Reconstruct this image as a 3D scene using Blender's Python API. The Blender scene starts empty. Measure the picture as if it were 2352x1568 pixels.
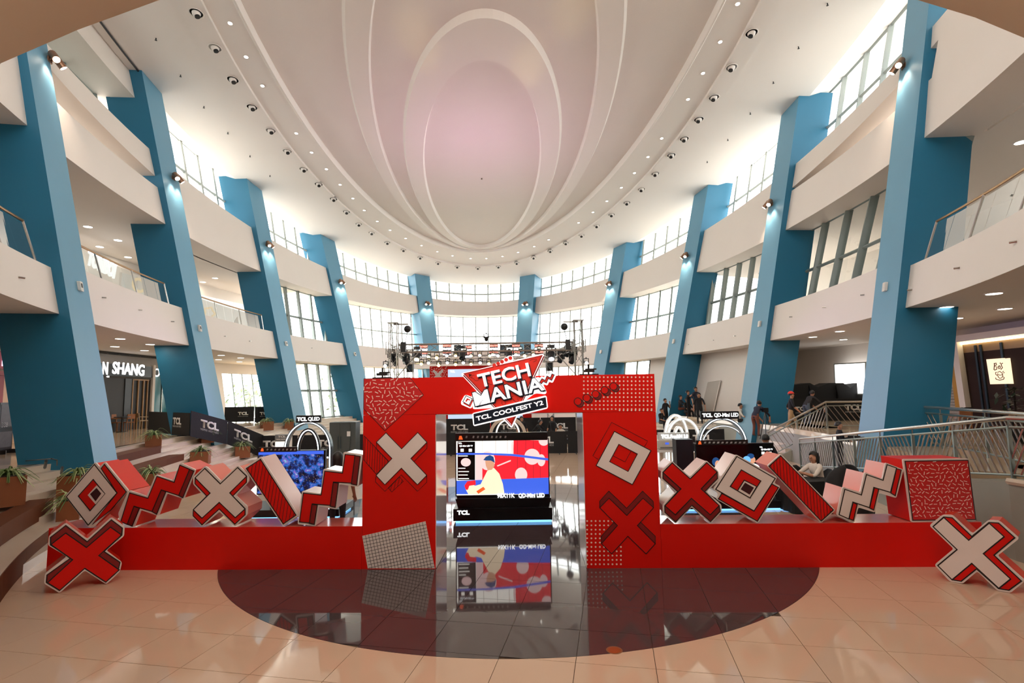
import bpy, bmesh, math, random
from math import sin, cos, pi, radians, hypot, sqrt, atan2
from mathutils import Vector, Matrix
random.seed(7)
scene = bpy.context.scene
COL = scene.collection

# ------------------------------------------------------------------ camera
CAM_H, FPX, PITCH, ROLL, AX = 3.0, 1231.9, radians(5.386), radians(0.849), radians(4.218)
cam = bpy.data.cameras.new('camera')
cam.sensor_width = 36.0
cam.lens = FPX / 2352 * 36.0
cam.clip_end = 400
cam_ob = bpy.data.objects.new('camera', cam)
COL.objects.link(cam_ob)
_R0, _U0 = Vector((1, 0, 0)), Vector((0, -sin(PITCH), cos(PITCH)))
_cx = cos(ROLL) * _R0 - sin(ROLL) * _U0
_cy = sin(ROLL) * _R0 + cos(ROLL) * _U0
_cz = Vector((0, -cos(PITCH), -sin(PITCH)))
_m = Matrix((_cx, _cy, _cz)).transposed().to_4x4()
_m.translation = (0, 0, CAM_H)
cam_ob.matrix_world = _m
scene.camera = cam_ob

# ------------------------------------------------------------------ exposure, sky
vs = scene.view_settings
vs.view_transform = 'Standard'
vs.look = 'None'
vs.exposure = 0.37
vs.gamma = 1.0
vs.use_curve_mapping = False
world = bpy.data.worlds.new('sky')
scene.world = world
world.use_nodes = True
_bg = world.node_tree.nodes['Background']
_bg.inputs[0].default_value = (1.0, .985, .96, 1)
_bg.inputs[1].default_value = 7.0
scene.cycles.max_bounces = 7
scene.cycles.use_adaptive_sampling = True
scene.cycles.adaptive_threshold = .03
scene.cycles.diffuse_bounces = 5
scene.cycles.glossy_bounces = 3
scene.cycles.transparent_max_bounces = 10
scene.cycles.transmission_bounces = 4
scene.cycles.sample_clamp_indirect = 6.0
scene.cycles.caustics_reflective = False
scene.cycles.caustics_refractive = False

def lamp_ob(name, kind, loc, energy, color=(1, 1, 1), target=None, size=0.2, spot=60, blend=.4, parent=None, shape=None, size_y=None):
    l = bpy.data.lights.new(name, kind)
    l.energy = energy
    l.color = color
    if kind == 'AREA':
        l.size = size
        if shape: l.shape = shape
        if size_y: l.size_y = size_y
    else:
        l.shadow_soft_size = size
    if kind == 'SPOT':
        l.spot_size = radians(spot)
        l.spot_blend = blend
    o = bpy.data.objects.new(name, l)
    COL.objects.link(o)
    loc = Vector(loc)
    d = (Vector(target) - loc) if target is not None else Vector((0, 0, -1))
    o.rotation_euler = d.to_track_quat('-Z', 'Y').to_euler()
    o.location = loc
    if parent is not None:
        o.parent = parent
        o.location = WM[parent].inverted() @ loc
    return o

# ------------------------------------------------------------------ helpers
def ray(x, y):
    """direction from the camera through photograph point (x, y)"""
    qx, qy = x - 1176, 784 - y
    px, py = (qx * cos(ROLL) + qy * sin(ROLL)) / FPX, (-qx * sin(ROLL) + qy * cos(ROLL)) / FPX
    return Vector((px, cos(PITCH) - py * sin(PITCH), sin(PITCH) + py * cos(PITCH)))
def at_y(x, y, Y):
    d = ray(x, y); return Vector((0, 0, CAM_H)) + d * (Y / d.y)
def at_z(x, y, z):
    d = ray(x, y); return Vector((0, 0, CAM_H)) + d * ((z - CAM_H) / d.z)
def crop(x0, y0, s, pts):
    return [(x0 + x / s, y0 + y / s) for x, y in pts]

WM = {}
def set_props(o, label=None, cat=None, group=None, kind=None):
    if label: o['label'] = label
    if cat: o['category'] = cat
    if group: o['group'] = group
    if kind: o['kind'] = kind
    return o
def thing(name, label, cat, loc=(0, 0, 0), rotz=0.0, group=None):
    o = bpy.data.objects.new(name, None)
    o.empty_display_size = .1
    COL.objects.link(o)
    o.location = loc
    o.rotation_euler = (0, 0, rotz)
    WM[o] = Matrix.Translation(Vector(loc)) @ Matrix.Rotation(rotz, 4, 'Z')
    return set_props(o, label, cat, group)
def struct(name):
    o = bpy.data.objects.new(name, None)
    COL.objects.link(o)
    WM[o] = Matrix.Identity(4)
    o['kind'] = 'structure'
    return o
def mesh_ob(name, me, mat=None, parent=None, local=None, kind=None):
    """links mesh me (world coordinates unless local) as one object"""
    o = bpy.data.objects.new(name, me)
    COL.objects.link(o)
    if mat is not None:
        me.materials.clear(); me.materials.append(mat)
    if parent is not None:
        o.parent = parent
        if local is None:
            me.transform(WM[parent].inverted()); WM[o] = WM[parent]
        else:
            o.matrix_local = local; WM[o] = WM[parent] @ local
    else:
        WM[o] = Matrix.Identity(4) if local is None else local
        if local is not None: o.matrix_world = local
    if kind: o['kind'] = kind
    return o
def rebase(o):
    """put a single-mesh thing's origin at its own base"""
    me = o.data
    xs = [v.co for v in me.vertices]
    c = Vector((sum(v.x for v in xs) / len(xs), sum(v.y for v in xs) / len(xs), min(v.z for v in xs)))
    me.transform(Matrix.Translation(-c))
    o.location = c
    WM[o] = Matrix.Translation(c)
    return o
def kids(o):
    return [c for c in bpy.data.objects if c.parent is o]
CH = {}
def copy_tree(o, loc=None, rotz=None, label=None, group=None, parent=None, kidmap=None):
    c = o.copy()
    COL.objects.link(c)
    if parent is not None: c.parent = parent
    if loc is not None: c.location = loc
    if rotz is not None: c.rotation_euler = (0, 0, rotz)
    if label: c['label'] = label
    if group: c['group'] = group
    if parent is None: WM[c] = Matrix.Translation(c.location) @ c.rotation_euler.to_matrix().to_4x4()
    if kidmap is None:
        kidmap = {}
        for k in bpy.data.objects:
            if k.parent is not None: kidmap.setdefault(k.parent, []).append(k)
    for k in kidmap.get(o, []):
        copy_tree(k, parent=c, kidmap=kidmap)
    return c

class MB:
    def __init__(s): s.v, s.f = [], []
    def add(s, vs, fs):
        n = len(s.v); s.v += [tuple(p) for p in vs]; s.f += [tuple(i + n for i in f) for f in fs]; return s
    def hexa(s, p):  # 8 corners: bottom 4 ccw, top 4 ccw
        return s.add(p, [(3, 2, 1, 0), (4, 5, 6, 7), (0, 1, 5, 4), (1, 2, 6, 5), (2, 3, 7, 6), (3, 0, 4, 7)])
    def box(s, x0, x1, y0, y1, z0, z1, m=None):
        p = [Vector(q) for q in ((x0, y0, z0), (x1, y0, z0), (x1, y1, z0), (x0, y1, z0), (x0, y0, z1), (x1, y0, z1), (x1, y1, z1), (x0, y1, z1))]
        if m is not None: p = [m @ q for q in p]
        return s.hexa(p)
    def bar(s, a, b, w, h=None, up=(0, 0, 1)):
        a, b = Vector(a), Vector(b); h = w if h is None else h
        d = (b - a).normalized(); u = Vector(up)
        x = d.cross(u)
        if x.length < 1e-4: x = d.cross(Vector((0, 1, 0)))
        x.normalize(); y = x.cross(d)
        x *= w / 2; y *= h / 2
        return s.hexa([a - x - y, a + x - y, b + x - y, b - x - y, a - x + y, a + x + y, b + x + y, b - x + y])
    def tube(s, pts, r, n=8, closed=False, caps=True):
        pts = [Vector(p) for p in pts]; k = len(pts)
        rs = r if isinstance(r, (list, tuple)) else [r] * k
        rings = []; prev = None
        for i, p in enumerate(pts):
            if closed: d = pts[(i + 1) % k] - pts[i - 1]
            else: d = pts[min(i + 1, k - 1)] - pts[max(i - 1, 0)]
            d.normalize()
            if prev is None:
                x = d.cross(Vector((0, 0, 1)))
                if x.length < .05: x = d.cross(Vector((0, 1, 0)))
            else:
                x = prev - d * prev.dot(d)
            x.normalize(); prev = x; y = d.cross(x)
            rings.append([p + (x * cos(2 * pi * j / n) + y * sin(2 * pi * j / n)) * rs[i] for j in range(n)])
        vs = [q for rg in rings for q in rg]; fs = []
        for i in range(k if closed else k - 1):
            for j in range(n):
                a, b = i * n + j, i * n + (j + 1) % n; c, d = ((i + 1) % k) * n + j, ((i + 1) % k) * n + (j + 1) % n
                fs.append((a, b, d, c))
        if caps and not closed:
            fs.append(tuple(range(n))[::-1]); fs.append(tuple((k - 1) * n + j for j in range(n)))
        return s.add(vs, fs)
    def lathe(s, prof, n=16, m=None):
        vs = []; fs = []
        for r, z in prof:
            for j in range(n):
                q = Vector((r * cos(2 * pi * j / n), r * sin(2 * pi * j / n), z)); vs.append(m @ q if m is not None else q)
        for i in range(len(prof) - 1):
            for j in range(n):
                a, b = i * n + j, i * n + (j + 1) % n
                fs.append((a, b, b + n, a + n))
        fs.append(tuple(range(n))[::-1]); fs.append(tuple((len(prof) - 1) * n + j for j in range(n)))
        return s.add(vs, fs)
    def ball(s, c, r, n=10, k=7, sc=(1, 1, 1)):
        c = Vector(c); vs = [c + Vector((0, 0, -r * sc[2]))]; fs = []
        for i in range(1, k):
            a = -pi / 2 + pi * i / k
            for j in range(n):
                vs.append(c + Vector((r * sc[0] * cos(a) * cos(2 * pi * j / n), r * sc[1] * cos(a) * sin(2 * pi * j / n), r * sc[2] * sin(a))))
        vs.append(c + Vector((0, 0, r * sc[2])))
        for j in range(n):
            fs.append((0, 1 + (j + 1) % n, 1 + j)); fs.append((len(vs) - 1, 1 + (k - 2) * n + j, 1 + (k - 2) * n + (j + 1) % n))
            for i in range(k - 2):
                a, b = 1 + i * n + j, 1 + i * n + (j + 1) % n; fs.append((a, b, b + n, a + n))
        return s.add(vs, fs)
    def strip(s, rows, closed=False):
        """grid of equal rows of points"""
        n = len(rows[0]); vs = [q for r in rows for q in r]; fs = []
        for i in range(len(rows) - 1 if not closed else len(rows)):
            for j in range(n - 1):
                a = i * n + j; b = ((i + 1) % len(rows)) * n + j
                fs.append((a, b, b + 1, a + 1))
        return s.add(vs, fs)
    def mesh(s, name='m', smooth=False):
        me = bpy.data.meshes.new(name); me.from_pydata([tuple(v) for v in s.v], [], s.f); me.update()
        bm = bmesh.new(); bm.from_mesh(me); bmesh.ops.recalc_face_normals(bm, faces=bm.faces); bm.to_mesh(me); bm.free()
        if smooth:
            me.polygons.foreach_set('use_smooth', [True] * len(me.polygons))
        return me
    def ob(s, name, mat, parent=None, kind=None, smooth=False, local=None):
        return mesh_ob(name, s.mesh(name, smooth), mat, parent, local, kind)

class Fr:
    """a vertical (or tilted) plane in the place: origin o, unit vectors a (right), z (up), n (towards the viewer)"""
    def __init__(s, o, a, z=(0, 0, 1)):
        s.o, s.a, s.z = Vector(o), Vector(a).normalized(), Vector(z).normalized(); s.n = s.a.cross(s.z).normalized()
        if s.n.y > 0: s.n = -s.n
    def p(s, a, z, d=0.0): return s.o + s.a * a + s.z * z + s.n * d
    def px(s, x, y, d=0.0):
        r = ray(x, y); c = Vector((0, 0, CAM_H)); q = s.o + s.n * d
        t = (q - c).dot(s.n) / r.dot(s.n); h = c + r * t - q
        return (h.dot(s.a), h.dot(s.z))
    def pxs(s, pts, d=0.0): return [s.px(x, y, d) for x, y in pts]
def area2(p): return sum(p[i][0] * p[(i + 1) % len(p)][1] - p[(i + 1) % len(p)][0] * p[i][1] for i in range(len(p))) / 2
def prism(fr, pts, d0, d1, mb=None):
    mb = mb or MB(); n = len(pts)
    if area2(pts) < 0: pts = pts[::-1]
    mb.add([fr.p(a, z, d0) for a, z in pts] + [fr.p(a, z, d1) for a, z in pts],
           [tuple(range(n))[::-1], tuple(range(n, 2 * n))] + [(i, (i + 1) % n, n + (i + 1) % n, n + i) for i in range(n)])
    return mb
def ring_prism(fr, outer, inner, d0, d1, mb=None):
    mb = mb or MB(); n = len(outer)
    vs = [fr.p(a, z, d) for d in (d0, d1) for lst in (outer, inner) for a, z in lst]; fs = []
    for i in range(n):
        j = (i + 1) % n
        fs += [(i, j, n + j, n + i), (2 * n + i, 2 * n + j, 3 * n + j, 3 * n + i), (i, j, 2 * n + j, 2 * n + i), (n + i, n + j, 3 * n + j, 3 * n + i)]
    return mb.add(vs, fs)
def offset(pts, w):
    """mitred offset of a closed polygon; w > 0 grows it"""
    if area2(pts) < 0: pts = pts[::-1]
    n = len(pts); out = []
    for i in range(n):
        p0, p1, p2 = Vector(pts[i - 1]), Vector(pts[i]), Vector(pts[(i + 1) % n])
        e1, e2 = (p1 - p0).normalized(), (p2 - p1).normalized()
        n1, n2 = Vector((e1.y, -e1.x)), Vector((e2.y, -e2.x))
        m = n1 + n2
        if m.length < 1e-6: m = n1.copy()
        m.normalize(); k = max(.35, m.dot(n1))
        out.append(tuple(p1 + m * (w / k)))
    return out
def rounded(pts, r, k=3):
    out = []; n = len(pts)
    for i in range(n):
        p0, p1, p2 = Vector(pts[i - 1]), Vector(pts[i]), Vector(pts[(i + 1) % n])
        a, b = p0 - p1, p2 - p1; q = min(r, a.length * .45, b.length * .45)
        s0, s1 = p1 + a.normalized() * q, p1 + b.normalized() * q
        for j in range(k + 1):
            t = j / k; out.append(tuple(s0 * (1 - t) ** 2 + p1 * 2 * t * (1 - t) + s1 * t * t))
    return out
def stroke(fr, pts, w, d0, d1, closed=True, mb=None):
    if closed:
        return ring_prism(fr, offset(pts, w / 2), offset(pts, -w / 2), d0, d1, mb)
    mb = mb or MB(); n = len(pts); L = []; R = []
    for i in range(n):
        p = Vector(pts[i]); e = (Vector(pts[min(i + 1, n - 1)]) - Vector(pts[max(i - 1, 0)])).normalized(); q = Vector((-e.y, e.x)) * w / 2
        L.append(tuple(p + q)); R.append(tuple(p - q))
    return prism(fr, L + R[::-1], d0, d1, mb)

_TXT = {}
def text_mesh(s, bold=0.0, res=3, shear=0.0):
    key = (s, bold, res, shear)
    if key not in _TXT:
        cu = bpy.data.curves.new('txt', 'FONT')
        cu.body = s; cu.size = 1; cu.offset = bold; cu.resolution_u = res; cu.shear = shear; cu.align_x = 'LEFT'
        o = bpy.data.objects.new('txt', cu); COL.objects.link(o)
        dg = bpy.context.evaluated_depsgraph_get(); dg.update()
        me = bpy.data.meshes.new_from_object(o.evaluated_get(dg))
        bpy.data.objects.remove(o)
        bm = bmesh.new(); bm.from_mesh(me); bmesh.ops.remove_doubles(bm, verts=bm.verts, dist=1e-4)
        bmesh.ops.dissolve_limit(bm, angle_limit=radians(1), verts=bm.verts, edges=bm.edges)
        r = bmesh.ops.extrude_face_region(bm, geom=list(bm.faces))
        vv = [g for g in r['geom'] if isinstance(g, bmesh.types.BMVert)]
        bmesh.ops.translate(bm, verts=vv, vec=(0, 0, 1))
        bmesh.ops.recalc_face_normals(bm, faces=bm.faces)
        bm.to_mesh(me); bm.free()
        _TXT[key] = me
    return _TXT[key]
def text(name, s, fr, box, d0, d1, mat, parent, bold=0.02, kind=None, rot=0.0, shear=0.0, flip=False):
    """raised lettering filling box (a0, z0, a1, z1) of plane fr, optionally turned by rot about the box centre"""
    me = text_mesh(s, bold, 3, shear).copy()
    xs = [v.co.x for v in me.vertices]; ys = [v.co.y for v in me.vertices]
    x0, x1, y0, y1 = min(xs), max(xs), min(ys), max(ys); a0, z0, a1, z1 = box
    cx, cz, w, h = (a0 + a1) / 2, (z0 + z1) / 2, a1 - a0, z1 - z0
    c, sn = cos(rot), sin(rot)
    for v in me.vertices:
        a = ((v.co.x - x0) / (x1 - x0) - .5) * w; z = ((v.co.y - y0) / (y1 - y0) - .5) * h
        v.co = fr.p(cx + a * c - z * sn, cz + a * sn + z * c, d0 + (d1 - d0) * v.co.z)
    if fr.a.cross(fr.z).dot(fr.n) < 0: me.flip_normals()
    return mesh_ob(name, me, mat, parent, kind=kind)

# ------------------------------------------------------------------ materials
def srgb(r, g, b):
    f = lambda c: (c / 255 / 12.92) if c / 255 <= .04045 else ((c / 255 + .055) / 1.055) ** 2.4
    return (f(r), f(g), f(b), 1.0)
MATS = {}
def mat(name, col, rough=.55, metal=0.0, spec=.5, noise=0.0, scale=4.0, bump=0.0, bscale=60.0, emit=None, estr=0.0, coat=0.0):
    m = bpy.data.materials.new(name); m.use_nodes = True
    nt = m.node_tree; b = nt.nodes['Principled BSDF']
    c = col if len(col) == 4 else (*col, 1.0)
    b.inputs['Base Color'].default_value = c
    b.inputs['Roughness'].default_value = rough
    b.inputs['Metallic'].default_value = metal
    b.inputs['Specular IOR Level'].default_value = spec
    b.inputs['Coat Weight'].default_value = coat
    b.inputs['Coat Roughness'].default_value = .04
    if noise > 0:
        tc = nt.nodes.new('ShaderNodeTexCoord'); n = nt.nodes.new('ShaderNodeTexNoise'); mx = nt.nodes.new('ShaderNodeMix'); mx.data_type = 'RGBA'
        n.inputs['Scale'].default_value = scale; n.inputs['Detail'].default_value = 3
        nt.links.new(tc.outputs['Object'], n.inputs['Vector']); nt.links.new(n.outputs['Fac'], mx.inputs['Factor'])
        mx.inputs['A'].default_value = tuple(max(0, x * (1 - noise)) for x in c[:3]) + (1,)
        mx.inputs['B'].default_value = tuple(min(1, x * (1 + noise)) for x in c[:3]) + (1,)
        nt.links.new(mx.outputs['Result'], b.inputs['Base Color'])
    if bump > 0:
        tc = nt.nodes.new('ShaderNodeTexCoord'); n = nt.nodes.new('ShaderNodeTexNoise'); bp = nt.nodes.new('ShaderNodeBump')
        n.inputs['Scale'].default_value = bscale; bp.inputs['Strength'].default_value = bump; bp.inputs['Distance'].default_value = .02
        nt.links.new(tc.outputs['Object'], n.inputs['Vector']); nt.links.new(n.outputs['Fac'], bp.inputs['Height']); nt.links.new(bp.outputs['Normal'], b.inputs['Normal'])
    if emit is not None:
        b.inputs['Emission Color'].default_value = emit if len(emit) == 4 else (*emit, 1)
        b.inputs['Emission Strength'].default_value = estr
    MATS[name] = m
    return m
def glass_mat(name, tint, refl=.12, rough=.0):
    m = bpy.data.materials.new(name); m.use_nodes = True; nt = m.node_tree
    nt.nodes.remove(nt.nodes['Principled BSDF']); out = nt.nodes['Material Output']
    t = nt.nodes.new('ShaderNodeBsdfTransparent'); g = nt.nodes.new('ShaderNodeBsdfGlossy'); mx = nt.nodes.new('ShaderNodeMixShader')
    lw = nt.nodes.new('ShaderNodeLayerWeight'); lw.inputs['Blend'].default_value = .25
    mp = nt.nodes.new('ShaderNodeMath'); mp.operation = 'MULTIPLY_ADD'; mp.inputs[1].default_value = .6; mp.inputs[2].default_value = refl
    t.inputs['Color'].default_value = tint; g.inputs['Roughness'].default_value = rough
    nt.links.new(lw.outputs['Fresnel'], mp.inputs[0]); nt.links.new(mp.outputs[0], mx.inputs['Fac'])
    nt.links.new(t.outputs[0], mx.inputs[1]); nt.links.new(g.outputs[0], mx.inputs[2]); nt.links.new(mx.outputs[0], out.inputs['Surface'])
    MATS[name] = m
    return m
WHITE = mat('white_plaster', srgb(232, 224, 216), .7, noise=.02, scale=.6, bump=.03)
CEILM = mat('ceiling_plaster', srgb(243, 238, 234), .75, noise=.015, scale=.3, bump=.02, bscale=200)
CEILT = mat('ceiling_textured', srgb(240, 234, 230), .85, noise=.02, scale=.5, bump=.25, bscale=40)
BEIGE = mat('beige_soffit', srgb(206, 184, 160), .75, noise=.03, scale=.5)
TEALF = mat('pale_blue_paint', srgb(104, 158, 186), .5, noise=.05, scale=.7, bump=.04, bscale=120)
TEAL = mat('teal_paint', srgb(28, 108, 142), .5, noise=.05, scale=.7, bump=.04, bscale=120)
FRAME = mat('window_frame_aluminium', srgb(178, 186, 184), .45, metal=.2, noise=.03)
FRAMED = mat('window_frame_dark', srgb(140, 152, 150), .45, metal=.2, noise=.03)
GLASS = glass_mat('window_glass', (.93, .98, .97, 1), .06)
GLASSR = glass_mat('railing_glass', (.86, .95, .94, 1), .14)
CREAM = mat('cream_tile', srgb(226, 196, 170), .05, spec=.5, noise=.035, scale=1.2)
DARKT = mat('dark_granite_tile', srgb(80, 70, 72), .04, spec=.6, noise=.06, scale=2.5)
GROUT = mat('grout', srgb(92, 74, 58), .6, noise=.1)
STONE = mat('step_stone', srgb(214, 200, 182), .2, noise=.05, scale=1.5)
BROWN = mat('bench_laminate', srgb(100, 56, 34), .6, spec=.15, noise=.1, scale=2)
PLAZA = mat('plaza_tile', srgb(206, 182, 150), .12, noise=.05, scale=1.2)
BLACK = mat('black_paint', srgb(22, 22, 24), .4, noise=.1)
INK = mat('black_print_line', srgb(28, 12, 12), .5, noise=.05)
CHROME = mat('brushed_steel', srgb(190, 190, 186), .25, metal=.9, noise=.04, scale=8)
BRASS = mat('bronze_rail', srgb(178, 138, 98), .3, metal=.7, noise=.05, scale=5)
LAMPE = mat('lamp_lens', (1, 1, 1), .4, emit=(1, .86, .68), estr=14.0, noise=.01)
DLE = mat('downlight_lens', (1, 1, 1), .4, emit=(1, .93, .82), estr=6.0, noise=.01)
# ------------------------------------------------------------------ the hall: an oval atrium, axis turned 4.2 degrees
CA, SA = cos(AX), sin(AX)
def W2(u, v): return (u * CA - v * SA, u * SA + v * CA)
def UV(X, Y): return (X * CA + Y * SA, -X * SA + Y * CA)
PLZ = 1.32
def ell_par(z):
    w = (z - 5.3) / 5.454
    if z <= 10.754:
        return 13.572 + w * 1.054, 25.269 + w * 2.261, .835 + w * .009, 26.915 - w * .495
    k = .215 * (z - 10.754)
    return 14.626 + k, 27.53 + k, .844, 26.42
def ell(t, z, off=0.0, zz=None):
    a, b, uc, vc = ell_par(z)
    t = radians(t)
    u, v = uc + (a + off) * cos(t), vc + (b + off) * sin(t)
    x, y = W2(u, v)
    return Vector((x, y, z if zz is None else zz))
def ell_v(t, z, off=0.0):
    a, b, uc, vc = ell_par(z); return vc + (b + off) * sin(radians(t))
def z_sill(v): return 12.328 + .064 * (53 - v)
def z_ceil(v): return 14.466 + .113 * (53 - v)
def lin(a, b, n): return [a + (b - a) * i / n for i in range(n + 1)]

TC = dict(L1=202.5, L2=181.5, L3=160.8, L4=140.0, C1=111.3, C2=72.4, R4=42.5, R3=19.2, R2=-1.5, R1=-23.7)

def band(mb, t0, t1, zb, zt, off0, off1, step=2.0):
    """closed curved slab: zb/zt numbers or functions of v"""
    n = max(2, int(abs(t1 - t0) / step)); fb = zb if callable(zb) else (lambda v: zb); ft = zt if callable(zt) else (lambda v: zt)
    zl = fb(25) if callable(zb) else zb
    rows = []
    for t in lin(t0, t1, n):
        zz0 = fb(ell_v(t, zl, off0)); 
        v = ell_v(t, zz0, off0); zz0 = fb(v); zz1 = ft(ell_v(t, ft(v), off0))
        rows.append([ell(t, zz0, off0), ell(t, zz0, off1), ell(t, zz1, off1), ell(t, zz1, off0), ell(t, zz0, off0)])
    mb.strip(rows)
    k = len(mb.v) - len(rows) * 5
    mb.f.append((k, k + 1, k + 2, k + 3)); e = k + (len(rows) - 1) * 5; mb.f.append((e + 3, e + 2, e + 1, e))
    return mb

t1, t2, t3, r2, r1 = TC['L1'], TC['L2'], TC['L3'], TC['R2'], TC['R1']
walls = struct('wall_lower_band')
band(MB(), 270, t1, 5.3, 6.6, 0, 9).ob('near_band', WHITE, walls)
band(MB(), t1, t3, 5.3, 6.99, 0, 9).ob('corridor_band', WHITE, walls)
band(MB(), t3, r2, 5.3, 6.99, 0, 1.7).ob('window_band', WHITE, walls)
band(MB(), r2, r1, 5.3, 6.99, 0, 9).ob('corridor_band', WHITE, walls)
band(MB(), r1, -90, 5.3, 6.6, 0, 9).ob('near_band', WHITE, walls)
walls3 = struct('wall_upper_band')
band(MB(), 270, t1, 10.754, z_sill, 0, 1.6).ob('near_band', WHITE, walls3)
band(MB(), 270, t3, 10.754, 11.2, 1.6, 10).ob('soffit_slab', WHITE, walls3)
band(MB(), t1, t2, 10.754, lambda v: 12.6 - .027 * (v - 17.4), 0, 1.6).ob('parapet', WHITE, walls3)
band(MB(), t1, t2, lambda v: 13.7 - .109 * (v - 17.4), z_sill, 0, 1.6).ob('upper_parapet', WHITE, walls3)
band(MB(), t2, r2, 10.754, z_sill, 0, 1.7).ob('window_band', WHITE, walls3)
band(MB(), r2, r1, 10.754, lambda v: 12.75, 0, 1.7).ob('parapet', WHITE, walls3)
band(MB(), r2, r1, lambda v: 12.86 + .11 * (25.1 - v), z_sill, 0, 1.7).ob('upper_parapet', WHITE, walls3)
band(MB(), r2 + 8, -90, 10.754, 11.2, 1.7, 10).ob('soffit_slab', WHITE, walls3)
band(MB(), r1, -90, 10.754, z_sill, 0, 1.6).ob('near_band', WHITE, walls3)
# the high strip under the ceiling between the first two columns and its dark corridor
band(MB(), 215, t2, lambda v: z_ceil(v) - 1.25, lambda v: z_ceil(v) + .05, .15, 1.2).ob('hanging_band', WHITE, walls3)
band(MB(), r1, -60, lambda v: z_ceil(v) - 1.6, lambda v: z_ceil(v) + .05, .15, 1.2).ob('hanging_band', WHITE, walls3)
band(MB(), 215, t2 - 6, lambda v: z_ceil(v) - 1.25, lambda v: z_ceil(v) - 1.1, 1.2, 6).ob('soffit_slab', WHITE, walls3)
band(MB(), r1, -60, lambda v: z_ceil(v) - 1.6, lambda v: z_ceil(v) - 1.45, 1.2, 6).ob('soffit_slab', WHITE, walls3)
band(MB(), t1, t2, 12.6, 14.0, 2.6, 2.8).ob('slot_back', WHITE, walls3)
band(MB(), r2, r1, 12.6, 14.6, 2.6, 2.8).ob('slot_back', WHITE, walls3)

band(MB(), 30, r2, 5.3, 5.5, 1.7, 9).ob('soffit_slab', WHITE, walls)
band(MB(), t3, 148, 5.3, 5.5, 1.7, 9).ob('soffit_slab', WHITE, walls)
band(MB(), t3, 150, 10.754, 11.0, 1.7, 9).ob('soffit_slab', WHITE, walls3)
band(MB(), 17, r2 + 8, 10.754, 11.0, 1.7, 9).ob('soffit_slab', WHITE, walls3)
# back walls of the galleries behind the open bays
back = struct('wall_gallery')
def px_x(p):
    v = Vector(p) - Vector((0, 0, CAM_H)); return 1176 + FPX * v.dot(_cx) / -v.dot(_cz)
def px_y(p):
    v = Vector(p) - Vector((0, 0, CAM_H)); return 784 - FPX * v.dot(_cy) / -v.dot(_cz)
def t_at(x, z, off, t0, t1):
    best = None
    for t in lin(t0, t1, 1500):
        p = ell(t, z, off)
        if p.y < 1: continue
        e = abs(px_x(p) - x)
        if best is None or e < best[0]: best = (e, t)
    return best[1]
SHOP = 6.2
_tw0, _tw1 = t_at(612, 3, SHOP, 185, 150), t_at(516, 3, SHOP, 185, 150)
band(MB(), 262, _tw1, PLZ, 5.35, SHOP, SHOP + .3).ob('lower_wall', WHITE, back)
band(MB(), _tw1, _tw0, 4.6, 5.35, SHOP, SHOP + .3).ob('lower_wall', WHITE, back)
band(MB(), _tw0, 148, PLZ, 5.35, SHOP, SHOP + .3).ob('lower_wall', WHITE, back)
band(MB(), 262, 152, 6.9, 10.8, SHOP, SHOP + .3).ob('middle_wall', WHITE, back)
band(MB(), 262, 174, 14.2, 20, 6.0, 6.3).ob('upper_wall', WHITE, back)
band(MB(), 19, -1.6, PLZ, 5.35, 1.35, 1.6).ob('lower_wall', WHITE, back)
band(MB(), 30, -82, PLZ, 5.35, SHOP, SHOP + .3).ob('lower_wall', WHITE, back)
band(MB(), 14, -82, 6.9, 10.8, 7.5, 7.8).ob('middle_wall', WHITE, back)
band(MB(), -26, -82, 13.0, 20, 6.0, 6.3).ob('upper_wall', WHITE, back)
def end_wall(t, zb, zt, o0, o1):
    p = [ell(t, zb, o0), ell(t, zb, o1), ell(t + .35, zb, o1), ell(t + .35, zb, o0)]
    q = [ell(t, zt, o0), ell(t, zt, o1), ell(t + .35, zt, o1), ell(t + .35, zt, o0)]
    return MB().hexa(p + q)

for t, zb, zt in ((19.0, PLZ, 5.35),):
    q = [ell(t, zb, 1.4), ell(t, zb, 6.4), ell(t + .5, zb, 6.4), ell(t + .5, zb, 1.4)]
    MB().hexa(q + [Vector((p.x, p.y, zt)) for p in q]).ob('cross_wall', WHITE, back)
# ------------------------------------------------------------------ ceiling: a tilted oval field with stepped ovals
def csheet(mb, loops, n=120):
    rows = []
    for a, b, uc, vc, dz in loops:
        r = []
        for i in range(n + 1):
            t = 2 * pi * i / n; u, v = uc + a * cos(t), vc + b * sin(t); x, y = W2(u, v)
            r.append(Vector((x, y, z_ceil(v) + dz)))
        rows.append(r)
    return mb.strip(rows)
ceil = struct('ceiling')
RA, RB, RU, RV = 11.569, 25.167, .639, 24.758
csheet(MB(), [(19.5, 33.5, .84, 26.3, 1.05), (16.25, 28.95, .84, 26.3, 0), (RA + .47, RB + .47, RU, RV, 0), (RA + .47, RB + .47, RU, RV, -.10)]).ob('outer_field', CEILM, ceil, smooth=False)
csheet(MB(), [(RA + .47, RB + .47, RU, RV, -.10), (RA - .45, RB - .45, RU, RV, -.10)]).ob('spotlight_band', CEILM, ceil)
csheet(MB(), [(RA - .45, RB - .45, RU, RV, -.10), (RA - .45, RB - .45, RU, RV, .04), (9.70, 24.1, .5, 22.11, .04)]).ob('inner_band', CEILM, ceil)
csheet(MB(), [(9.70, 24.1, .5, 22.11, .04), (9.62, 24.02, .5, 22.11, -.06), (9.54, 23.94, .5, 22.11, -.06), (9.5, 23.9, .5, 22.11, .32)]).ob('cove_rim', CEILM, ceil)
csheet(MB(), [(9.5, 23.9, .5, 22.11, .32), (6.75, 17.05, .69, 29.2, .34)]).ob('textured_field', CEILT, ceil)
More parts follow.
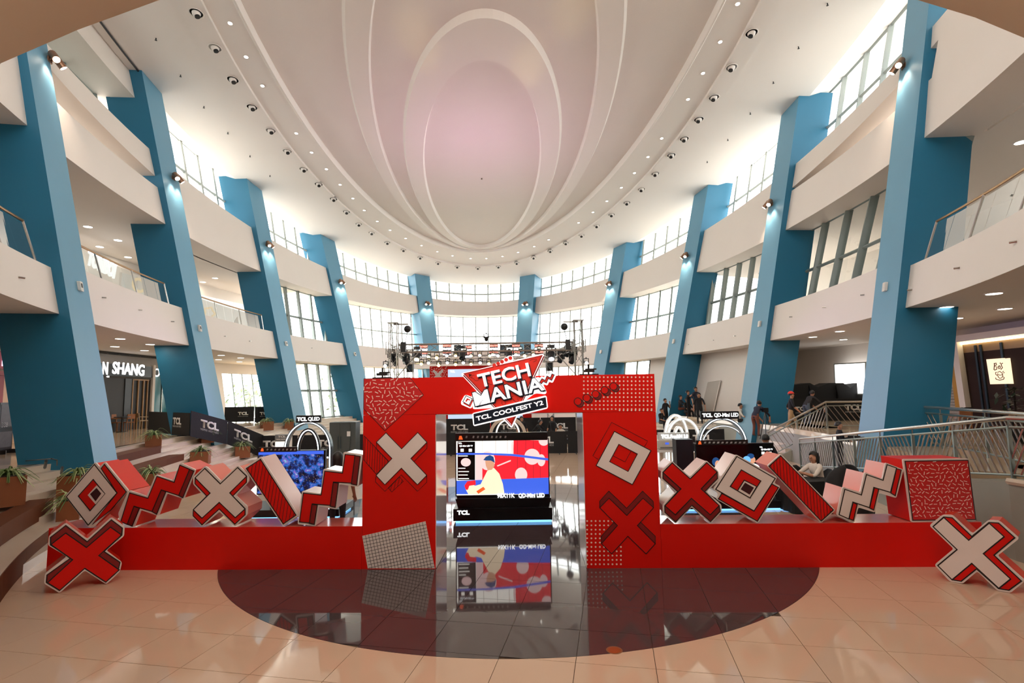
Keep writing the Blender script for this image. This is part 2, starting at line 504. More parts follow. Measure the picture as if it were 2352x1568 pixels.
csheet(MB(), [(6.75, 17.05, .69, 29.2, .34), (6.62, 16.91, .69, 29.24, .12), (5.85, 15.7, .68, 30.16, .10), (5.76, 15.58, .68, 30.18, .34)]).ob('oval_band', CEILM, ceil)
csheet(MB(), [(5.76, 15.58, .68, 30.18, .34), (4.72, 12.75, .68, 33.16, .36)]).ob('textured_field', CEILT, ceil)
csheet(MB(), [(4.72, 12.75, .68, 33.16, .36), (4.60, 12.58, .68, 33.2, .12), (3.68, 11.17, .68, 34.16, .10), (3.60, 11.06, .68, 34.18, .34)]).ob('oval_band', CEILM, ceil)
csheet(MB(), [(3.60, 11.06, .68, 34.18, .34), (.05, .1, .68, 34.18, .40)]).ob('oval_centre', CEILT, ceil)
csheet(MB(), [(19.5, 33.5, .84, 26.3, 1.3), (.05, .1, .84, 26.3, 1.5)], 48).ob('roof_deck', BEIGE, ceil)
# shadow gap above the hanging band
MB().tube([ell(t, 16, .12, z_ceil(ell_v(t, 16, .12)) - .04) for t in lin(214, 184, 20)], .05, 4).ob('shadow_gap', BLACK, ceil)

# the low soffit over the entrance, above the camera
so = struct('ceiling_entrance')
_e = [(-13, 12.5), (-9.2, 8.6), (-6.82, 6.82), (-5.26, 6.18), (-3.96, 5.71), (-2, 5.3), (.4, 5.15), (2.6, 5.4), (4.82, 5.89), (5.75, 6.2), (6.75, 6.61), (9.3, 8.3), (13, 12.0)]
_o = [(x, -9) for x, y in _e]
mb = MB()
rows = [[Vector((x, y, 7.5)), Vector((x, y, 8.2)), Vector((x, -9, 8.2)), Vector((x, -9, 7.5)), Vector((x, y, 7.5))] for x, y in _e]
mb.strip(rows).ob('soffit', BEIGE, so)

# back of the entrance hall behind the camera
bk = struct('wall_back')
MB().box(-13.3, 13.3, -9.3, -9, 0, 8.2).ob('rear_wall', BEIGE, bk)
MB().box(-13.3, -13, -9, 4, 0, 8.2).ob('side_wall', BEIGE, bk); MB().box(13, 13.3, -9, 4, 0, 8.2).ob('side_wall', BEIGE, bk)
# unseen fill lights added over and behind the camera to light the gate front
for i, (x, y) in enumerate([(x, y) for y in (3.2, -.5, -5) for x in (-7.5, -2.5, 2.5, 7.5)]):
    t = thing('entrance_fill', 'added unseen fill light in the entrance soffit, %s of the %s row' % (['leftmost', 'second', 'third', 'rightmost'][i % 4], ['front', 'middle', 'rear'][i // 4]), 'downlight', (x, y, 7.5), group='added entrance fill lights')
    MB().lathe([(.2, -.03), (.24, -.02), (.24, 0)], 16, WM[t]).ob('trim', CEILM, t); MB().lathe([(.19, -.034), (.19, -.02)], 16, WM[t]).ob('lens', DLE, t)
    lamp_ob('entrance_fill_light', 'AREA', (x, y, 7.44), 85, (1, .90, .78), size=.4, shape='DISK', parent=t)
# ------------------------------------------------------------------ floors
CIRC = (0.05, 12.16, 5.79)
T0, TE1, TE2 = Vector((-5.446, 6.609)), Vector((.850, -.165)), Vector((.150, .812))
floor = struct('floor')
MB().box(-26, 26, -9, 62, -.5, -.012).ob('floor_bed', GROUT, floor)
def clip_circle(poly, keep_in):
    """convex quad clipped by the dark circle: inside part or outside part"""
    cx, cy, r = CIRC
    ins = [hypot(x - cx, y - cy) <= r for x, y in poly]
    if all(ins): return poly if keep_in else None
    if not any(ins): return None if keep_in else poly
    out = []; cuts = []
    n = len(poly)
    for i in range(n):
        p, q = poly[i], poly[(i + 1) % n]; a, b = ins[i], ins[(i + 1) % n]
        if a == keep_in: out.append(('v', p))
        if a != b:
            lo, hi = 0.0, 1.0
            for _ in range(30):
                m = (lo + hi) / 2; pt = (p[0] + (q[0] - p[0]) * m, p[1] + (q[1] - p[1]) * m)
                if (hypot(pt[0] - cx, pt[1] - cy) <= r) == a: lo = m
                else: hi = m
            out.append(('x' if a == keep_in else 'e', pt))   # x: leaving the kept side, e: entering it
    res = []
    for i, (k, p) in enumerate(out):
        res.append(p)
        if k == 'x':
            q = out[(i + 1) % len(out)][1]
            a0, a1 = atan2(p[1] - cy, p[0] - cx), atan2(q[1] - cy, q[0] - cx)
            d = (a1 - a0 + pi) % (2 * pi) - pi
            for j in range(1, 6): res.append((cx + r * cos(a0 + d * j / 6), cy + r * sin(a0 + d * j / 6)))
    return res
def tile_geo(mb, poly, jig):
    p = offset(poly, -.0035)
    if area2(p) < .01: return
    n = len(p)
    mb.add([(x, y, -.012) for x, y in p] + [(x, y, jig) for x, y in p], [tuple(range(n, 2 * n))] + [(i, (i + 1) % n, n + (i + 1) % n, n + i) for i in range(n)])
far_c, far_d = MB(), MB()
rt = random.Random(3)
for i in range(-14, 30):
    for j in range(-5, 40):
        o = T0 + TE1 * i + TE2 * j
        q = [tuple(o), tuple(o + TE1), tuple(o + TE1 + TE2), tuple(o + TE2)]
        c = o + (TE1 + TE2) / 2
        if c.y < 2.5 or c.y > 36 or abs(c.x) > 13: continue
        near = 4.2 < c.y < 10.4 and abs(c.x) < 9.2
        jig = 0.0
        for keep, m, far in ((False, CREAM, far_c), (True, DARKT, far_d)):
            g = clip_circle(q, keep)
            if g is None: continue
            if near:
                b = MB(); tile_geo(b, g, jig)
                if b.v: b.ob('tile', m, floor)
            else: tile_geo(far, g, jig)
far_c.ob('tiling', CREAM, floor, kind='stuff'); far_d.ob('dark_tiling', DARKT, floor, kind='stuff')
drain = thing('floor_drain', 'round copper drain cover set in the dark granite floor', 'drain', tuple(at_z(1411, 1493, 0)))
_p = at_z(1411, 1493, 0)
MB().lathe([(.075, 0), (.075, .004), (.06, .006)], 20, Matrix.Translation(_p)).ob('cover', mat('copper', srgb(190, 100, 44), .35, metal=.6, noise=.1), drain)
MB().lathe([(.095, 0), (.095, .003)], 20, Matrix.Translation(_p)).ob('rim', BRASS, drain)

# raised gallery floor (the plaza around the hall) and the curved steps down to the hall floor
def flare(v): return max(0.0, 15.2 - v) * .48
def drop_w(v): return 1.45 + min(1.0, max(0.0, (v - 9) / 7)) * 1.15
def foot(t, k, z):
    """k = 0 at the gallery edge, 1 at the foot of the steps; near the entrance the steps fan out"""
    v = ell_v(t, 5.3)
    D, O = drop_w(v), (flare(v) if t > 90 else 0.0)
    return ell(t, 5.3, O - (D + O) * k, z)
def steps(t0, t1, name, n=8, k0=0, edge=0.0):
    st = struct(name)
    N = max(6, int(abs(t1 - t0) / 2))
    for k in range(k0, n):
        z1 = PLZ * (k + 1) / n; mb = MB(); rows = []
        for t in lin(t0, t1, N):
            a = foot(t, 1 - k / n, z1); b = foot(t, 1 - (k + 1) / n - .04, z1)
            rows.append([Vector((a.x, a.y, z1 - PLZ / n)), Vector((a.x, a.y, z1)), Vector((b.x, b.y, z1)), Vector((b.x, b.y, z1 - PLZ / n)), Vector((a.x, a.y, z1 - PLZ / n))])
        mb.strip(rows); m = len(mb.v) - len(rows) * 5
        mb.f += [(m, m + 1, m + 2, m + 3), tuple(m + (len(rows) - 1) * 5 + i for i in (3, 2, 1, 0))]
        mb.ob('step', STONE, st)
    return st
steps(233, 118, 'floor_steps_left')
steps(38, 5, 'floor_steps_right')
pz = struct('floor_gallery')
rows = []
for t in lin(233, 118, 70):
    O = flare(ell_v(t, 5.3)); rows.append([ell(t, 5.3, O, PLZ - .2), ell(t, 5.3, O, PLZ), ell(t, 5.3, 9.3, PLZ), ell(t, 5.3, 9.3, PLZ - .2), ell(t, 5.3, O, PLZ - .2)])
MB().strip(rows).ob('gallery_floor', PLAZA, pz)
band(MB(), 118, 38, PLZ - .2, PLZ, 0, 2.5).ob('gallery_floor', PLAZA, pz)
band(MB(), 38, -46, PLZ - .2, PLZ, 0, 9.3).ob('gallery_floor', PLAZA, pz)
band(MB(), 118, 38, 0, PLZ - .2, .02, .3).ob('gallery_edge', WHITE, pz)
band(MB(), 5, -46, 0, PLZ - .2, .02, .3).ob('gallery_edge', mat('grey_wall', srgb(150, 150, 140), .6, noise=.05), pz)
band(MB(), 205, 152, 6.8, 6.95, .3, 9.2).ob('upper_gallery_floor', PLAZA, pz)

# ------------------------------------------------------------------ leaning blue columns
CDEF = dict(L1=(-11.17, 16.12, -12.51, 16.38), L2=(-12.46, 25.77, -13.51, 25.40), L3=(-11.73, 35.16, -12.81, 34.88), L4=(-9.20, 43.35, -10.46, 43.26), C1=(-3.71, 51.33, -4.40, 51.88), C2=(4.68, 51.37, 5.16, 51.94), R4=(10.57, 43.97, 11.73, 44.21), R3=(13.41, 35.14, 14.51, 34.85), R2=(14.13, 25.67, 15.20, 25.58), R1=(12.70, 15.57, 14.12, 15.99))
CLAB = dict(L1='leaning blue column beside the red floor cross, nearest on the left side', L2='leaning blue column behind the black banners, second on the left side',
            L3='leaning blue column beside the tall side windows, third on the left side', L4='leaning blue column behind the left gate pillar, fourth on the left side',
            C1='leaning blue column at the far end, left of the stage screen', C2='leaning blue column at the far end, right above the event sign',
            R4='leaning blue column rising behind the dotted gate corner', R3='leaning blue column behind the standing crowd on the right side',
            R2='leaning blue column between white wall recess and black drapes', R1='leaning blue column behind the steel ramp railing, nearest on the right side')
COLW = 1.6
def col_pt(k, z, a=0.0, d=0.0):
    """point on column k at height z: a along the face, d outwards into the wall"""
    u2, v2, u3, v3 = CDEF[k]; w = (z - 5.3) / 5.454
    u, v = u2 + (u3 - u2) * w, v2 + (v3 - v2) * w
    A, B, uc, vc = ell_par(5.3)
    n = Vector(((u2 - uc) / A ** 2, (v2 - vc) / B ** 2)).normalized(); t = Vector((-n.y, n.x))
    m = n if k[0] == 'C' else Vector((n.x, n.y * .45)).normalized()
    q = Vector((u, v)) + t * a + m * d
    x, y = W2(q.x, q.y)
    return Vector((x, y, z))
columns = {}
for k in CDEF:
    v = CDEF[k][3]; zt = z_ceil(v) + .3
    D = 1.75
    mb = MB(); h = COLW / 2
    mb.hexa([col_pt(k, z, a, d) for z in (0, zt) for a, d in ((-h, 0), (h, 0), (h, D), (-h, D))])
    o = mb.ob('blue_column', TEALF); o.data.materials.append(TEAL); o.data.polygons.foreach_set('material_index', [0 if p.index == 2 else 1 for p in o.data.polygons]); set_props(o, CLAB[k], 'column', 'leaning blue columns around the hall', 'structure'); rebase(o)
    columns[k] = o

# ------------------------------------------------------------------ windows between the columns
wn = [0]
def window(t0, t1, zb, zt, off, ncol, frac, fm=FRAME, gm=GLASS, mw=.09, md=.16, skip=()):
    wn[0] += 1
    w = struct('window_%d' % wn[0])
    fb = zb if callable(zb) else (lambda v: zb); ft = zt if callable(zt) else (lambda v: zt)
    ts = lin(t0, t1, ncol)
    bot = []; top = []
    for t in ts:
        z0 = fb(ell_v(t, fb(30), off)); z1 = ft(ell_v(t, ft(30), off)); z1 = ft(ell_v(t, z1, off))
        bot.append(ell(t, z0, off)); top.append(ell(t, z1, off))
    levels = [0.0] + list(frac) + [1.0]
    c = (bot[0] + bot[-1]) / 2; inward = (Vector((*W2(.8, 27), c.z)) - c).normalized()
    for i in range(ncol + 1):
        MB().bar(bot[i], top[i], mw, md, up=inward).ob('mullion', fm, w)
    P = lambda i, f: bot[i] + (top[i] - bot[i]) * f
    for f in levels:
        MB().tube([P(i, f) for i in range(ncol + 1)], mw * .6, 4).ob('transom', fm, w)
    for i in range(ncol):
        for a, b in zip(levels[:-1], levels[1:]):
            q = [P(i, a), P(i + 1, a), P(i + 1, b), P(i, b)]
            MB().add(q, [(0, 1, 2, 3)]).ob('pane', gm, w)
    return w
OFF = 1.35
keys = ['L2', 'L3', 'L4', 'C1', 'C2', 'R4', 'R3', 'R2', 'R1']
def gap(k): return 3.2 * 14 / hypot(14.6 * sin(radians(TC[k])), 27.5 * cos(radians(TC[k])))
for a, b in zip(keys[:-1], keys[1:]):
    n = 8 if (a, b) in (('C1', 'C2'), ('L4', 'C1'), ('C2', 'R4')) else 7
    window(TC[a] - .3 * gap(a), TC[b] + .3 * gap(b), lambda v: z_sill(v) - .02, lambda v: z_ceil(v) + .42, OFF, n, [.48], mw=.14, md=.2)
MID = [('L3', 'L4', 6, FRAMED), ('L4', 'C1', 8, FRAME), ('C1', 'C2', 8, FRAME), ('C2', 'R4', 8, FRAME), ('R4', 'R3', 7, FRAMED), ('R3', 'R2', 7, FRAMED), ('R2', 'R1', 6, FRAMED)]
for a, b, n, fm in MID:
    window(TC[a] - .3 * gap(a), TC[b] + .3 * gap(b), 6.97, 10.78, OFF, n, [.45], fm=fm, mw=.13 if fm is FRAMED else .1, md=.3 if fm is FRAMED else .2)
for a, b, n, fm in [('L3', 'L4', 6, FRAMED), ('L4', 'C1', 8, FRAME), ('C1', 'C2', 8, FRAME), ('C2', 'R4', 8, FRAME)]:
    window(TC[a] - .3 * gap(a), TC[b] + .3 * gap(b), PLZ, 5.32, OFF, n, [.5], fm=fm, mw=.13 if fm is FRAMED else .1, md=.3 if fm is FRAMED else .2)
window(TC['R4'] - .3 * gap('R4'), TC['R4'] - 12, PLZ, 5.32, OFF, 3, [.5], fm=FRAMED, mw=.12, md=.3)
band(MB(), TC['R4'] - 12, TC['R3'] - 2, PLZ, 5.32, 1.25, 1.5).ob('window_side_wall', WHITE, back)
window(_tw1, _tw0, PLZ, 4.62, SHOP + .1, 4, [], fm=FRAMED, mw=.06, md=.1)
# dark strip windows high up in the first bay on the left
window(214, 184.5, lambda v: z_sill(v) - .1, lambda v: z_ceil(v) - 1.2, 1.75, 8, [.5], fm=FRAMED, gm=glass_mat('shaded_glass', (.35, .42, .42, 1), .1), mw=.12)
# outside: pale paving beyond the glass
MB().box(-120, 120, -30, 170, -.8, -.5).ob('ground', mat('pale_paving', srgb(190, 186, 178), .8, noise=.08, scale=.2))
bpy.data.objects['ground']['kind'] = 'structure'
# ------------------------------------------------------------------ the red event gate
RED = mat('red_laminate', srgb(224, 24, 14), .4, spec=.2, noise=.05, scale=1.5)
REDP = mat('red_print', srgb(220, 22, 14), .5, spec=.2, noise=.03)
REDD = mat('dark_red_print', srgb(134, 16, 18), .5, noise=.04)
REDPAT = mat('sprinkle_red_print', srgb(206, 22, 24), .5, noise=.03)
ORED = mat('orange_red_gloss', srgb(232, 62, 40), .22, noise=.06, scale=1.2)
PINKW = mat('pale_pink_reflection', srgb(238, 212, 206), .16, noise=.04, scale=1.0)  # red reflected in white laminate, put into the colour
PINK = mat('pink_reflection', srgb(234, 138, 122), .2, noise=.08, scale=1.0)  # stronger red reflection on the white laminate, painted in
PW = mat('white_print', srgb(238, 226, 222), .5, noise=.015)
SPR = mat('sprinkle_print', srgb(250, 222, 210), .5, noise=.02)
GLOSSW = mat('white_mirror_laminate', srgb(236, 226, 226), .1, metal=.1, noise=.03)
NAVY = mat('navy_print', srgb(10, 26, 48), .45, noise=.05)
SIGNW = mat('sign_white_glow', srgb(252, 250, 252), .45, noise=.01, emit=(1, .98, 1), estr=.65)  # glow added so the white parts stay bright in dim front light
SIGNR = mat('sign_red', srgb(246, 52, 40), .42, noise=.05, scale=3)

G_O, G_A = Vector((-.085, 9.485, 0)), Vector((.99945, -.0331, 0))
GF = Fr(G_O, G_A)
GX0, GX1, GI0, GI1, GH, GD = -2.567, 2.567, -1.285, 1.305, 3.28, 1.15
GZ = GF.px(1170, 949)[1]
rect = lambda a0, z0, a1, z1: [(a0, z0), (a1, z0), (a1, z1), (a0, z1)]
gate = thing('event_gate', 'big red rectangular event gate with white cross and grid patches on its pillars', 'gate', tuple(G_O))
prism(GF, rect(GX0, 0, GI0, GZ), -GD, 0).ob('left_pillar', RED, gate)
prism(GF, rect(GI1, 0, GX1, GZ), -GD, 0).ob('right_pillar', RED, gate)
prism(GF, rect(GX0, GZ + .004, GX1, GH), -GD, 0).ob('lintel', RED, gate)
prism(GF, rect(GI0, 0.01, GI0 + .012, GZ - .01), -GD + .01, -.01).ob('inner_panel', GLOSSW, gate)
prism(GF, rect(GI1 - .012, 0.01, GI1, GZ - .01), -GD + .01, -.01).ob('inner_panel', GLOSSW, gate)
prism(GF, rect(GI0 + .02, GZ - .012, GI1 - .02, GZ), -GD + .01, -.01).ob('ceiling_panel', GLOSSW, gate)
lp, rp, ln = [o for o in kids(gate) if o.name.startswith('left_p')][0], [o for o in kids(gate) if o.name.startswith('right_p')][0], [o for o in kids(gate) if o.name.startswith('lintel')][0]
A7 = lambda l: GF.pxs(crop(830, 970, 4.611, l)); A8 = lambda l: GF.pxs(crop(1335, 940, 4.237, l)); A2 = lambda l: GF.pxs(crop(840, 720, 4.523, l))
def inpoly(p, poly):
    x, y = p; c = False; n = len(poly)
    for i in range(n):
        (x1, y1), (x2, y2) = poly[i], poly[(i + 1) % n]
        if (y1 > y) != (y2 > y) and x < (x2 - x1) * (y - y1) / (y2 - y1) + x1: c = not c
    return c
def sprinkles(fr, poly, step, ln_, w, d, seed, avoid=None):
    r = random.Random(seed); mb = MB()
    xs = [p[0] for p in poly]; zs = [p[1] for p in poly]; row = 0; z = min(zs)
    while z < max(zs):
        x = min(xs) + (step / 2 if row % 2 else 0)
        while x < max(xs):
            c = Vector((x + r.uniform(-.18, .18) * step, z + r.uniform(-.18, .18) * step)); an = r.choice([0, 25, 50, 85, 110, 140, 160]) + r.uniform(-8, 8)
            e = Vector((cos(radians(an)), sin(radians(an)))) * ln_ / 2; q = Vector((-e.y, e.x)).normalized() * w / 2
            pts = [c - e - q, c + e - q, c + e + q, c - e + q]
            if all(inpoly(tuple(t), poly) for t in (c - e * 1.1, c + e * 1.1)): prism(fr, [tuple(t) for t in pts], d, d + .003, mb)
            x += step
        z += step * .87; row += 1
    return mb
def hatch(fr, poly, dirv, step, w, d):
    """parallel printed lines inside a convex polygon"""
    mb = MB(); dv = Vector(dirv).normalized(); nv = Vector((-dv.y, dv.x)); ks = [Vector(p).dot(nv) for p in poly]; k = min(ks) + step * .6
    while k < max(ks):
        hits = []
        for i in range(len(poly)):
            p, q = Vector(poly[i]), Vector(poly[(i + 1) % len(poly)]); a, b = p.dot(nv) - k, q.dot(nv) - k
            if a * b < 0: hits.append(p + (q - p) * (a / (a - b)))
        if len(hits) == 2:
            stroke(fr, [tuple(hits[0]), tuple(hits[1])], w, d, d + .002, False, mb)
        k += step
    return mb
def dots(fr, pts, r, d, n=10):
    mb = MB()
    for a, z in pts: prism(fr, [(a + r * cos(2 * pi * j / n), z + r * sin(2 * pi * j / n)) for j in range(n)], d, d + .003, mb)
    return mb
# left half of the artwork
patch = [(GX0 + .004, GH - .004)] + A2([(462, 664), (600, 845), (200, 1215)]) + [(GX0 + .004, A2([(0, 985)])[0][1])]
pp = prism(GF, patch, 0.001, .004).ob('sprinkle_patch', REDPAT, gate)
sprinkles(GF, patch, .086, .064, .013, .004, 5).ob('sprinkles', SPR, pp, kind='stuff')
stroke(GF, patch, .008, .003, .006).ob('patch_outline', INK, pp)
hp = A7([(30, 140), (292, 412), (160, 548), (22, 392)])
stroke(GF, hp, .008, .001, .004).ob('hatched_block', INK, gate)
hatch(GF, hp, (.03, 1), .045, .007, .001).ob('hatch_lines', INK, gate, kind='stuff')
hp2 = A7([(405, 575), (445, 622), (322, 735), (288, 695)])
stroke(GF, hp2, .007, .001, .004).ob('hatched_block', INK, gate)
hatch(GF, hp2, (.25, 1), .05, .006, .001).ob('hatch_lines', INK, gate, kind='stuff')
for l in ([(160, 208), (160, 280), (292, 415)], [(695, 208), (695, 272), (560, 410)], [(158, 560), (150, 628), (250, 728), (422, 552), (595, 728), (695, 628), (693, 558)]):
    stroke(GF, A7(l), .009, .002, .005, False).ob('cross_outline', INK, gate)
wx = A7([(262, 108), (428, 278), (598, 105), (695, 208), (525, 380), (693, 558), (595, 658), (425, 482), (250, 658), (158, 560), (325, 380), (160, 208)])
wc = prism(GF, wx, .002, .008).ob('white_cross', PW, gate)
stroke(GF, wx, .012, .006, .010).ob('cross_outline', INK, wc)
g4 = A7([(10, 1200), (680, 1045), (778, 1543), (68, 1543)])
g4 = [(max(GX0 + .005, a), max(.01, z)) for a, z in g4]
gp = prism(GF, g4, .001, .005).ob('grid_patch', PW, gate)
mb = MB()
for i in range(1, 20):
    x0, y0 = 10 + 670 * i / 20, 1200 - 155 * i / 20; t = (1543 - y0) / 498; stroke(GF, A7([(x0, y0), (x0 + 98 * t, 1543)]), .006, .005, .007, False, mb)
for j in range(1, 16):
    x0, y0 = 10 + 70 * j / 10.1, 1200 + 343 * j / 10.1; x1, y1 = 680 + 98 * j / 14.6, 1045 + 498 * j / 14.6
    if j > 14: continue
    if y0 > 1540:
        f = (1540 - y1) / (y0 - y1); x0, y0 = x1 + (x0 - x1) * f, 1540
    stroke(GF, A7([(x0, y0), (x1, y1)]), .006, .005, .007, False, mb)
mb.ob('grid_lines', INK, gp, kind='stuff')
# right half
dp = GF.pxs([(1341 + 9.15 * i, 866 + 9.15 * j) for i in range(19) for j in range(9)] + [(1423 + 9.15 * i, 942) for i in range(9)])
dots(GF, [p for p in dp if p[0] < GX1 - .02 and p[1] < GH - .02], .0145, .001).ob('dot_pattern', SPR, gate, kind='stuff')
for i, (x, y) in enumerate([(1500, 390), (1560, 365), (1620, 340), (1682, 313), (1742, 287)]):
    (a, z), = GF.pxs(crop(820, 790, 2.958, [(x, y)])); (a2, z2), = GF.pxs(crop(820, 790, 2.958, [(x + 14, y + 12)]))
    C = lambda a, z, r: [(a + r * cos(2 * pi * j / 24), z + r * sin(2 * pi * j / 24)) for j in range(24)]
    o = prism(GF, C(a2, z2, .066), .003, .006).ob('ring_shadow', REDD, gate); stroke(GF, C(a2, z2, .066), .012, .004, .007).ob('ring_outline', INK, o)
    o = prism(GF, C(a, z, .064), .006, .009).ob('ring_print', REDP, gate); stroke(GF, C(a, z, .064), .012, .008, .011).ob('ring_outline', INK, o)
stroke(GF, A8([(165, 485), (112, 452), (295, 125), (648, 308), (615, 360)]), .009, .001, .004, False).ob('square_outline', INK, gate)
stroke(GF, A8([(312, 452), (425, 510), (483, 408)]), .009, .001, .004, False).ob('square_outline', INK, gate)
so_, si_ = A8([(322, 213), (677, 400), (497, 730), (145, 545)]), A8([(365, 338), (546, 432), (455, 603), (275, 507)])
ws = ring_prism(GF, so_, si_, .002, .008).ob('white_square', PW, gate)
stroke(GF, so_, .014, .006, .010).ob('square_outline', INK, ws); stroke(GF, si_, .012, .006, .010).ob('square_outline', INK, ws)
rx = A8([(270, 862), (443, 1030), (600, 862), (703, 955), (545, 1128), (720, 1305), (630, 1403), (453, 1232), (295, 1403), (197, 1303), (352, 1128), (180, 955)])
bd = A8([(58 + 41 * i, 1085 + 42 * j) for i in range(9) for j in range(11)])
dark = [A8([(178, 893), (268, 793), (442, 960), (597, 793), (700, 893), (703, 955), (600, 862), (443, 1030), (270, 862), (180, 955)]), A8([(318, 1097), (352, 1128), (197, 1303), (192, 1235)]), A8([(580, 1097), (720, 1232), (720, 1305), (545, 1128)])]
lim = A8([(420, 1300)])[0]
bd = [p for p in bd if not inpoly(p, rx) and not inpoly(p, dark[1]) and not inpoly(p, dark[2]) and p[0] < lim[0] and (p[0] < A8([(330, 0)])[0][0] or p[1] < lim[1])]
dots(GF, bd, .0145, .001).ob('dot_pattern', SPR, gate, kind='stuff')
for p in dark:
    o = prism(GF, p, .002, .005).ob('cross_shadow', REDD, gate); stroke(GF, p, .010, .004, .007).ob('cross_outline', INK, o)
o = prism(GF, rx, .003, .007).ob('red_cross', REDP, gate); stroke(GF, rx, .012, .006, .009).ob('cross_outline', INK, o)

# two small black fixtures on top of the gate
for (x, y), lab in (((866, 864), 'small black bracket lamp standing on the left top of the gate'), ((1357, 860), 'small black bracket lamp standing on the right top of the gate')):
    q = GF.p(GF.px(x, y)[0], GH, -.35); t = thing('bracket_lamp', lab, 'lamp', tuple(q))
    q = q + Vector((0, 0, .003)); I = Matrix.Translation(q)
    MB().box(-.17, .17, -.07, .07, 0, .025, I).ob('base_plate', BLACK, t)
    MB().box(-.10, .10, -.05, .05, .055, .10, I).ob('lamp_body', BLACK, t)
    MB().tube([q + Vector((0, 0, .02)), q + Vector((0, 0, .2))], .018, 8).ob('stem', BLACK, t)
    MB().box(-.06, .14, -.03, .03, .10, .125, I).ob('arm', BLACK, t)

# ------------------------------------------------------------------ the tilted sign on the gate
sign = thing('event_sign', 'tilted red triangle sign lettered TECH MANIA on the gate lintel', 'sign', tuple(GF.p(0, 2.5, .02)))
B6 = lambda l, d=.1: GF.pxs(crop(1040, 800, 8.252, l), d)
zz = B6([(1645, 640), (1690, 570), (1750, 605), (1785, 520), (1850, 555), (1880, 480), (1925, 500), (1875, 605), (1810, 570), (1775, 655), (1715, 625), (1680, 670)], .07)
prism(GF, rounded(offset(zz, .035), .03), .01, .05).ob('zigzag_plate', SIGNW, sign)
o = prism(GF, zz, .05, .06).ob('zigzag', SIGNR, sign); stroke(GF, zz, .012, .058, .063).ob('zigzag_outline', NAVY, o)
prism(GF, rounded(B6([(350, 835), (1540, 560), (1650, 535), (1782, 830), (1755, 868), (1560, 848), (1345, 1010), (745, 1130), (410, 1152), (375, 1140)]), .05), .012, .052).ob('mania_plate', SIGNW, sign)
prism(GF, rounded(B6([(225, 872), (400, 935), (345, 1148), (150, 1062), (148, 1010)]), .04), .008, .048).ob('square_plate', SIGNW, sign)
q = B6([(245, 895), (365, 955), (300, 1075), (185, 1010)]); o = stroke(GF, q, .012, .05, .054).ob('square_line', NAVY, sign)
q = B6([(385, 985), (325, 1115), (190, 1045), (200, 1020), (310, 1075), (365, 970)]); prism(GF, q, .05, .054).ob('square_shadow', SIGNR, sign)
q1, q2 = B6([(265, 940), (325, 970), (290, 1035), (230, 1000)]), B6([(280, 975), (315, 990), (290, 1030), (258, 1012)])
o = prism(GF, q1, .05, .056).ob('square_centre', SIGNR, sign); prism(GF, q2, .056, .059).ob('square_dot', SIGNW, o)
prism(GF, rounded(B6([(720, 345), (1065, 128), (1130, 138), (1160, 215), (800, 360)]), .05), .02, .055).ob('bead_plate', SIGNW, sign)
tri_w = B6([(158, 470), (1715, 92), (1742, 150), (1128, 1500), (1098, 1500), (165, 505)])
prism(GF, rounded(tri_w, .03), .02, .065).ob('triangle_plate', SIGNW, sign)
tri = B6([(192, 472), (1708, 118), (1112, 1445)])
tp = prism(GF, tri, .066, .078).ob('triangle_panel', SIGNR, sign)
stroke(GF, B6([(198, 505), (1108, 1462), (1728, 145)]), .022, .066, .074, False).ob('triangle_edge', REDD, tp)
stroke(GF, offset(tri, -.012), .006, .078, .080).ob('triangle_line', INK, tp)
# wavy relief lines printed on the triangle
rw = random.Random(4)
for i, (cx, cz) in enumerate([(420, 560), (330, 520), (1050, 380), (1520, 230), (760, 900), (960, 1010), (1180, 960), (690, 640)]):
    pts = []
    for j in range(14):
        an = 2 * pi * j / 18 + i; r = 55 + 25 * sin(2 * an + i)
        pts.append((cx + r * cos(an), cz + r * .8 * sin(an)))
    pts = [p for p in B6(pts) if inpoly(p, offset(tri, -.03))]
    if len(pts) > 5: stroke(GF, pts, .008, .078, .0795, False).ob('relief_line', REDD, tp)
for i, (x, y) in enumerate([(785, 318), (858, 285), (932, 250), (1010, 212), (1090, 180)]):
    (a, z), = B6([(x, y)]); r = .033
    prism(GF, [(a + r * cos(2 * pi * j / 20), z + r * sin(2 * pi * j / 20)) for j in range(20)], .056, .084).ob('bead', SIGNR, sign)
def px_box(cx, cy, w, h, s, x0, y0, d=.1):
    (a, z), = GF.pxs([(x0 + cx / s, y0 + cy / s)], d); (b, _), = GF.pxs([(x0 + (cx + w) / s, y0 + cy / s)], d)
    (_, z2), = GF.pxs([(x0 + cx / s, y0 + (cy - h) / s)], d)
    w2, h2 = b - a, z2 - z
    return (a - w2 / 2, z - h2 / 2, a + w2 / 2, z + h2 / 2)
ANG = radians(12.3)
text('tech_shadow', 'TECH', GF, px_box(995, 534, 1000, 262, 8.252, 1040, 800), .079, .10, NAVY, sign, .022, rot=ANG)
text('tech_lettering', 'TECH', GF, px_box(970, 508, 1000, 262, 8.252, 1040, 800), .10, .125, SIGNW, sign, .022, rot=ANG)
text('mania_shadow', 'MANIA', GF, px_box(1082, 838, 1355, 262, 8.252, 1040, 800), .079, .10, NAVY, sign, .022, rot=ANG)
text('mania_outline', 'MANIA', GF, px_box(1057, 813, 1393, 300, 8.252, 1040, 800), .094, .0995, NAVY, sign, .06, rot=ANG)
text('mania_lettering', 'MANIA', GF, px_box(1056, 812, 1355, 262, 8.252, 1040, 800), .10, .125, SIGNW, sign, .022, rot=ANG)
prism(GF, rounded(B6([(362, 1228), (1775, 885), (1808, 1135), (392, 1478)]), .04), .08, .105).ob('name_plate', SIGNW, sign)
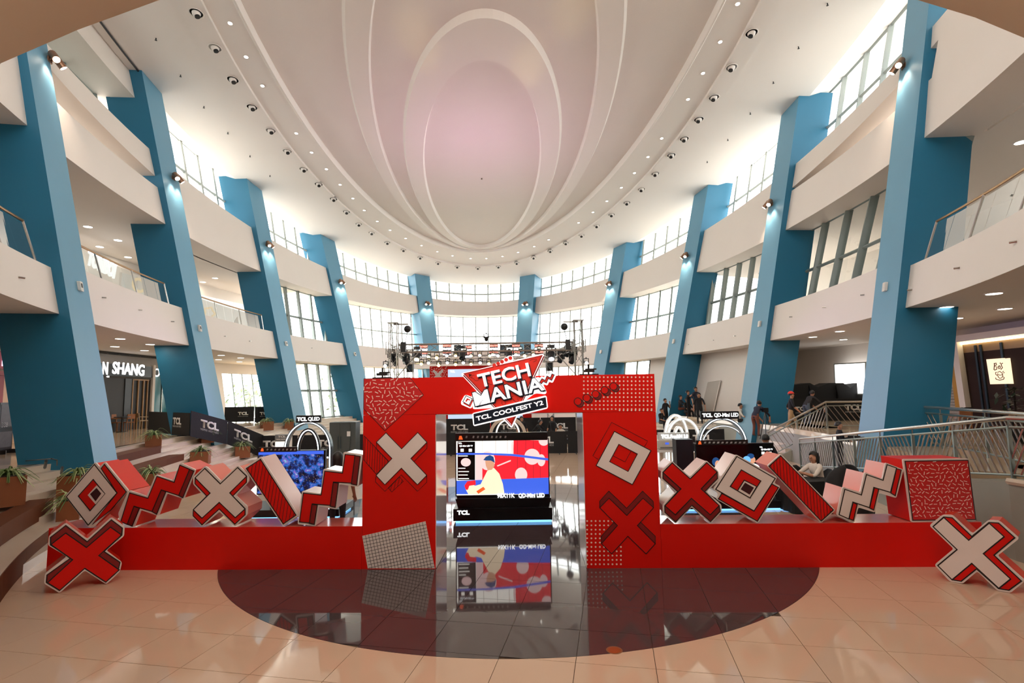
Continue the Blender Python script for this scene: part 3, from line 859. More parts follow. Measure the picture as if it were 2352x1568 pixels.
o = prism(GF, B6([(393, 1240), (1760, 922), (1782, 1115), (408, 1446)]), .105, .112).ob('name_bar', NAVY, sign)
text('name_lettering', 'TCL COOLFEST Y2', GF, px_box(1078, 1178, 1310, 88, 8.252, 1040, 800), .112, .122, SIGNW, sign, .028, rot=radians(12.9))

# ------------------------------------------------------------------ plinths
PH = .72
PL0, PR1 = GF.px(110, 1250)[0], GF.px(2252, 1200, -.02)[0]
pl = thing('plinth', 'long red plinth carrying five shapes left of the gate', 'plinth', tuple(GF.p((PL0 + GX0) / 2, 0, -.3)))
prism(GF, rect(PL0, 0, GX0 - .004, PH), -.64, 0).ob('body', RED, pl)
prism(GF, rect(PL0, PH, GX0 - .004, PH + .003), -.64, 0).ob('top_sheen', mat('plinth_top_sheen', srgb(226, 120, 108), .12, noise=.05), pl)  # pinkish sheen of the red top put into its colour
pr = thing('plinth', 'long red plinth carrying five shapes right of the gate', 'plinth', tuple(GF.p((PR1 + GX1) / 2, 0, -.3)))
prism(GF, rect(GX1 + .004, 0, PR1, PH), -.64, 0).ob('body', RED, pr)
prism(GF, rect(GX1 + .004, PH, PR1, PH + .003), -.64, 0).ob('top_sheen', MATS['plinth_top_sheen'], pr)

# ------------------------------------------------------------------ the big shapes
def prop(name, label, fr, outer, body_mat, layers, base, depth=.55, rnd=.03, cat='prop', group=None):
    """outer: plate outline in plane coordinates; layers: (name, poly or (poly, hole), material, outlined)"""
    lift = base - min(z for a, z in outer)
    up = lambda l: [(a, z + lift) for a, z in l]
    outer = up(outer); ac = sum(a for a, z in outer) / len(outer)
    t = thing(name, label, cat, tuple(fr.p(ac, base, -depth / 2)), group=group)
    prism(fr, offset(outer, -.012), -depth, -.03).ob('body', body_mat, t)
    fp = prism(fr, rounded(outer, rnd), -.03, 0.0).ob('front_plate', PW, t)
    d = 0.0
    for nm, poly, m, line in layers:
        poly = up(poly); d += .003
        o = prism(fr, poly, .0, d + .002).ob(nm, m, t)
        if line: stroke(fr, poly, .016, d, d + .0035).ob('outline', INK, o)
    return t, up
DEP = .55
K6 = lambda l: GF.pxs(crop(0, 1030, 4.237, l)); K8 = lambda l: GF.pxs(crop(460, 880, 4.48, l)); KA = lambda l: GF.pxs(crop(420, 1040, 8.252, l))
KB = lambda l: GF.pxs(crop(660, 1020, 7.84, l)); KC = lambda l: GF.pxs(crop(1510, 1050, 9.2235, l)); KD = lambda l: GF.pxs(crop(1630, 1040, 7.84, l)); KE = lambda l: GF.pxs(crop(1900, 1040, 6.533, l))
BASE = PH + .004
G_ = 'big cut-out shapes on the plinths'
HOLE = mat('recess_dark', srgb(60, 4, 20), .5, noise=.1)
prop('diamond_prop', 'red and white nested diamond standing on the left end of the left plinth', GF,
     K6([(925, 160), (966, 208), (1018, 157), (1248, 440), (905, 800), (860, 795), (630, 492)]), ORED,
     [('red_panel', K6([(985, 222), (1016, 182), (1230, 450), (1080, 625), (900, 765), (1140, 460)]), REDP, True), ('white_panel', K6([(920, 183), (1140, 460), (860, 772), (648, 497)]), PW, True),
      ('inner_panel', K6([(910, 328), (1022, 467), (880, 632), (765, 490)]), REDP, True), ('inner_frame', K6([(945, 385), (1022, 467), (935, 570), (858, 480)]), PW, False),
      ('centre', K6([(945, 410), (990, 465), (935, 540), (882, 470)]), HOLE, False)], BASE, group=G_)
prop('zigzag_prop', 'red zigzag with dark red shadow faces between diamond and white cross', GF,
     K6([(1755, 173), (1902, 240), (1785, 525), (1622, 470), (1538, 690), (1367, 632), (1300, 803), (1165, 750), (1148, 665), (1250, 440), (1425, 497), (1512, 287), (1680, 345)]), ORED,
     [('red_panel', K6([(1750, 195), (1845, 235), (1740, 490), (1570, 435), (1480, 645), (1305, 595), (1240, 772), (1175, 745), (1262, 465), (1440, 517), (1527, 305), (1695, 362)]), REDP, True)] +
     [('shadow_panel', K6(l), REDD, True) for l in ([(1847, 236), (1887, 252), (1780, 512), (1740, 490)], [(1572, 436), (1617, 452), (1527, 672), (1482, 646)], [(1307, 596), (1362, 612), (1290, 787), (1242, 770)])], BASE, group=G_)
prop('cross_prop', 'white cross with red lower edges standing on the left plinth', GF,
     KA([(418, 318), (470, 350), (715, 600), (1000, 335), (1050, 310), (1250, 500), (1250, 610), (1000, 880), (1222, 1090), (1212, 1250), (985, 1472), (690, 1182), (360, 1472), (175, 1268), (175, 1145), (405, 895), (190, 660), (195, 520)]), PINK,
     [('red_panel', KA([(418, 362), (712, 655), (1040, 345), (1210, 510), (1205, 625), (945, 885), (1180, 1125), (1180, 1240), (985, 1420), (690, 1130), (365, 1430), (195, 1260), (200, 1145), (455, 885), (230, 650), (235, 540)]), REDP, True),
      ('white_panel', KA([(418, 362), (712, 655), (1040, 345), (1210, 510), (890, 825), (1180, 1130), (995, 1295), (692, 1005), (365, 1305), (200, 1145), (520, 830), (235, 540)]), PW, True)], BASE, group=G_)
bl = K8([(475, 905), (620, 810), (985, 1385), (855, 1475)])
t, up = prop('bar_prop', 'red striped bar leaning between white cross and zigzag left of the gate', GF, K8([(452, 900), (622, 780), (1010, 1388), (852, 1503)]), PINKW, [('striped_panel', bl, REDP, True)], BASE, group=G_)
hatch(GF, up(bl), (-.14, -1), .062, .008, .005).ob('stripes', INK, [c for c in kids(t) if c.name.startswith('striped')][0], kind='stuff')
prop('zigzag_prop', 'red zigzag with white sides beside the left gate pillar', GF,
     KB([(1035, 185), (1355, 232), (1278, 815), (935, 765), (885, 1220), (560, 1160), (512, 1525), (180, 1485), (262, 885), (600, 938), (648, 488), (985, 540), (1010, 195)]), PINKW,
     [('red_panel', KB([(1040, 230), (1220, 245), (1155, 745), (830, 725), (775, 1145), (450, 1120), (400, 1460), (220, 1445), (290, 925), (610, 960), (675, 530), (995, 565)]), REDP, True)] +
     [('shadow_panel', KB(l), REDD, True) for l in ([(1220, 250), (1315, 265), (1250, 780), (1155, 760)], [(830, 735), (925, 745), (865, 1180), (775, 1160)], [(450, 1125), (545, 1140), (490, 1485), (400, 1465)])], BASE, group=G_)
prop('cross_prop', 'red cross with dark red lower edges beside the right gate pillar', GF,
     KC([(312, 148), (690, 482), (1040, 138), (1300, 372), (1312, 560), (1040, 800), (1362, 1080), (1368, 1232), (1130, 1482), (730, 1130), (390, 1482), (125, 1262), (112, 1090), (400, 805), (78, 535), (78, 370)]), PINKW,
     [('shadow_panel', KC([(315, 190), (695, 530), (1045, 185), (1265, 385), (1275, 520), (1005, 800), (1310, 1095), (1330, 1220), (1125, 1435), (730, 1090), (385, 1440), (160, 1240), (155, 1100), (430, 800), (120, 520), (118, 390)]), REDD, True),
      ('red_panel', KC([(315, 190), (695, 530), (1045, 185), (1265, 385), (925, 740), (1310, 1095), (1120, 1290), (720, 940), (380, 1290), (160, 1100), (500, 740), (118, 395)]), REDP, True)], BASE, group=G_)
prop('square_prop', 'white nested square tilted on its corner on the right plinth', GF,
     KD([(480, 88), (1222, 500), (1170, 608), (1280, 662), (875, 1332), (118, 892), (165, 800), (68, 712)]), PINKW,
     [('red_panel', KD([(1120, 620), (1240, 685), (860, 1290), (160, 890), (220, 790), (800, 1110)]), REDP, True), ('white_panel', KD([(490, 125), (1180, 520), (800, 1105), (110, 715)]), PW, True),
      ('inner_panel', KD([(570, 365), (920, 565), (725, 870), (370, 665)]), REDP, True), ('inner_frame', KD([(620, 550), (845, 665), (725, 870), (500, 740)]), PW, True), ('centre', KD([(635, 595), (795, 685), (715, 810), (555, 715)]), HOLE, False)], BASE, group=G_)
bl = KD([(1280, 110), (2230, 1085), (2010, 1285), (1070, 300)])
t, up = prop('bar_prop', 'red striped bar leaning against the tilted square on the right plinth', GF, KD([(1285, 75), (2270, 1090), (2012, 1322), (1042, 292)]), PINK, [('striped_panel', bl, REDP, True)], BASE, group=G_)
hatch(GF, up(bl), (.01, -1), .052, .008, .005).ob('stripes', INK, [c for c in kids(t) if c.name.startswith('striped')][0], kind='stuff')
prop('zigzag_prop', 'white zigzag with red shadow faces beside the sprinkled red cube', GF,
     KE([(882, 193), (1152, 300), (1042, 728), (782, 652), (725, 945), (472, 868), (412, 1098), (148, 992), (238, 558), (500, 640), (568, 338), (832, 440)]), PINK,
     [('white_panel', KE([(900, 225), (1040, 275), (950, 640), (700, 565), (635, 870), (385, 785), (325, 1040), (180, 975), (265, 595), (515, 680), (590, 375), (840, 460)]), PW, True)] +
     [('shadow_panel', KE(l), REDP, True) for l in ([(1040, 285), (1110, 305), (1020, 690), (955, 650)], [(705, 570), (770, 590), (695, 905), (635, 875)], [(385, 790), (445, 820), (390, 1060), (325, 1035)])], BASE, group=G_)
cp = KE([(1170, 170), (2115, 155), (2230, 1045), (1285, 1055)])
t, up = prop('cube_prop', 'large red cube with sprinkle-patterned front on the right plinth end', GF, KE([(1138, 138), (2128, 128), (2244, 1065), (1268, 1088)]), RED, [('sprinkle_panel', cp, REDPAT, True)], BASE, depth=.6, group=G_)
sprinkles(GF, up(cp), .074, .054, .0105, .005, 9).ob('sprinkles', SPR, [c for c in kids(t) if c.name.startswith('sprinkle_panel')][0], kind='stuff')
# the two crosses standing on the floor
def floor_frame(p, q):
    a, b = at_z(*p, 0), at_z(*q, 0); return Fr(a, (b - a))
FL = floor_frame((136, 1362), (242, 1342)); L6 = lambda l: FL.pxs(crop(0, 1030, 4.237, l))
prop('floor_cross', 'red cross with dark red edges standing on the floor beside the brown bench', FL,
     L6([(640, 722), (850, 880), (1085, 666), (1214, 755), (1208, 850), (1035, 990), (1188, 1105), (1168, 1195), (1035, 1320), (825, 1185), (580, 1405), (428, 1312), (438, 1215), (650, 1050), (468, 940), (476, 850)]), ORED,
     [('shadow_panel', L6([(640, 748), (848, 905), (1083, 692), (1190, 772), (1185, 842), (1012, 1000), (1168, 1105), (1150, 1180), (1030, 1297), (825, 1163), (580, 1378), (452, 1300), (458, 1228), (690, 1062), (492, 935), (492, 862)]), REDD, True),
      ('red_panel', L6([(640, 820), (842, 960), (1075, 762), (1183, 838), (962, 1038), (1160, 1178), (1030, 1297), (825, 1163), (580, 1378), (462, 1303), (706, 1080), (495, 932)]), REDP, True)], 0.0, depth=.42)
FR = floor_frame((2197, 1338), (2309, 1360)); L9 = lambda l: FR.pxs(crop(2040, 1100, 5.228, l))
prop('floor_cross', 'white cross with red edges standing on the floor before the sprinkled cube', FR,
     L9([(650, 422), (772, 424), (1010, 648), (1200, 485), (1332, 492), (1560, 690), (1562, 715), (1312, 912), (1631, 1200), (1625, 1232), (1468, 1358), (1310, 1332), (1070, 1100), (895, 1247), (740, 1222), (563, 1032), (570, 1008), (785, 830), (503, 560), (508, 535)]), ORED,
     [('red_panel', L9([(668, 447), (770, 457), (1005, 682), (1212, 513), (1325, 520), (1520, 695), (1270, 905), (1600, 1215), (1450, 1325), (1325, 1305), (1060, 1070), (878, 1217), (770, 1200), (595, 1030), (828, 838), (540, 562)]), REDP, True),
      ('white_panel', L9([(668, 452), (967, 725), (1212, 520), (1393, 683), (1143, 887), (1470, 1190), (1330, 1303), (1005, 1003), (768, 1200), (597, 1030), (828, 838), (540, 562)]), PW, True)], 0.0, depth=.42)
# ------------------------------------------------------------------ fittings of the hall
ORD = ['zeroth', 'first', 'second', 'third', 'fourth', 'fifth', 'sixth', 'seventh', 'eighth', 'ninth', 'tenth', 'eleventh', 'twelfth', 'thirteenth', 'fourteenth', 'fifteenth', 'sixteenth', 'seventeenth', 'eighteenth', 'nineteenth', 'twentieth']
def ordn(i):
    if i <= 20: return ORD[i]
    return {2: 'twenty', 3: 'thirty', 4: 'forty'}[i // 10] + '-' + ORD[i % 10] if i % 10 else {3: 'thirtieth', 4: 'fortieth'}[i // 10]
COLNAME = dict(L1='nearest left column', L2='second left column', L3='third left column', L4='fourth left column', C1='far column left of the screen', C2='far column right of the screen', R4='column behind the dotted gate corner', R3='column behind the standing crowd', R2='second right column', R1='nearest right column')
BRONZE = mat('bronze_housing', srgb(150, 112, 88), .35, metal=.6, noise=.06)
GREYC = mat('grey_recess', srgb(120, 118, 112), .6, noise=.05)
def col_frame(k):
    a = (col_pt(k, 6, .5) - col_pt(k, 6, -.5)).normalized()
    z = (col_pt(k, 9, 0) - col_pt(k, 6, 0)).normalized()
    n = (col_pt(k, 6, 0, -1) - col_pt(k, 6, 0)).normalized()
    return a, z, n
def col_at(k, x, y):
    """point on the front face of column k seen at photograph point (x, y)"""
    best = None
    for i in range(400):
        z = 1 + i * .05; p = col_pt(k, z); e = abs(px_y(p) - y)
        if best is None or e < best[0]: best = (e, z)
    z = best[1]; best = None
    for i in range(33):
        a = -.8 + i * .05; p = col_pt(k, z, a); e = abs(px_x(p) - x)
        if best is None or e < best[0]: best = (e, a)
    return col_pt(k, z, best[1])
for k, (x, y) in dict(L1=(112, 103), L2=(398, 405), L3=(612, 562), L4=(779, 647), C1=(980, 698), C2=(1208, 698), R4=(1403, 650), R3=(1579, 585), R2=(1773, 461), R1=(2076, 133)).items():
    a, z, n = col_frame(k); q = col_at(k, x, y)
    t = thing('wall_spotlight', 'bronze twin wall spotlight on the ' + COLNAME[k], 'lamp', tuple(q), group='twin spotlights on the blue columns')
    I = Matrix((a, n, a.cross(n))).transposed().to_4x4()
    f = Fr(q, a); f.n = n
    prism(f, rect(-.12, -.09, .12, .09), 0.002, .05).ob('wall_plate', BRONZE, t)
    up = Vector((0, 0, 1))
    for s in (-1, 1):
        ax = (n * .55 - up * .75 + a * s * .42).normalized(); c = q + n * .2 + a * s * .14 + up * .05
        MB().tube([q + n * .05 + a * s * .05, c], .025, 6).ob('arm', BRONZE, t)
        h = MB().tube([c - ax * .17, c + ax * .22], .115, 14).ob('lamp_housing', BRONZE, t)
        MB().tube([c + ax * .215, c + ax * .228], .095, 14).ob('lens', LAMPE, h)
        lamp_ob('column_spot', 'SPOT', c + ax * .3, 110, (1, .8, .62), target=c + ax * .3 + Vector((0, 0, -3)) - n * .22 + a * s * .1, size=.09, spot=85, blend=.7, parent=t)
for k, (x, y), dk in (('L1', (180, 656), 1), ('L2', (457, 754), 1), ('L3', (656, 789), 1), ('L4', (814, 813), 1), ('R4', (1381, 807), 0), ('R3', (1549, 783), 0), ('R2', (1746, 745), 0), ('R1', (2036, 657), 0)):
    a, z, n = col_frame(k); q = col_at(k, x, y); f = Fr(q, a, z); f.n = n
    t = thing('wall_sensor', 'small white wall box on the ' + COLNAME[k], 'sensor', tuple(q), group='white boxes on the blue columns')
    prism(f, rounded(rect(-.09, -.15, .09, .15), .03), .002, .09).ob('housing', mat('white_plastic', srgb(226, 222, 214), .4, noise=.01) if 'white_plastic' not in MATS else MATS['white_plastic'], t)
    prism(f, rect(-.05, -.04, .05, .09), .09, .094).ob('window', BLACK if dk else MATS['white_plastic'], t)

# ------------------------------------------------------------------ ceiling ring of eyeball spotlights and the small downlights inside it
def ceil_pt(x, y, dz=0.0):
    r = ray(x, y); dv = -r.x * SA + r.y * CA
    t = (11.466 + .113 * 53 + dz) / (r.z + .113 * dv)
    return Vector((0, 0, CAM_H)) + r * t
CN = Vector((*W2(0, .113), 1)).normalized()   # ceiling plane normal
CQ = Vector((0, 0, 1)).rotation_difference(CN).to_matrix().to_4x4()
RING = [(451, 29), (494, 109), (535, 182), (579, 245), (622, 299), (660, 346), (697.5, 387.6), (732, 422), (766, 456), (795.7, 485.5), (824, 513.6), (853.5, 533.6), (889.6, 556), (926.6, 572.7), (965, 590), (1006, 602.5), (1050, 611), (1097.5, 614), (1144.7, 611), (1186.8, 602.5), (1225.5, 590), (1263.8, 575), (1299.5, 557), (1335.6, 539.5), (1370.5, 517.4), (1404.5, 492), (1439.8, 464.7), (1473, 433.7), (1505, 398), (1541.8, 355.4), (1571.6, 318), (1604.8, 273.4), (1639.6, 223), (1680, 154), (1726, 75)]
def ring_spot():
    t = thing('ceiling_spotlight', 'x', 'spotlight', (0, 0, 0))
    MB().lathe([(.27, -.015), (.285, -.03), (.25, -.045), (.235, -.02)], 20).ob('trim_ring', CEILM, t)
    MB().lathe([(.235, -.02), (.20, .08), (.01, .10)], 20).ob('recess_cup', GREYC, t)
    e = MB().ball((0, 0, -.02), .165, 14, 9, (1, 1, 1)).ob('eyeball', CEILM, t, smooth=True)
    ax = Vector((0, .35, -1)).normalized()
    MB().tube([Vector((0, 0, -.02)) + ax * .10, Vector((0, 0, -.02)) + ax * .185], .10, 14).ob('aperture', BLACK, e)
    return t
proto = ring_spot(); pk = kids(proto); km = {proto: pk}
for c in pk: km[c] = kids(c)
for i, (x, y) in enumerate(RING):
    p = ceil_pt(x, y, -.10); u, v = UV(p.x, p.y)
    o = proto if i == 0 else copy_tree(proto, kidmap=km)
    d = Vector((*W2(.64 - u, 24.7 - v), 0)); rz = atan2(d.y, d.x) - pi / 2
    o.matrix_world = Matrix.Translation(p) @ CQ @ Matrix.Rotation(rz, 4, 'Z'); WM[o] = o.matrix_world.copy()
    set_props(o, 'recessed eyeball spotlight in the ceiling ring, %s from the left end' % ordn(i + 1), 'spotlight', 'eyeball spotlights in the ceiling ring')
SML = crop(0, 0, 2.936, [(1552, 155), (1660, 382), (1770, 577), (1998, 897)]) + crop(700, 0, 2.352, [(37, 822), (117, 912), (191, 996), (260, 1070), (322, 1135), (392, 1194), (461, 1242), (545, 1286), (631, 1325), (716, 1358), (798, 1380), (896, 1395), (981, 1395), (1068, 1384), (1152, 1362), (1239, 1330), (1317, 1294), (1479, 1202), (1557, 1145), (1632, 1085), (1710, 1012), (1781, 933), (1854, 846), (1928, 746), (2070, 535), (2151, 394), (2244, 225), (2338, 20)])
def small_light(r=.085):
    t = thing('ceiling_downlight', 'x', 'downlight', (0, 0, 0))
    MB().lathe([(r, -.02), (r * 1.25, -.012), (r * 1.25, 0)], 14).ob('trim', CEILM, t)
    MB().lathe([(r * .98, -.024), (r * .98, -.015)], 14).ob('lens', DLE, t)
    return t
proto = small_light(); km = {proto: kids(proto)}
for i, (x, y) in enumerate(SML):
    o = proto if i == 0 else copy_tree(proto, kidmap=km)
    o.matrix_world = Matrix.Translation(ceil_pt(x, y, .02)) @ CQ
    set_props(o, 'small bright downlight inside the ceiling ring, %s from the left end' % ordn(i + 1), 'downlight', 'small downlights inside the spotlight ring')
# sprinkler heads: small dark points of the ceiling
HEADS = crop(0, 0, 2.936, [(1052, 258), (1218, 505), (1375, 717), (1537, 892), (1686, 1048), (1821, 1181)]) + crop(1552, 0, 2.936, [(1023, 23), (828, 315), (658, 551), (503, 760), (351, 938), (212, 1087)])
hm = MB().lathe([(.02, -.10), (.05, -.09), (.02, -.06), (.025, 0)], 8).mesh('sprinkler_head')
for i, (x, y) in enumerate(HEADS):
    o = mesh_ob('sprinkler_head', hm, BLACK); o.location = ceil_pt(x, y, 0)
    set_props(o, 'tiny dark sprinkler head in the outer ceiling, %s on the %s side' % (ordn(i % 6 + 1), 'left' if i < 6 else 'right'), 'sprinkler', 'sprinkler heads in the outer ceiling')

# downlights in the gallery soffits
DLS = [('left', 5.3, [(276, 777), (264, 795), (345, 790), (332, 804), (508, 815), (502, 825), (553, 821), (550, 830), (596, 826)]),
       ('upper left', 10.754, [(202, 520), (271, 551), (229, 566), (294, 590), (309, 614), (494, 638), (466, 647)]),
       ('right', 5.3, [(2283, 673), (2174, 704), (2308, 708), (1929, 760), (1867, 773), (1937, 779), (2198, 730)]), ('upper right', 10.754, [(2345, 326)])]
proto = None
for side, z, l in DLS:
    for i, (x, y) in enumerate(sorted(l)):
        p = at_z(x, y, z)
        if proto is None: proto = small_light(.17); km = {proto: kids(proto)}; o = proto
        else: o = copy_tree(proto, kidmap=km)
        o.location = p
        set_props(o, 'round downlight in the %s gallery soffit, %s from the left' % (side, ordn(i + 1)), 'downlight', 'downlights in the %s gallery soffit' % side)
        if (x, y) not in ((2198, 730), (2174, 704)): lamp_ob('downlight_light', 'AREA', p - Vector((0, 0, .05)), 12, (1, .88, .72), size=.3, shape='DISK', parent=o).location = (0, 0, -.05)

# ------------------------------------------------------------------ glass railings of the upper gallery
def railing(label, t0, t1, zb, zr, off, npost, npane):
    t = thing('glass_railing', label, 'railing', tuple(ell((t0 + t1) / 2, zb, off)))
    n = 24
    MB().tube([ell(s, zr, off) for s in lin(t0, t1, n)], .035, 8).ob('handrail', BRASS, t)
    for s in lin(t0, t1, npost - 1):
        MB().tube([ell(s, zb, off), ell(s, zr, off)], .03, 6).ob('post', CHROME, t)
    for s0, s1 in zip(lin(t0, t1, npane)[:-1], lin(t0, t1, npane)[1:]):
        e = (s1 - s0) * .01
        MB().strip([[ell(s, zb + .02, off), ell(s, zr - .1, off)] for s in lin(s0 + e, s1 - e, 4)]).ob('glass_panel', GLASSR, t)
    return t
railing('curved glass railing with wooden handrail at the left picture edge', 232, 206.5, 6.6, 7.75, .25, 7, 12)
railing('curved glass railing with wooden handrail behind the nearest left column', 202.5, 185.5, 6.99, 7.95, .25, 4, 9)
railing('curved glass railing with wooden handrail between second and third left columns', 181, 164.5, 6.99, 7.95, .25, 4, 9)
railing('curved glass railing with wooden handrail at the right picture edge', -28, -60, 6.6, 7.75, .25, 7, 14)

# ------------------------------------------------------------------ curved brown benches on the left steps
def inset_of(p):
    u, v = UV(p.x, p.y); A, B, uc, vc = ell_par(5.3); lo, hi = -12.0, 9.0
    for _ in range(40):
        m = (lo + hi) / 2
        if ((u - uc) / (A + m)) ** 2 + ((v - vc) / (B + m)) ** 2 > 1: lo = m
        else: hi = m
    return -lo
def surf(p):
    """height of the steps / gallery floor at plan position p"""
    d = inset_of(p); u, v = UV(p.x, p.y)
    D, O = drop_w(v), (flare(v) if u < 0 else 0.0)
    if d <= -O: return PLZ
    if d >= D: return 0.0
    n = 8; k = int((D - d) / (D + O) * n) + 1
    return PLZ * min(n, k) / n
def on_steps(x, y):
    z = 1.4
    while z > 0:
        p = at_z(x, y, z)
        if surf(p) >= z - 1e-6: return at_z(x, y, min(z, surf(p)))
        z -= .005
    return at_z(x, y, 0)
def bench(label, t0, t1, i0, i1, z0, z1, topm=None, seam=3):
    t = thing('curved_bench', label, 'bench', tuple(ell((t0 + t1) / 2, 5.3, -(i0 + i1) / 2, z0)), group='brown benches on the left steps')
    ts = lin(t0, t1, seam)
    for a, b in zip(ts[:-1], ts[1:]):
        rows = []
        for s in lin(a, b - (b - a) * .004, 6):
            rows.append([ell(s, 5.3, -i0, z0), ell(s, 5.3, -i0, z1), ell(s, 5.3, -i1, z1), ell(s, 5.3, -i1, z0), ell(s, 5.3, -i0, z0)])
        mb = MB(); mb.strip(rows); mb.f += [(0, 1, 2, 3), tuple((len(rows) - 1) * 5 + i for i in (3, 2, 1, 0))]
        mb.ob('section', BROWN, t)
        if topm:
            rows = [[ell(s, 5.3, -i0 + .01, z1 + .012), ell(s, 5.3, -i1, z1 + .012), ell(s, 5.3, -i1, z1 + .002), ell(s, 5.3, -i0 + .01, z1 + .002), ell(s, 5.3, -i0 + .01, z1 + .012)] for s in lin(a, b, 6)]
            MB().strip(rows).ob('seat_top', topm, t)
    return t
def t_of(x, y, z, i):
    best = None
    for s in lin(236, 140, 960):
        p = ell(s, 5.3, -i, z)
        if p.y < 2: continue
        e = abs(px_x(p) - x)
        if best is None or e < best[0]: best = (e, s)
    return best[1]
bench('long curved brown bench at floor level along the left picture edge', 234, t_of(118, 1260, 0, 1.47), 1.47, 1.0, 0, .40, STONE, 3)
bench('upper brown bench block at the left edge, ending beside the red floor cross', 234, t_of(121, 1184, .4, 1.02), 1.02, .6, .415, .77, None, 2)
for lab, (xa, ya), (xb, yb) in (('brown bench at the foot of the nearest left column', (222, 1090), (370, 1046)), ('lower brown bench between planters behind the diamond shape', (300, 1098), (422, 1065))):
    pb = on_steps(xb, yb); i0 = inset_of(pb); z0 = pb.z
    bench(lab, t_of(xa, ya, z0, i0), t_of(xb, yb, z0, i0), i0, i0 - .48, z0 - .0, z0 + .36, None, 3)

# ------------------------------------------------------------------ planters with spider plants
LEAF = mat('spider_plant_leaf', srgb(92, 118, 62), .5, noise=.25, scale=3)
LEAFP = mat('pale_leaf', srgb(170, 184, 128), .5, noise=.2, scale=3)
SOIL = mat('soil', srgb(50, 38, 30), .9, noise=.3)
CORTEN = mat('corten_brown', srgb(140, 82, 48), .55, noise=.12, scale=3)
def planter(label, p, w, h, rz, seed, plant=.55):
    t = thing('planter', label, 'planter', tuple(p), rz, 'brown planters with spider plants')
    I = WM[t]
    b = MB(); hw = w / 2
    b.hexa([I @ Vector(q) for q in ((-hw, -hw, 0), (hw, -hw, 0), (hw, hw, 0), (-hw, hw, 0), (-hw, -hw, h), (hw, -hw, h), (hw, hw, h), (-hw, hw, h))]); b.ob('box', CORTEN, t)
    MB().box(-hw + .03, hw - .03, -hw + .03, hw - .03, h, h + .012, I).ob('soil', SOIL, t)
    r = random.Random(seed); mbs = (MB(), MB())
    for i in range(46):
        an = r.uniform(0, 2 * pi); L = plant * r.uniform(.7, 1.25); ri = r.uniform(.25, .95); base = Vector((cos(an) * hw * .3 * r.random(), sin(an) * hw * .3 * r.random(), h + .01)); d = Vector((cos(an), sin(an), 0)); q = Vector((-d.y, d.x, 0)); rows = []
        for j in range(6):
            s = j / 5; c = base + d * (L * s * (.35 + .65 * s) * (1.1 - ri * .4)) + Vector((0, 0, L * (ri * 1.5 * s - (ri + .55) * s * s)))
            wd = .026 * (1 - s * .85) + .002; rows.append([I @ (c - q * wd), I @ (c + Vector((0, 0, wd * .5))), I @ (c + q * wd)])
        mbs[i % 3 == 0].strip(rows)
    pl_ = mbs[0].ob('leaves', LEAF, t, kind='stuff'); mbs[1].ob('pale_leaves', LEAFP, t, kind='stuff')
    return t
PL = [((180, 1088), .62, .5, 'brown planter with spider plant beside the foot of the nearest left column'), ((352, 1030), .5, .5, 'brown planter with spider plant at the end of the upper brown bench'),
      ((474, 1016), .5, .5, 'brown planter with spider plant in front of the tilted TCL banner'), ((460, 1066), .62, .5, 'brown planter with spider plant behind the red zigzag shape'),
      ((556, 1050), .6, .5, 'brown planter with spider plant at the low end of the black banners'), ((14, 1160), .6, .62, 'brown planter at the left picture edge above the brown bench'),
      ((345, 1122), .4, .45, 'brown planter with spider plant between diamond and zigzag shapes'), ((158, 1192), .4, .42, 'brown planter with long drooping leaves behind the diamond shape'),
      ((612, 988), .6, .5, 'brown planter with yellowish plant in front of the far black banner'), ((664, 987), .5, .5, 'brown planter left of the hanging screen sign with LED arch')]
for i, ((x, y), w, h, lab) in enumerate(PL):
    q = at_y(180, 1088, 13.3) if i == 0 else on_steps(x, y)
    if i == 0: q.z = surf(q)
    planter(lab, q, w, h, .35 + .2 * (i % 3), 30 + i)

# thin trestle frames lying on the left steps
fr_ = thing('metal_frame', 'thin black bent metal frame lying on the pale left steps', 'frame', tuple(on_steps(125, 1060)))
P = [at_z(45, 1059, PLZ + .02), at_z(118, 1053, PLZ + .35), at_z(131, 1056, PLZ + .3), at_z(131, 1068, PLZ + .02)]
MB().tube(P, .014, 6).ob('tube', BLACK, fr_)
MB().tube([at_z(103, 1074, PLZ), at_z(106, 1058, PLZ + .25)], .03, 6).ob('clamp', BLACK, fr_)
MB().tube([at_z(141, 1087, PLZ - .2), at_z(143, 1073, PLZ + .05)], .03, 6).ob('clamp', BLACK, fr_)

# small metal brackets on the lower white band
brm = MB(); brm.tube([Vector((0, 0, 0)), Vector((0, -.12, 0))], .025, 6); brm = brm.mesh('band_bracket')
BRK = [(42, 634), (143, 683), (234, 686), (318, 713), (393, 737), (515, 773), (572, 784), (715, 800), (1582, 792), (1640, 780), (1690, 772), (1820, 726), (1897, 704), (1985, 677), (2095, 663), (2205, 614), (2336, 553)]
for i, (x, y) in enumerate(BRK):
    best = None
    for z in lin(5.4, 6.9, 15):
        p = ell(t_at(x, z, 0, *((236, 92) if x < 1176 else (88, -60))), z, 0); e = abs(px_y(p) - y)
        if best is None or e < best[0]: best = (e, p)
    p = best[1]; o = bpy.data.objects.new('band_bracket', brm); COL.objects.link(o)
    if not brm.materials: brm.materials.append(CHROME)
    d = Vector((*W2(.84, 27), 0)) - Vector((p.x, p.y, 0)); o.location = p; o.rotation_euler = (0, 0, atan2(d.y, d.x) + pi / 2); WM[o] = Matrix.Translation(p)
    set_props(o, 'tiny metal bracket on the lower white band, %s from the left' % ordn(i + 1), 'bracket', 'small brackets on the lower white band')
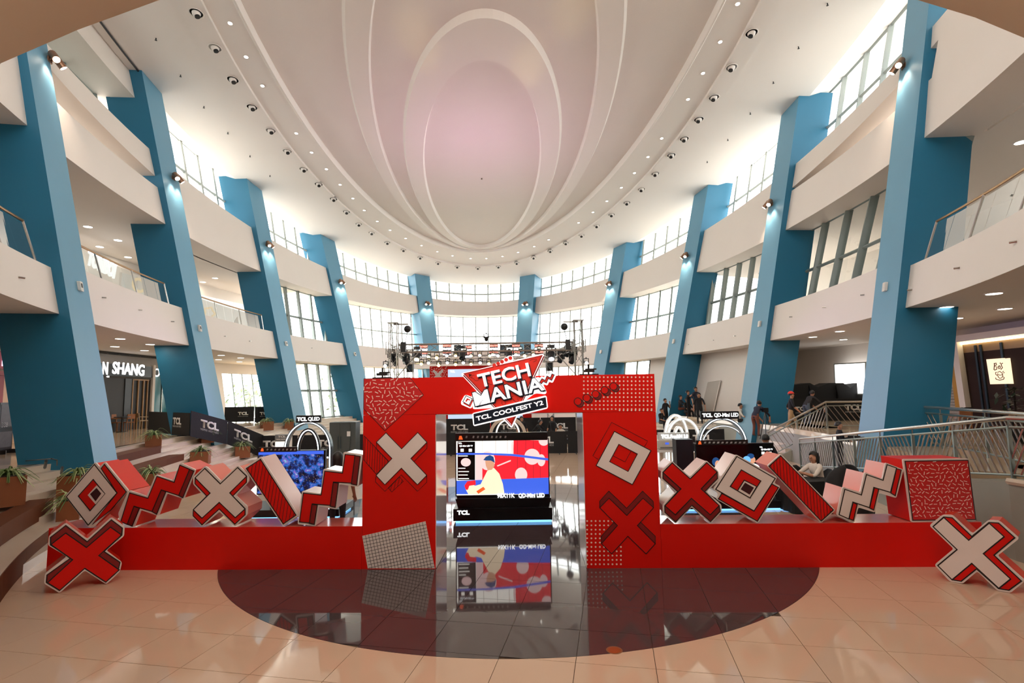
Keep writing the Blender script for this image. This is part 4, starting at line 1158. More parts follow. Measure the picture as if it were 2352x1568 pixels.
# ------------------------------------------------------------------ screens, arches, boards behind the gate
def emis(name, col, s=1.0): return mat(name, tuple(c * .1 for c in col[:3]), .5, emit=col, estr=s, noise=.01)
E_W = emis('screen_white', srgb(255, 250, 238), 1.3)
E_LED = emis('led_white', (.86, .94, 1), 5.0)
E_BLUE = emis('led_blue', srgb(120, 190, 255), 1.6)
E_TXT = emis('lit_letter_white', (1, 1, 1), 2.0)
E_RED = emis('screen_red', srgb(232, 34, 48), 1.0); E_BLU = emis('screen_blue', srgb(60, 96, 214), 1.0); E_CREAM = emis('screen_cream', srgb(244, 220, 186), 1.05)
E_SKIN = emis('screen_skin', srgb(206, 150, 118), 1.0); E_CAP = emis('screen_cap_blue', srgb(24, 70, 122), .9); E_PINK = emis('screen_pink', srgb(238, 200, 196), 1.0)
E_ORG = emis('screen_orange', srgb(240, 90, 36), 1.0); E_DIM = emis('screen_line', srgb(120, 40, 44), .7); E_BLK = mat('screen_black', srgb(6, 8, 14), .15, noise=.05)
DBOX = mat('satin_black_box', srgb(20, 22, 24), .3, noise=.1)
SLATE = mat('dark_steel', srgb(60, 72, 80), .3, metal=.6, noise=.06)
BANN = mat('black_banner_fabric', srgb(16, 17, 19), .75, noise=.15, scale=6, bump=.15, bscale=12)
LOGO = mat('logo_white_print', srgb(226, 226, 224), .6, noise=.02)
LOGOG = mat('logo_grey_print', srgb(150, 152, 152), .6, noise=.03)
def plane_y(Y): return Fr((0, Y, 0), (1, 0, 0))
def pbox(fr, x0, y0, x1, y1, d=0.0):
    a, z1 = fr.px(x0, y0, d); b, z0 = fr.px(x1, y1, d); return (min(a, b), min(z0, z1), max(a, b), max(z0, z1))
def prect(fr, x0, y0, x1, y1, d=0.0): return rect(*pbox(fr, x0, y0, x1, y1, d))
def arch_pts(a0, a1, z0, ztop, n=28, p=2.0):
    c, r, h = (a0 + a1) / 2, (a1 - a0) / 2, ztop - z0
    return [(c - r * cos(pi * i / n), z0 + h * max(0, sin(pi * i / n)) ** (2 / p)) for i in range(n + 1)]
def arch(t, fr, a0, a1, zs, ztop, zfoot, w, depth, d, body, led=E_LED, name='arch', rim=.02):
    """LED arch: two straight legs from zfoot to zs, rounded head to ztop"""
    pts = [(a0, zfoot)] + arch_pts(a0, a1, zs, ztop) + [(a1, zfoot)]
    o = stroke(fr, pts, w, d - depth, d, False).ob(name, body, t)
    if led is not None: stroke(fr, pts, rim, d, d + .012, False).ob('led_strip', led, o)
    return o
def ground_z(fr): return 0.0

# --- centre: the large television with the ball player picture
F = plane_y(12.95)
tv = thing('display_television', 'large television showing a ball player, seen through the gate', 'television', tuple(F.p(F.px(1155, 1100)[0], 0, -.2)))
sb = pbox(F, 1048, 1010.7, 1260.6, 1134)
a0, z0, a1, z1 = sb
prism(F, rect(a0 - .025, z0 - .03, a1 + .025, z1 + .02), -.09, 0).ob('housing', DBOX, tv)
S = lambda l: F.pxs(crop(1000, 920, 4.356, l), .002)
scr = prism(F, rect(*sb), 0, .002).ob('screen', E_W, tv)
def lay(parent, name, pts, m, d): return prism(F, [(min(max(a, a0), a1), min(max(z, z0), z1)) for a, z in pts], .002, d).ob(name, m, parent)
lay(scr, 'picture_red', S([(400, 540), (780, 545), (782, 395), (1140, 395), (1140, 800), (400, 800)]), E_RED, .003)
lay(scr, 'picture_pink', S([(400, 540), (470, 542), (470, 800), (400, 800)]), E_PINK, .0035)
def disc(cx, cy, rx, ry, n=22): return [(cx + rx * cos(2 * pi * i / n), cy + ry * sin(2 * pi * i / n)) for i in range(n)]
for i, (cx, cy, rx, ry) in enumerate([(968, 560, 78, 80), (1060, 595, 40, 60), (1085, 400, 52, 50), (858, 740, 62, 72), (520, 600, 78, 95), (770, 470, 10, 70)]):
    lay(scr, 'picture_ball', S(disc(cx, cy, rx, ry)), E_PINK, .004)
for x in (820, 905, 980, 1050):
    lay(scr, 'picture_line', S([(x - 1.5, 395), (x + 1.5, 395), (x + 1.5, 775), (x - 1.5, 775)]), E_DIM, .0038)
for x in (470, 604, 720):
    lay(scr, 'picture_line', S([(x - 1.5, 395), (x + 1.5, 395), (x + 1.5, 525), (x - 1.5, 525)]), E_DIM, .0038)
lay(scr, 'picture_floor', S([(205, 800), (500, 790), (1140, 768), (1140, 935), (205, 935)]), E_BLU, .0045)
lay(scr, 'picture_band', S([(205, 522), (500, 522), (760, 530), (1140, 575), (1140, 598), (760, 552), (500, 540), (205, 540)]), E_BLU, .005)
lay(scr, 'picture_bat', S([(615, 648), (735, 598), (755, 592), (755, 605), (738, 612), (622, 658)]), E_PINK, .0055)
lay(scr, 'picture_shirt', S([(585, 670), (640, 730), (675, 830), (692, 935), (560, 935), (420, 935), (440, 860), (480, 780), (520, 700)]), E_CREAM, .006)
lay(scr, 'picture_arm', S([(470, 830), (540, 800), (560, 860), (470, 935), (330, 935), (300, 880), (330, 825), (400, 850)]), E_CREAM, .0065)
lay(scr, 'picture_glove', S([(290, 850), (320, 805), (400, 795), (405, 840), (340, 850), (325, 890), (305, 890)]), E_RED, .007)
lay(scr, 'picture_sleeve', S([(410, 905), (480, 860), (500, 885), (430, 930)]), E_ORG, .007)
lay(scr, 'picture_head', S([(498, 600), (585, 590), (592, 650), (565, 690), (525, 695), (505, 650)]), E_SKIN, .0068)
lay(scr, 'picture_cap', S([(480, 592), (505, 560), (545, 543), (580, 560), (595, 620), (555, 598), (505, 598)]), E_CAP, .0075)
pnl = lay(scr, 'info_panel', S([(222, 408), (397, 408), (397, 793), (222, 793)]), E_BLK, .008)
lay(scr, 'info_panel_gap', S([(222, 522), (397, 522), (397, 541), (222, 541)]), E_BLU, .0085)
bx = lambda x0, y0, x1, y1: pbox(F, 1000 + x0 / 4.356, 920 + y0 / 4.356, 1000 + x1 / 4.356, 920 + y1 / 4.356, .008)
text('panel_text', 'TCL', F, bx(228, 418, 266, 433), .008, .009, E_TXT, scr, .03)
text('panel_text', 'QD-Mini LED TV', F, bx(240, 445, 375, 461), .008, .009, E_TXT, scr, .02)
lay(scr, 'product_picture', S(disc(305, 615, 50, 42)), E_PINK, .0088)
for y in (552, 675, 708, 742, 778): lay(scr, 'panel_line', S([(230, y - 4), (230 + 70 + (y % 5) * 12, y - 4), (230 + 70 + (y % 5) * 12, y + 4), (230, y + 4)]), E_W, .0088)
for x in (268, 350): lay(scr, 'panel_badge', S([(x - 16, 480), (x + 16, 480), (x + 16, 510), (x - 16, 510)]), E_W, .0088)
hb = prism(F, prect(F, 1046, 994.8, 1257.5, 1010), -.06, .01).ob('header_board', DBOX, tv)
prism(F, S([(232, 388), (240, 352), (262, 350), (276, 388)]), .012, .014).ob('header_figure', E_ORG, hb)
for x in (300, 370, 415, 460, 505, 555, 600, 640, 690): prism(F, S([(x, 372), (x + 6, 350), (x + 22, 352), (x + 18, 374)]), .012, .013).ob('header_icon', LOGOG, hb)
st_ = thing('television_stand', 'black stepped stand lettered TCL under the ball player television', 'stand', tuple(F.p(F.px(1155, 1190)[0], 0, -.4)))
q0, q1 = pbox(F, 1041, 1169, 1269, 1184, .25), pbox(F, 1046, 1146, 1267, 1168, .12)
prism(F, rect(q0[0], .06, q0[2], q0[3]), -.7, .25).ob('base', DBOX, st_)
prism(F, [(q1[0] + .06, q0[3]), (q1[2] - .06, q0[3]), (q1[2], q1[3]), (q1[0], q1[3])], -.5, .12).ob('riser', DBOX, st_)
prism(F, rect(q1[0] + .02, q1[3], q1[2] - .02, z0 - .034), -.5, -.02).ob('ledge', DBOX, st_)
prism(F, rect(q0[0] + .05, 0.0, q0[2] - .02, .06), -.65, .2).ob('glow_strip', E_BLUE, st_)
text('base_lettering', 'TCL', F, pbox(F, 1050, 1172, 1078.5, 1181.5, .25), .25, .262, E_TXT, st_, .045)
text('size_lettering', '98X11K', F, pbox(F, 1142, 1133.5, 1182, 1142.5, .1), .06, .1, E_TXT, st_, .015)
text('type_lettering', 'QD-Mini LED', F, pbox(F, 1191, 1133.5, 1251, 1143.5, .1), .06, .1, E_TXT, st_, .015)

# --- centre arch and fern behind the television
F = plane_y(15.4)
t = thing('white_arch', 'cream double arch standing behind the ball player television', 'arch', tuple(F.p(F.px(1166, 1000)[0], 0)))
b = pbox(F, 1126, 961, 1206, 1000)
arch(t, F, b[0], b[2], b[1], b[3], 0, .09, .12, .1, mat('arch_cream', srgb(214, 200, 180), .4, noise=.04), None)
arch(t, F, b[0] + .16, b[2] - .16, b[1], b[3] - .05, 0, .05, .1, -.1, MATS['arch_cream'], E_LED)
fern = thing('potted_fern', 'bushy green fern between the cream arches behind the television', 'plant', tuple(F.p((b[0] + b[2]) / 2 - .1, 0, -.35)))
I = WM[fern]
MB().lathe([(.16, 0), (.24, .5), (.26, .5), (.24, .46)], 14, I).ob('pot', DBOX, fern)
r = random.Random(8); mb = MB(); hh = b[3] - .55
for i in range(70):
    an, el_ = r.uniform(0, 2 * pi), r.uniform(-.1, 1.2); L = r.uniform(.45, .75); c = I @ Vector((0, 0, hh - .1)); d = Vector((cos(an) * cos(el_) * 1.25, sin(an) * cos(el_) * .6, sin(el_) * .75)); q = d.cross(Vector((0, 0, 1))); q.normalize()
    for j in range(7):
        s = (j + 1) / 7; p = c + d * L * s - Vector((0, 0, .25 * s * s))
        for sd in (-1, 1):
            e = p + (q * sd * .12 + d * .09) * (1.15 - s); mb.add([p, p + d * .03, e], [(0, 1, 2)])
mb.ob('fronds', mat('fern_leaf', srgb(86, 112, 66), .55, noise=.3, scale=4), fern, kind='stuff')
MB().tube([I @ Vector((0, 0, .4)), I @ Vector((0, 0, hh))], .03, 6).ob('stem', mat('fern_stem', srgb(70, 80, 44), .7, noise=.1), fern)

# --- left: city-night television under a tall arch
F = plane_y(13.7)
def city_mat():
    m = bpy.data.materials.new('screen_city'); m.use_nodes = True; nt = m.node_tree; b_ = nt.nodes['Principled BSDF']
    tc = nt.nodes.new('ShaderNodeTexCoord'); v = nt.nodes.new('ShaderNodeTexVoronoi'); v.inputs['Scale'].default_value = 26
    n = nt.nodes.new('ShaderNodeTexNoise'); n.inputs['Scale'].default_value = 7; n.inputs['Detail'].default_value = 8
    cr = nt.nodes.new('ShaderNodeValToRGB'); cr.color_ramp.elements[0].position = .40; cr.color_ramp.elements[0].color = srgb(8, 12, 30); cr.color_ramp.elements[1].position = .74; cr.color_ramp.elements[1].color = srgb(110, 214, 214)
    for pos, c in ((.50, (14, 34, 96)), (.58, (30, 96, 180)), (.66, (120, 80, 170))):
        e = cr.color_ramp.elements.new(pos); e.color = srgb(*c)
    sp = nt.nodes.new('ShaderNodeMath'); sp.operation = 'LESS_THAN'; sp.inputs[1].default_value = .13
    mx = nt.nodes.new('ShaderNodeMix'); mx.data_type = 'RGBA'; mx.inputs['B'].default_value = srgb(236, 214, 170)
    nt.links.new(tc.outputs['Object'], v.inputs['Vector']); nt.links.new(tc.outputs['Object'], n.inputs['Vector']); nt.links.new(n.outputs['Fac'], cr.inputs['Fac']); nt.links.new(v.outputs['Distance'], sp.inputs[0])
    nt.links.new(sp.outputs[0], mx.inputs['Factor']); nt.links.new(cr.outputs['Color'], mx.inputs['A']); nt.links.new(mx.outputs['Result'], b_.inputs['Emission Color']); b_.inputs['Emission Strength'].default_value = 1.0; b_.inputs['Base Color'].default_value = (0, 0, 0, 1)
    return m
t = thing('display_television', 'television showing a blue city at night, left behind the striped bar', 'television', tuple(F.p(F.px(668, 1100)[0], 0, -.2)))
q = pbox(F, 594, 1037, 742, 1131)
prism(F, rect(q[0] - .02, q[1] - .03, q[2] + .05, q[3] + .02), -.09, 0).ob('housing', DBOX, t)
sc = prism(F, rect(*q), 0, .002).ob('screen', city_mat(), t)
prism(F, rect(q[0], q[3] - .08, q[2], q[3]), .002, .003).ob('picture_sky', E_BLU, sc)
h2 = prism(F, prect(F, 594, 1027, 682, 1037), -.05, .01).ob('header_board', DBOX, t)
prism(F, F.pxs([(599, 1036), (601, 1029), (605, 1029), (606, 1036)]), .01, .013).ob('header_figure', E_ORG, h2)
for x in range(612, 680, 9): prism(F, F.pxs([(x, 1034), (x + 2, 1030), (x + 5, 1030), (x + 4, 1034)]), .01, .012).ob('header_icon', LOGOG, h2)
prism(F, rect(q[0] + .3, .22, q[2] - .3, q[1] - .03), -.3, -.05).ob('neck', DBOX, t)
pf = thing('display_platform', 'low black display platform with blue glowing edge under the city television', 'platform', tuple(F.p((q[0] + q[2]) / 2, 0, -.2)))
prism(F, rect(q[0] - .35, .05, q[2] + .5, .22), -.9, .3).ob('deck', DBOX, pf)
prism(F, rect(q[0] - .3, 0, q[2] + .45, .05), -.85, .26).ob('glow_strip', E_BLUE, pf)
ta = thing('led_arch', 'tall dark LED arch around the city television', 'arch', tuple(F.p(F.px(706, 1100)[0], .22, -.2)))
b = pbox(F, 655, 971, 757, 1037, -.1)
arch(ta, F, b[0], b[2], b[1] + .05, b[3], .22, .07, .16, -.12, SLATE)
b2 = pbox(F, 684, 988, 731, 1037, -.3)
arch(ta, F, b2[0], b2[2], b2[1], b2[3], .22, .1, .06, -.3, DBOX, E_LED, 'inner_arch')
ts = thing('hanging_screen_sign', 'black sign lettered TCL QLED on top of the left LED arch', 'sign', tuple(F.p((b[0] + b[2]) / 2, b[3], -.1)))
prism(F, rounded(prect(F, 680, 953.8, 736.5, 970, -.08), .02), -.14, -.08).ob('sign_board', DBOX, ts)
text('lettering', 'TCL', F, pbox(F, 682.5, 958, 705, 966.5, -.08), -.08, -.07, E_TXT, ts, .045)
text('lettering', 'QLED', F, pbox(F, 708, 957.5, 734, 967, -.08), -.08, -.07, E_TXT, ts, .01)

# --- right: dark television under a round arch
F = plane_y(13.9)
t = thing('display_television', 'dark television with portrait picture behind the tilted square on the right', 'television', tuple(F.p(F.px(1690, 1100)[0], 0, -.2)))
q = pbox(F, 1599, 1021, 1782, 1136)
prism(F, rect(q[0] - .02, q[1] - .03, q[2] + .02, q[3] + .02), -.09, 0).ob('housing', DBOX, t)
sc = prism(F, rect(*q), 0, .002).ob('screen', E_BLK, t)
DD = lambda cx, cy, rx, ry: F.pxs(disc(cx, cy, rx, ry))
prism(F, DD(1644, 1060, 8.5, 10), .002, .003).ob('picture_hair', E_CAP, sc); prism(F, DD(1648, 1066, 6, 9), .002, .004).ob('picture_face', E_SKIN, sc)
prism(F, DD(1645, 1090, 16, 16), .002, .0035).ob('picture_shirt', E_W, sc)
prism(F, DD(1715, 1056, 9, 9), .002, .006).ob('picture_balloon', emis('screen_sky', srgb(110, 180, 240), 1.0), sc); prism(F, DD(1724, 1047, 8, 6), .002, .005).ob('picture_hair', E_CAP, sc)
prism(F, DD(1728, 1056, 7, 8), .002, .0045).ob('picture_face', E_SKIN, sc); prism(F, DD(1730, 1078, 16, 14), .002, .004).ob('picture_shirt', E_W, sc)
text('panel_text', 'TCL', F, pbox(F, 1744.5, 1025, 1751.5, 1028, .002), .002, .003, E_TXT, sc, .03)
text('panel_text', 'QD-Mini LED TV', F, pbox(F, 1748, 1030, 1775, 1034, .002), .002, .003, E_TXT, sc, .02)
for x in (1752, 1768): prism(F, F.pxs([(x - 3, 1037), (x + 4, 1037), (x + 4, 1043), (x - 3, 1043)]), .002, .003).ob('panel_badge', E_W, sc)
h2 = prism(F, prect(F, 1599, 1011, 1718, 1020.5), -.05, .01).ob('header_board', DBOX, t)
prism(F, F.pxs([(1603, 1020), (1605, 1013), (1609, 1013), (1611, 1020)]), .01, .013).ob('header_figure', E_ORG, h2)
for x in range(1616, 1714, 10): prism(F, F.pxs([(x, 1018), (x + 2, 1014), (x + 6, 1014), (x + 5, 1018)]), .01, .012).ob('header_icon', LOGOG, h2)
prism(F, rect(q[0] + .4, .22, q[2] - .4, q[1] - .03), -.3, -.05).ob('neck', DBOX, t)
sp_ = thing('side_panel', 'tall black upright display panel beside the right gate pillar', 'panel', tuple(F.p(F.px(1575, 1100)[0], .22, -.2)))
v = pbox(F, 1553, 1009.5, 1596, 1090); prism(F, rect(v[0], .22, v[2], v[3]), -.35, -.02).ob('panel_body', mat('navy_black', srgb(18, 24, 34), .35, noise=.08), sp_)
prism(F, rect(v[0] + .4, .3, v[0] + .405, v[3] - .02), -.02, -.018).ob('panel_joint', BLACK, sp_)
pf = thing('display_platform', 'low black display platform with blue glowing edge under the right television', 'platform', tuple(F.p((q[0] + q[2]) / 2, 0, -.2)))
prism(F, rect(v[0] - .1, .05, q[2] + .35, .22), -.9, .3).ob('deck', DBOX, pf)
prism(F, rect(v[0] - .05, 0, q[2] + .3, .05), -.85, .26).ob('glow_strip', E_BLUE, pf)
ta = thing('led_arch', 'round glowing LED arch above the dark television on the right', 'arch', tuple(F.p(F.px(1660, 1100)[0], .22, -.2)))
b = pbox(F, 1606, 962, 1715, 1020, -.1)
arch(ta, F, b[0], b[2], b[1], b[3], .22, .07, .16, -.12, SLATE)
b2 = pbox(F, 1614, 979, 1713, 1021, -.35); arch(ta, F, b2[0], b2[2], b2[1], b2[3], .22, .04, .05, -.4, DBOX, emis('led_dim', (.8, .84, .86), 1.2), 'inner_arch')
ts = thing('hanging_screen_sign', 'black sign lettered TCL QD-Mini LED on top of the right LED arch', 'sign', tuple(F.p((b[0] + b[2]) / 2, b[3], -.1)))
prism(F, rounded(prect(F, 1609, 945, 1698, 961.5, -.08), .02), -.14, -.08).ob('sign_board', DBOX, ts)
text('lettering', 'TCL', F, pbox(F, 1613, 949, 1636, 957.5, -.08), -.08, -.07, E_TXT, ts, .045)
text('lettering', 'QD-Mini LED', F, pbox(F, 1640, 948.5, 1696, 958, -.08), -.08, -.07, E_TXT, ts, .01)

# --- right of the gate: air conditioner display with white arches
F = plane_y(16.3)
WGL = mat('white_gloss', srgb(236, 234, 228), .25, noise=.02)
t = thing('white_arch', 'group of white LED arches above the lettered box right of the gate', 'arch', tuple(F.p(F.px(1545, 1050)[0], 0)))
for (x0, x1, yt, d, nm) in ((1527, 1580, 954, -.25, 'rear_arch'), (1533, 1606, 962, -.05, 'front_arch'), (1550, 1570, 981, .1, 'inner_arch')):
    b = pbox(F, x0, yt, x1, 1005, d); arch(t, F, b[0], b[2], b[1], b[3], .4, .085, .1, d, WGL, E_LED, nm)
lb = thing('lettered_box', 'translucent white box lettered TCL FreshIN 3.0 right of the gate', 'sign', tuple(F.p(F.px(1549, 1000)[0], F.px(1549, 1009)[1], .2)))
b = pbox(F, 1513.5, 994, 1583.5, 1009.5, .2)
prism(F, rect(*b), .02, .2).ob('box', mat('frosted_white', srgb(210, 214, 212), .3, noise=.03), lb)
text('lettering', 'TCL', F, (b[0] + .06, b[1] + .05, b[0] + .32, b[3] - .05), .2, .215, E_TXT, lb, .045)
text('lettering', 'FreshIN 3.0', F, (b[0] + .34, b[1] + .05, b[2] - .04, b[3] - .05), .2, .215, E_TXT, lb, .01)
ac = thing('air_conditioner', 'pale wall-type air conditioner with blue sticker on the display right of the gate', 'air conditioner', tuple(F.p(F.px(1533, 1020)[0], F.px(1533, 1031)[1], .2)))
b = pbox(F, 1512, 1011, 1553.5, 1030.5, .25)
prism(F, rounded(rect(*b), .03), .02, .25).ob('casing', mat('ac_beige', srgb(206, 200, 190), .35, noise=.02), ac)
prism(F, rect(b[0] + .05, b[1] + .02, b[2] - .03, b[1] + .06), .25, .255).ob('louvre', GREYC, ac)
prism(F, rect(b[0] + .2, b[1] + .13, b[0] + .31, b[1] + .19), .25, .254).ob('sticker', E_BLU, ac)
dk = thing('display_counter', 'white framed display counter with glowing edges right of the gate', 'counter', tuple(F.p(F.px(1533, 1100)[0], 0)))
zt = b[1] - .005
for x in (1514, 1533, 1553): a_ = F.px(x, 1100, .2)[0]; o = prism(F, rect(a_ - .05, 0, a_ + .05, zt - .1), 0, .2).ob('post', WGL, dk); prism(F, rect(a_ - .008, 0, a_ + .008, zt - .1), .2, .21).ob('led_strip', E_LED, o)
prism(F, rect(F.px(1505, 930, .2)[0], zt - .1, F.px(1558, 930, .2)[0], zt), -.3, .22).ob('counter_top', WGL, dk)
prism(F, rect(F.px(1505, 930, .2)[0], .45, F.px(1556, 930, .2)[0], .5), -.3, .15).ob('shelf', WGL, dk)

# --- kiosk totem left
F = plane_y(18.5)
t = thing('kiosk_totem', 'white kiosk totem with grey TCL header before the black banner', 'kiosk', tuple(F.p(F.px(648, 1030)[0], 0)))
b = pbox(F, 632, 998, 665, 1040)
prism(F, rect(b[0], 0, b[2], b[3]), -.2, 0).ob('body', WGL, t)
prism(F, rect(b[0], b[3] - .22, b[2] - .06, b[3]), 0, .01).ob('header_panel', mat('kiosk_grey', srgb(120, 124, 126), .5, noise=.05), t)
text('lettering', 'TCL', F, (b[0] + .1, b[3] - .1, b[2] - .14, b[3] - .03), .01, .016, LOGO, t, .045)
text('lettering', 'INSPIRE GREATNESS', F, (b[0] + .05, b[3] - .18, b[2] - .08, b[3] - .14), .01, .015, LOGO, t, .02)
prism(F, rect(b[0] + .02, .5, b[2] - .08, b[3] - .24), 0, .008).ob('screen', E_W, t)

# --- black banners with white logos
def banner(label, p0, p1, h, logo=(.3, .75), group='black TCL banners', feet=True):
    p0, p1 = Vector(p0), Vector(p1); t = thing('banner_board', label, 'banner', tuple((p0 + p1) / 2), group=group)
    a = (p1 - p0); L = a.length; f = Fr(p0, a); f.a = a.normalized(); f.z = Vector((0, 0, 1)); n = f.a.cross(f.z).normalized(); f.n = n if n.y < 0 else -n
    prism(f, rect(0, .04, L, h), -.025, 0).ob('panel', BANN, t)
    if logo:
        c = L * (logo[0] + logo[1]) / 2; w = min((logo[1] - logo[0]) * L, h * .95)
        text('logo', 'TCL', f, (c - w / 2, h * .47, c + w / 2, h * .47 + w * .33), 0, .006, LOGO, t, .05)
        text('slogan', 'INSPIRE GREATNESS', f, (c - w / 2, h * .36, c + w / 2, h * .36 + w * .085), 0, .005, LOGOG, t, .02)
    if feet:
        for s in (.15, .85):
            q = p0 + a * s; prism(f, rect(L * s - .02, 0, L * s + .02, .04), -.3, .2).ob('foot', BLACK, t)
    return t
banner('black TCL banner on the left gallery, leftmost of the three', at_z(339, 993, PLZ), at_z(434, 1003, PLZ), 1.0, (.5, .95))
pA, pB, pC = at_z(437, 1004, PLZ), at_z(521, 1022, .80), at_z(604, 1052, .0)
banner('black TCL banner sloping down the left steps behind a planter', pA, pB, 1.1, (.25, .75), feet=False)
banner('black TCL banner at the foot of the left steps, lowest of the sloping ones', pB + Vector((.02, 0, 0)), pC, 1.1, (.1, .75), feet=False)
YB = 26.2
xs = [-13.0, -10.4, -7.8, -5.2, -2.6, 0, 2.6, 5.2, 7.8, 10.2]
names_ = ['behind the kiosk totem', 'behind the left LED arch', 'beside the grey refrigerator', 'behind the left gate pillar', 'low behind the television, left half', 'low behind the television, right half', 'low behind the right gate pillar', 'behind the white arches', 'behind the round LED arch', 'x']
for i in range(9):
    banner('floor-level black TCL banner ' + names_[i], (xs[i] + .02, YB, 0), (xs[i + 1] - .02, YB, 0), 1.08, (.35, .75))
for i, nm in enumerate(['left', 'centre', 'right']):
    x = -4.2 + 2.9 * i
    banner('rear black TCL banner seen high through the gate, %s' % nm, (x, 31.5, .25), (x + 2.86, 31.5, .25), 1.25, (.2, .55))
rs = thing('stage_platform', 'black stage platform behind the floor-level banners', 'stage', (0, 34, 0))
MB().box(-6, 6, 31.2, 39.5, 0, .25).ob('deck', BANN, rs)
for i, (x0, x1, lg) in enumerate(((515, 583, (.45, .8)), (585, 630, (.25, .75)))):
    q = at_z((x0 + x1) / 2, 968, PLZ); banner('far black TCL banner on the left gallery, %s of two' % ('first' if i == 0 else 'second'), at_z(x0, 971, PLZ), at_z(x1, 969, PLZ), 1.0, lg)
# small chrome stack of chair frames before the far banner
# --- refrigerator
F = plane_y(22.2)
t = thing('refrigerator', 'tall dark grey refrigerator beside the left gate pillar', 'refrigerator', tuple(F.p(F.px(786, 1000)[0], 0, -.3)))
b = pbox(F, 757, 970, 803, 1036); FRG = mat('fridge_grey', srgb(84, 92, 92), .35, metal=.4, noise=.05)
prism(F, rect(b[0], .03, b[2] + .22, b[3]), -.7, -.05).ob('cabinet', FRG, t)
m_ = (b[0] + b[2]) / 2
for x0, x1 in ((b[0], m_ - .005), (m_ + .005, b[2])):
    o = prism(F, rect(x0, .62, x1, b[3] - .005), -.045, 0).ob('door', FRG, t)
    prism(F, rect(*((x1 - .06, .8, x1 - .03, 1.3) if x0 == b[0] else (x0 + .03, .8, x0 + .06, 1.3))), 0, .02).ob('handle', SLATE, o)
for z in (.06, .34): prism(F, rect(b[0], z, b[2], z + .26), -.045, 0).ob('drawer', FRG, t)
prism(F, rect(m_ + .3, 1.3, m_ + .44, 1.5), 0, .004).ob('sticker', LOGO, t)

# ------------------------------------------------------------------ shops of the left gallery
def wall_frame(x0, x1, z, off, ta, tb, d=.03):
    ta, tb = (238, 92) if x0 < 1176 else (88, -62)
    a, b = ell(t_at(x0, z, off, ta, tb), PLZ, off - d), ell(t_at(x1, z, off, ta, tb), PLZ, off - d)
    f = Fr((a.x, a.y, 0), Vector((b.x - a.x, b.y - a.y, 0)))
    if f.n.dot(Vector((0, 0, 0)) - f.o) < 0: f.n = -f.n
    return f
DKB = mat('shop_dark_interior', srgb(30, 24, 20), .6, noise=.2, scale=3); SLW = mat('slat_wood', srgb(170, 126, 76), .5, noise=.15, scale=5)
F = wall_frame(232, 348, 3.5, SHOP, 205, 160, .12)
sh = thing('restaurant', 'dark restaurant front lettered N SHANG behind the nearest left column', 'shop front', tuple(F.p(F.px(290, 950)[0], PLZ)))
b = pbox(F, 205, 866, 347, 985); prism(F, rect(b[0], PLZ, b[2], b[3]), -.06, -.02).ob('dark_board', DKB, sh)  # flat board, its dark colour painted in for the unlit interior
prism(F, F.pxs([(205, 831), (347, 842), (347, 867), (205, 861)]), -.06, .06).ob('sign_board', DBOX, sh)
q = F.px(236, 848, .06); q2 = F.px(331, 850, .06)
_p = [F.px(237, 837, .06), F.px(331, 858, .06)]
_x = lambda x: F.px(x, 848, .06)[0]
_zn, _zs = F.px(241, 860, .06)[1], F.px(295, 861, .06)[1]
text('sign_letter', 'N', F, (_x(235), _zn, _x(247), _zn + .62), .06, .09, E_TXT, sh, .02)
text('sign_lettering', 'SHANG', F, (_x(258), _zs, _x(331), _zs + .62), .06, .09, E_TXT, sh, .02, rot=-.02)
for x in (304, 317, 329, 338): a_ = F.px(x, 900)[0]; prism(F, rect(a_ - .03, PLZ, a_ + .03, b[3] - .02), -.02, .03).ob('slat', SLW, sh)
prism(F, rect(F.px(304, 930)[0], b[3] - .08, F.px(339, 930)[0], b[3] - .02), -.02, .03).ob('slat_rail', SLW, sh)
prism(F, rect(F.px(285, 930)[0], PLZ, F.px(303, 930)[0], b[3]), -.02, .01).ob('door', BLACK, sh)
prism(F, rect(F.px(344.5, 930)[0], PLZ, F.px(350, 930)[0], F.px(345, 838)[1]), -.05, .1).ob('post', WHITE, sh)
text('small_lettering', '-H', F, (F.px(240, 930)[0], F.px(240, 866, .06)[1], F.px(246, 930)[0], F.px(240, 861, .06)[1]), .0, .03, E_TXT, sh, .02)
F = wall_frame(349, 425, 3.5, SHOP, 200, 155, .12)
sh = thing('boutique', 'shop front with teal glass and white sign left of the second left column', 'shop front', tuple(F.p(F.px(380, 950)[0], PLZ)))
prism(F, F.pxs([(351, 844), (425, 850), (425, 866), (351, 863)]), -.06, .03).ob('sign_board', mat('sign_grey', srgb(70, 76, 76), .5, noise=.1), sh)
_a, _z = F.px(364, 861, .03); _w = (F.px(377, 930, .03)[0] - _a) / 2
for k in (0, 1): text('sign_letter', 'T', F, (_a + k * _w, _z, _a + k * _w + _w * .88, _z + .38), .03, .05, E_TXT, sh, .04)
c_ = F.px(360, 855.5, .03); stroke(F, [(c_[0] + .2 * cos(i * pi / 8), c_[1] + .2 * sin(i * pi / 8)) for i in range(16)], .07, .03, .05).ob('sign_emblem', E_TXT, sh)
for x0, x1 in ((351, 370), (371, 386), (387, 425)): prism(F, rect(F.px(x0, 930)[0], PLZ, F.px(x1, 930)[0] - .04, F.px(360, 864)[1]), -.05, -.02).ob('glass_panel', mat('teal_shop_glass', srgb(46, 120, 132), .1, noise=.3, scale=1.2) if 'teal_shop_glass' not in MATS else MATS['teal_shop_glass'], sh)
for x in (350, 370.5, 386.5): prism(F, rect(F.px(x, 930)[0] - .03, PLZ, F.px(x, 930)[0] + .03, F.px(360, 864)[1]), -.05, .02).ob('mullion', CHROME, sh)
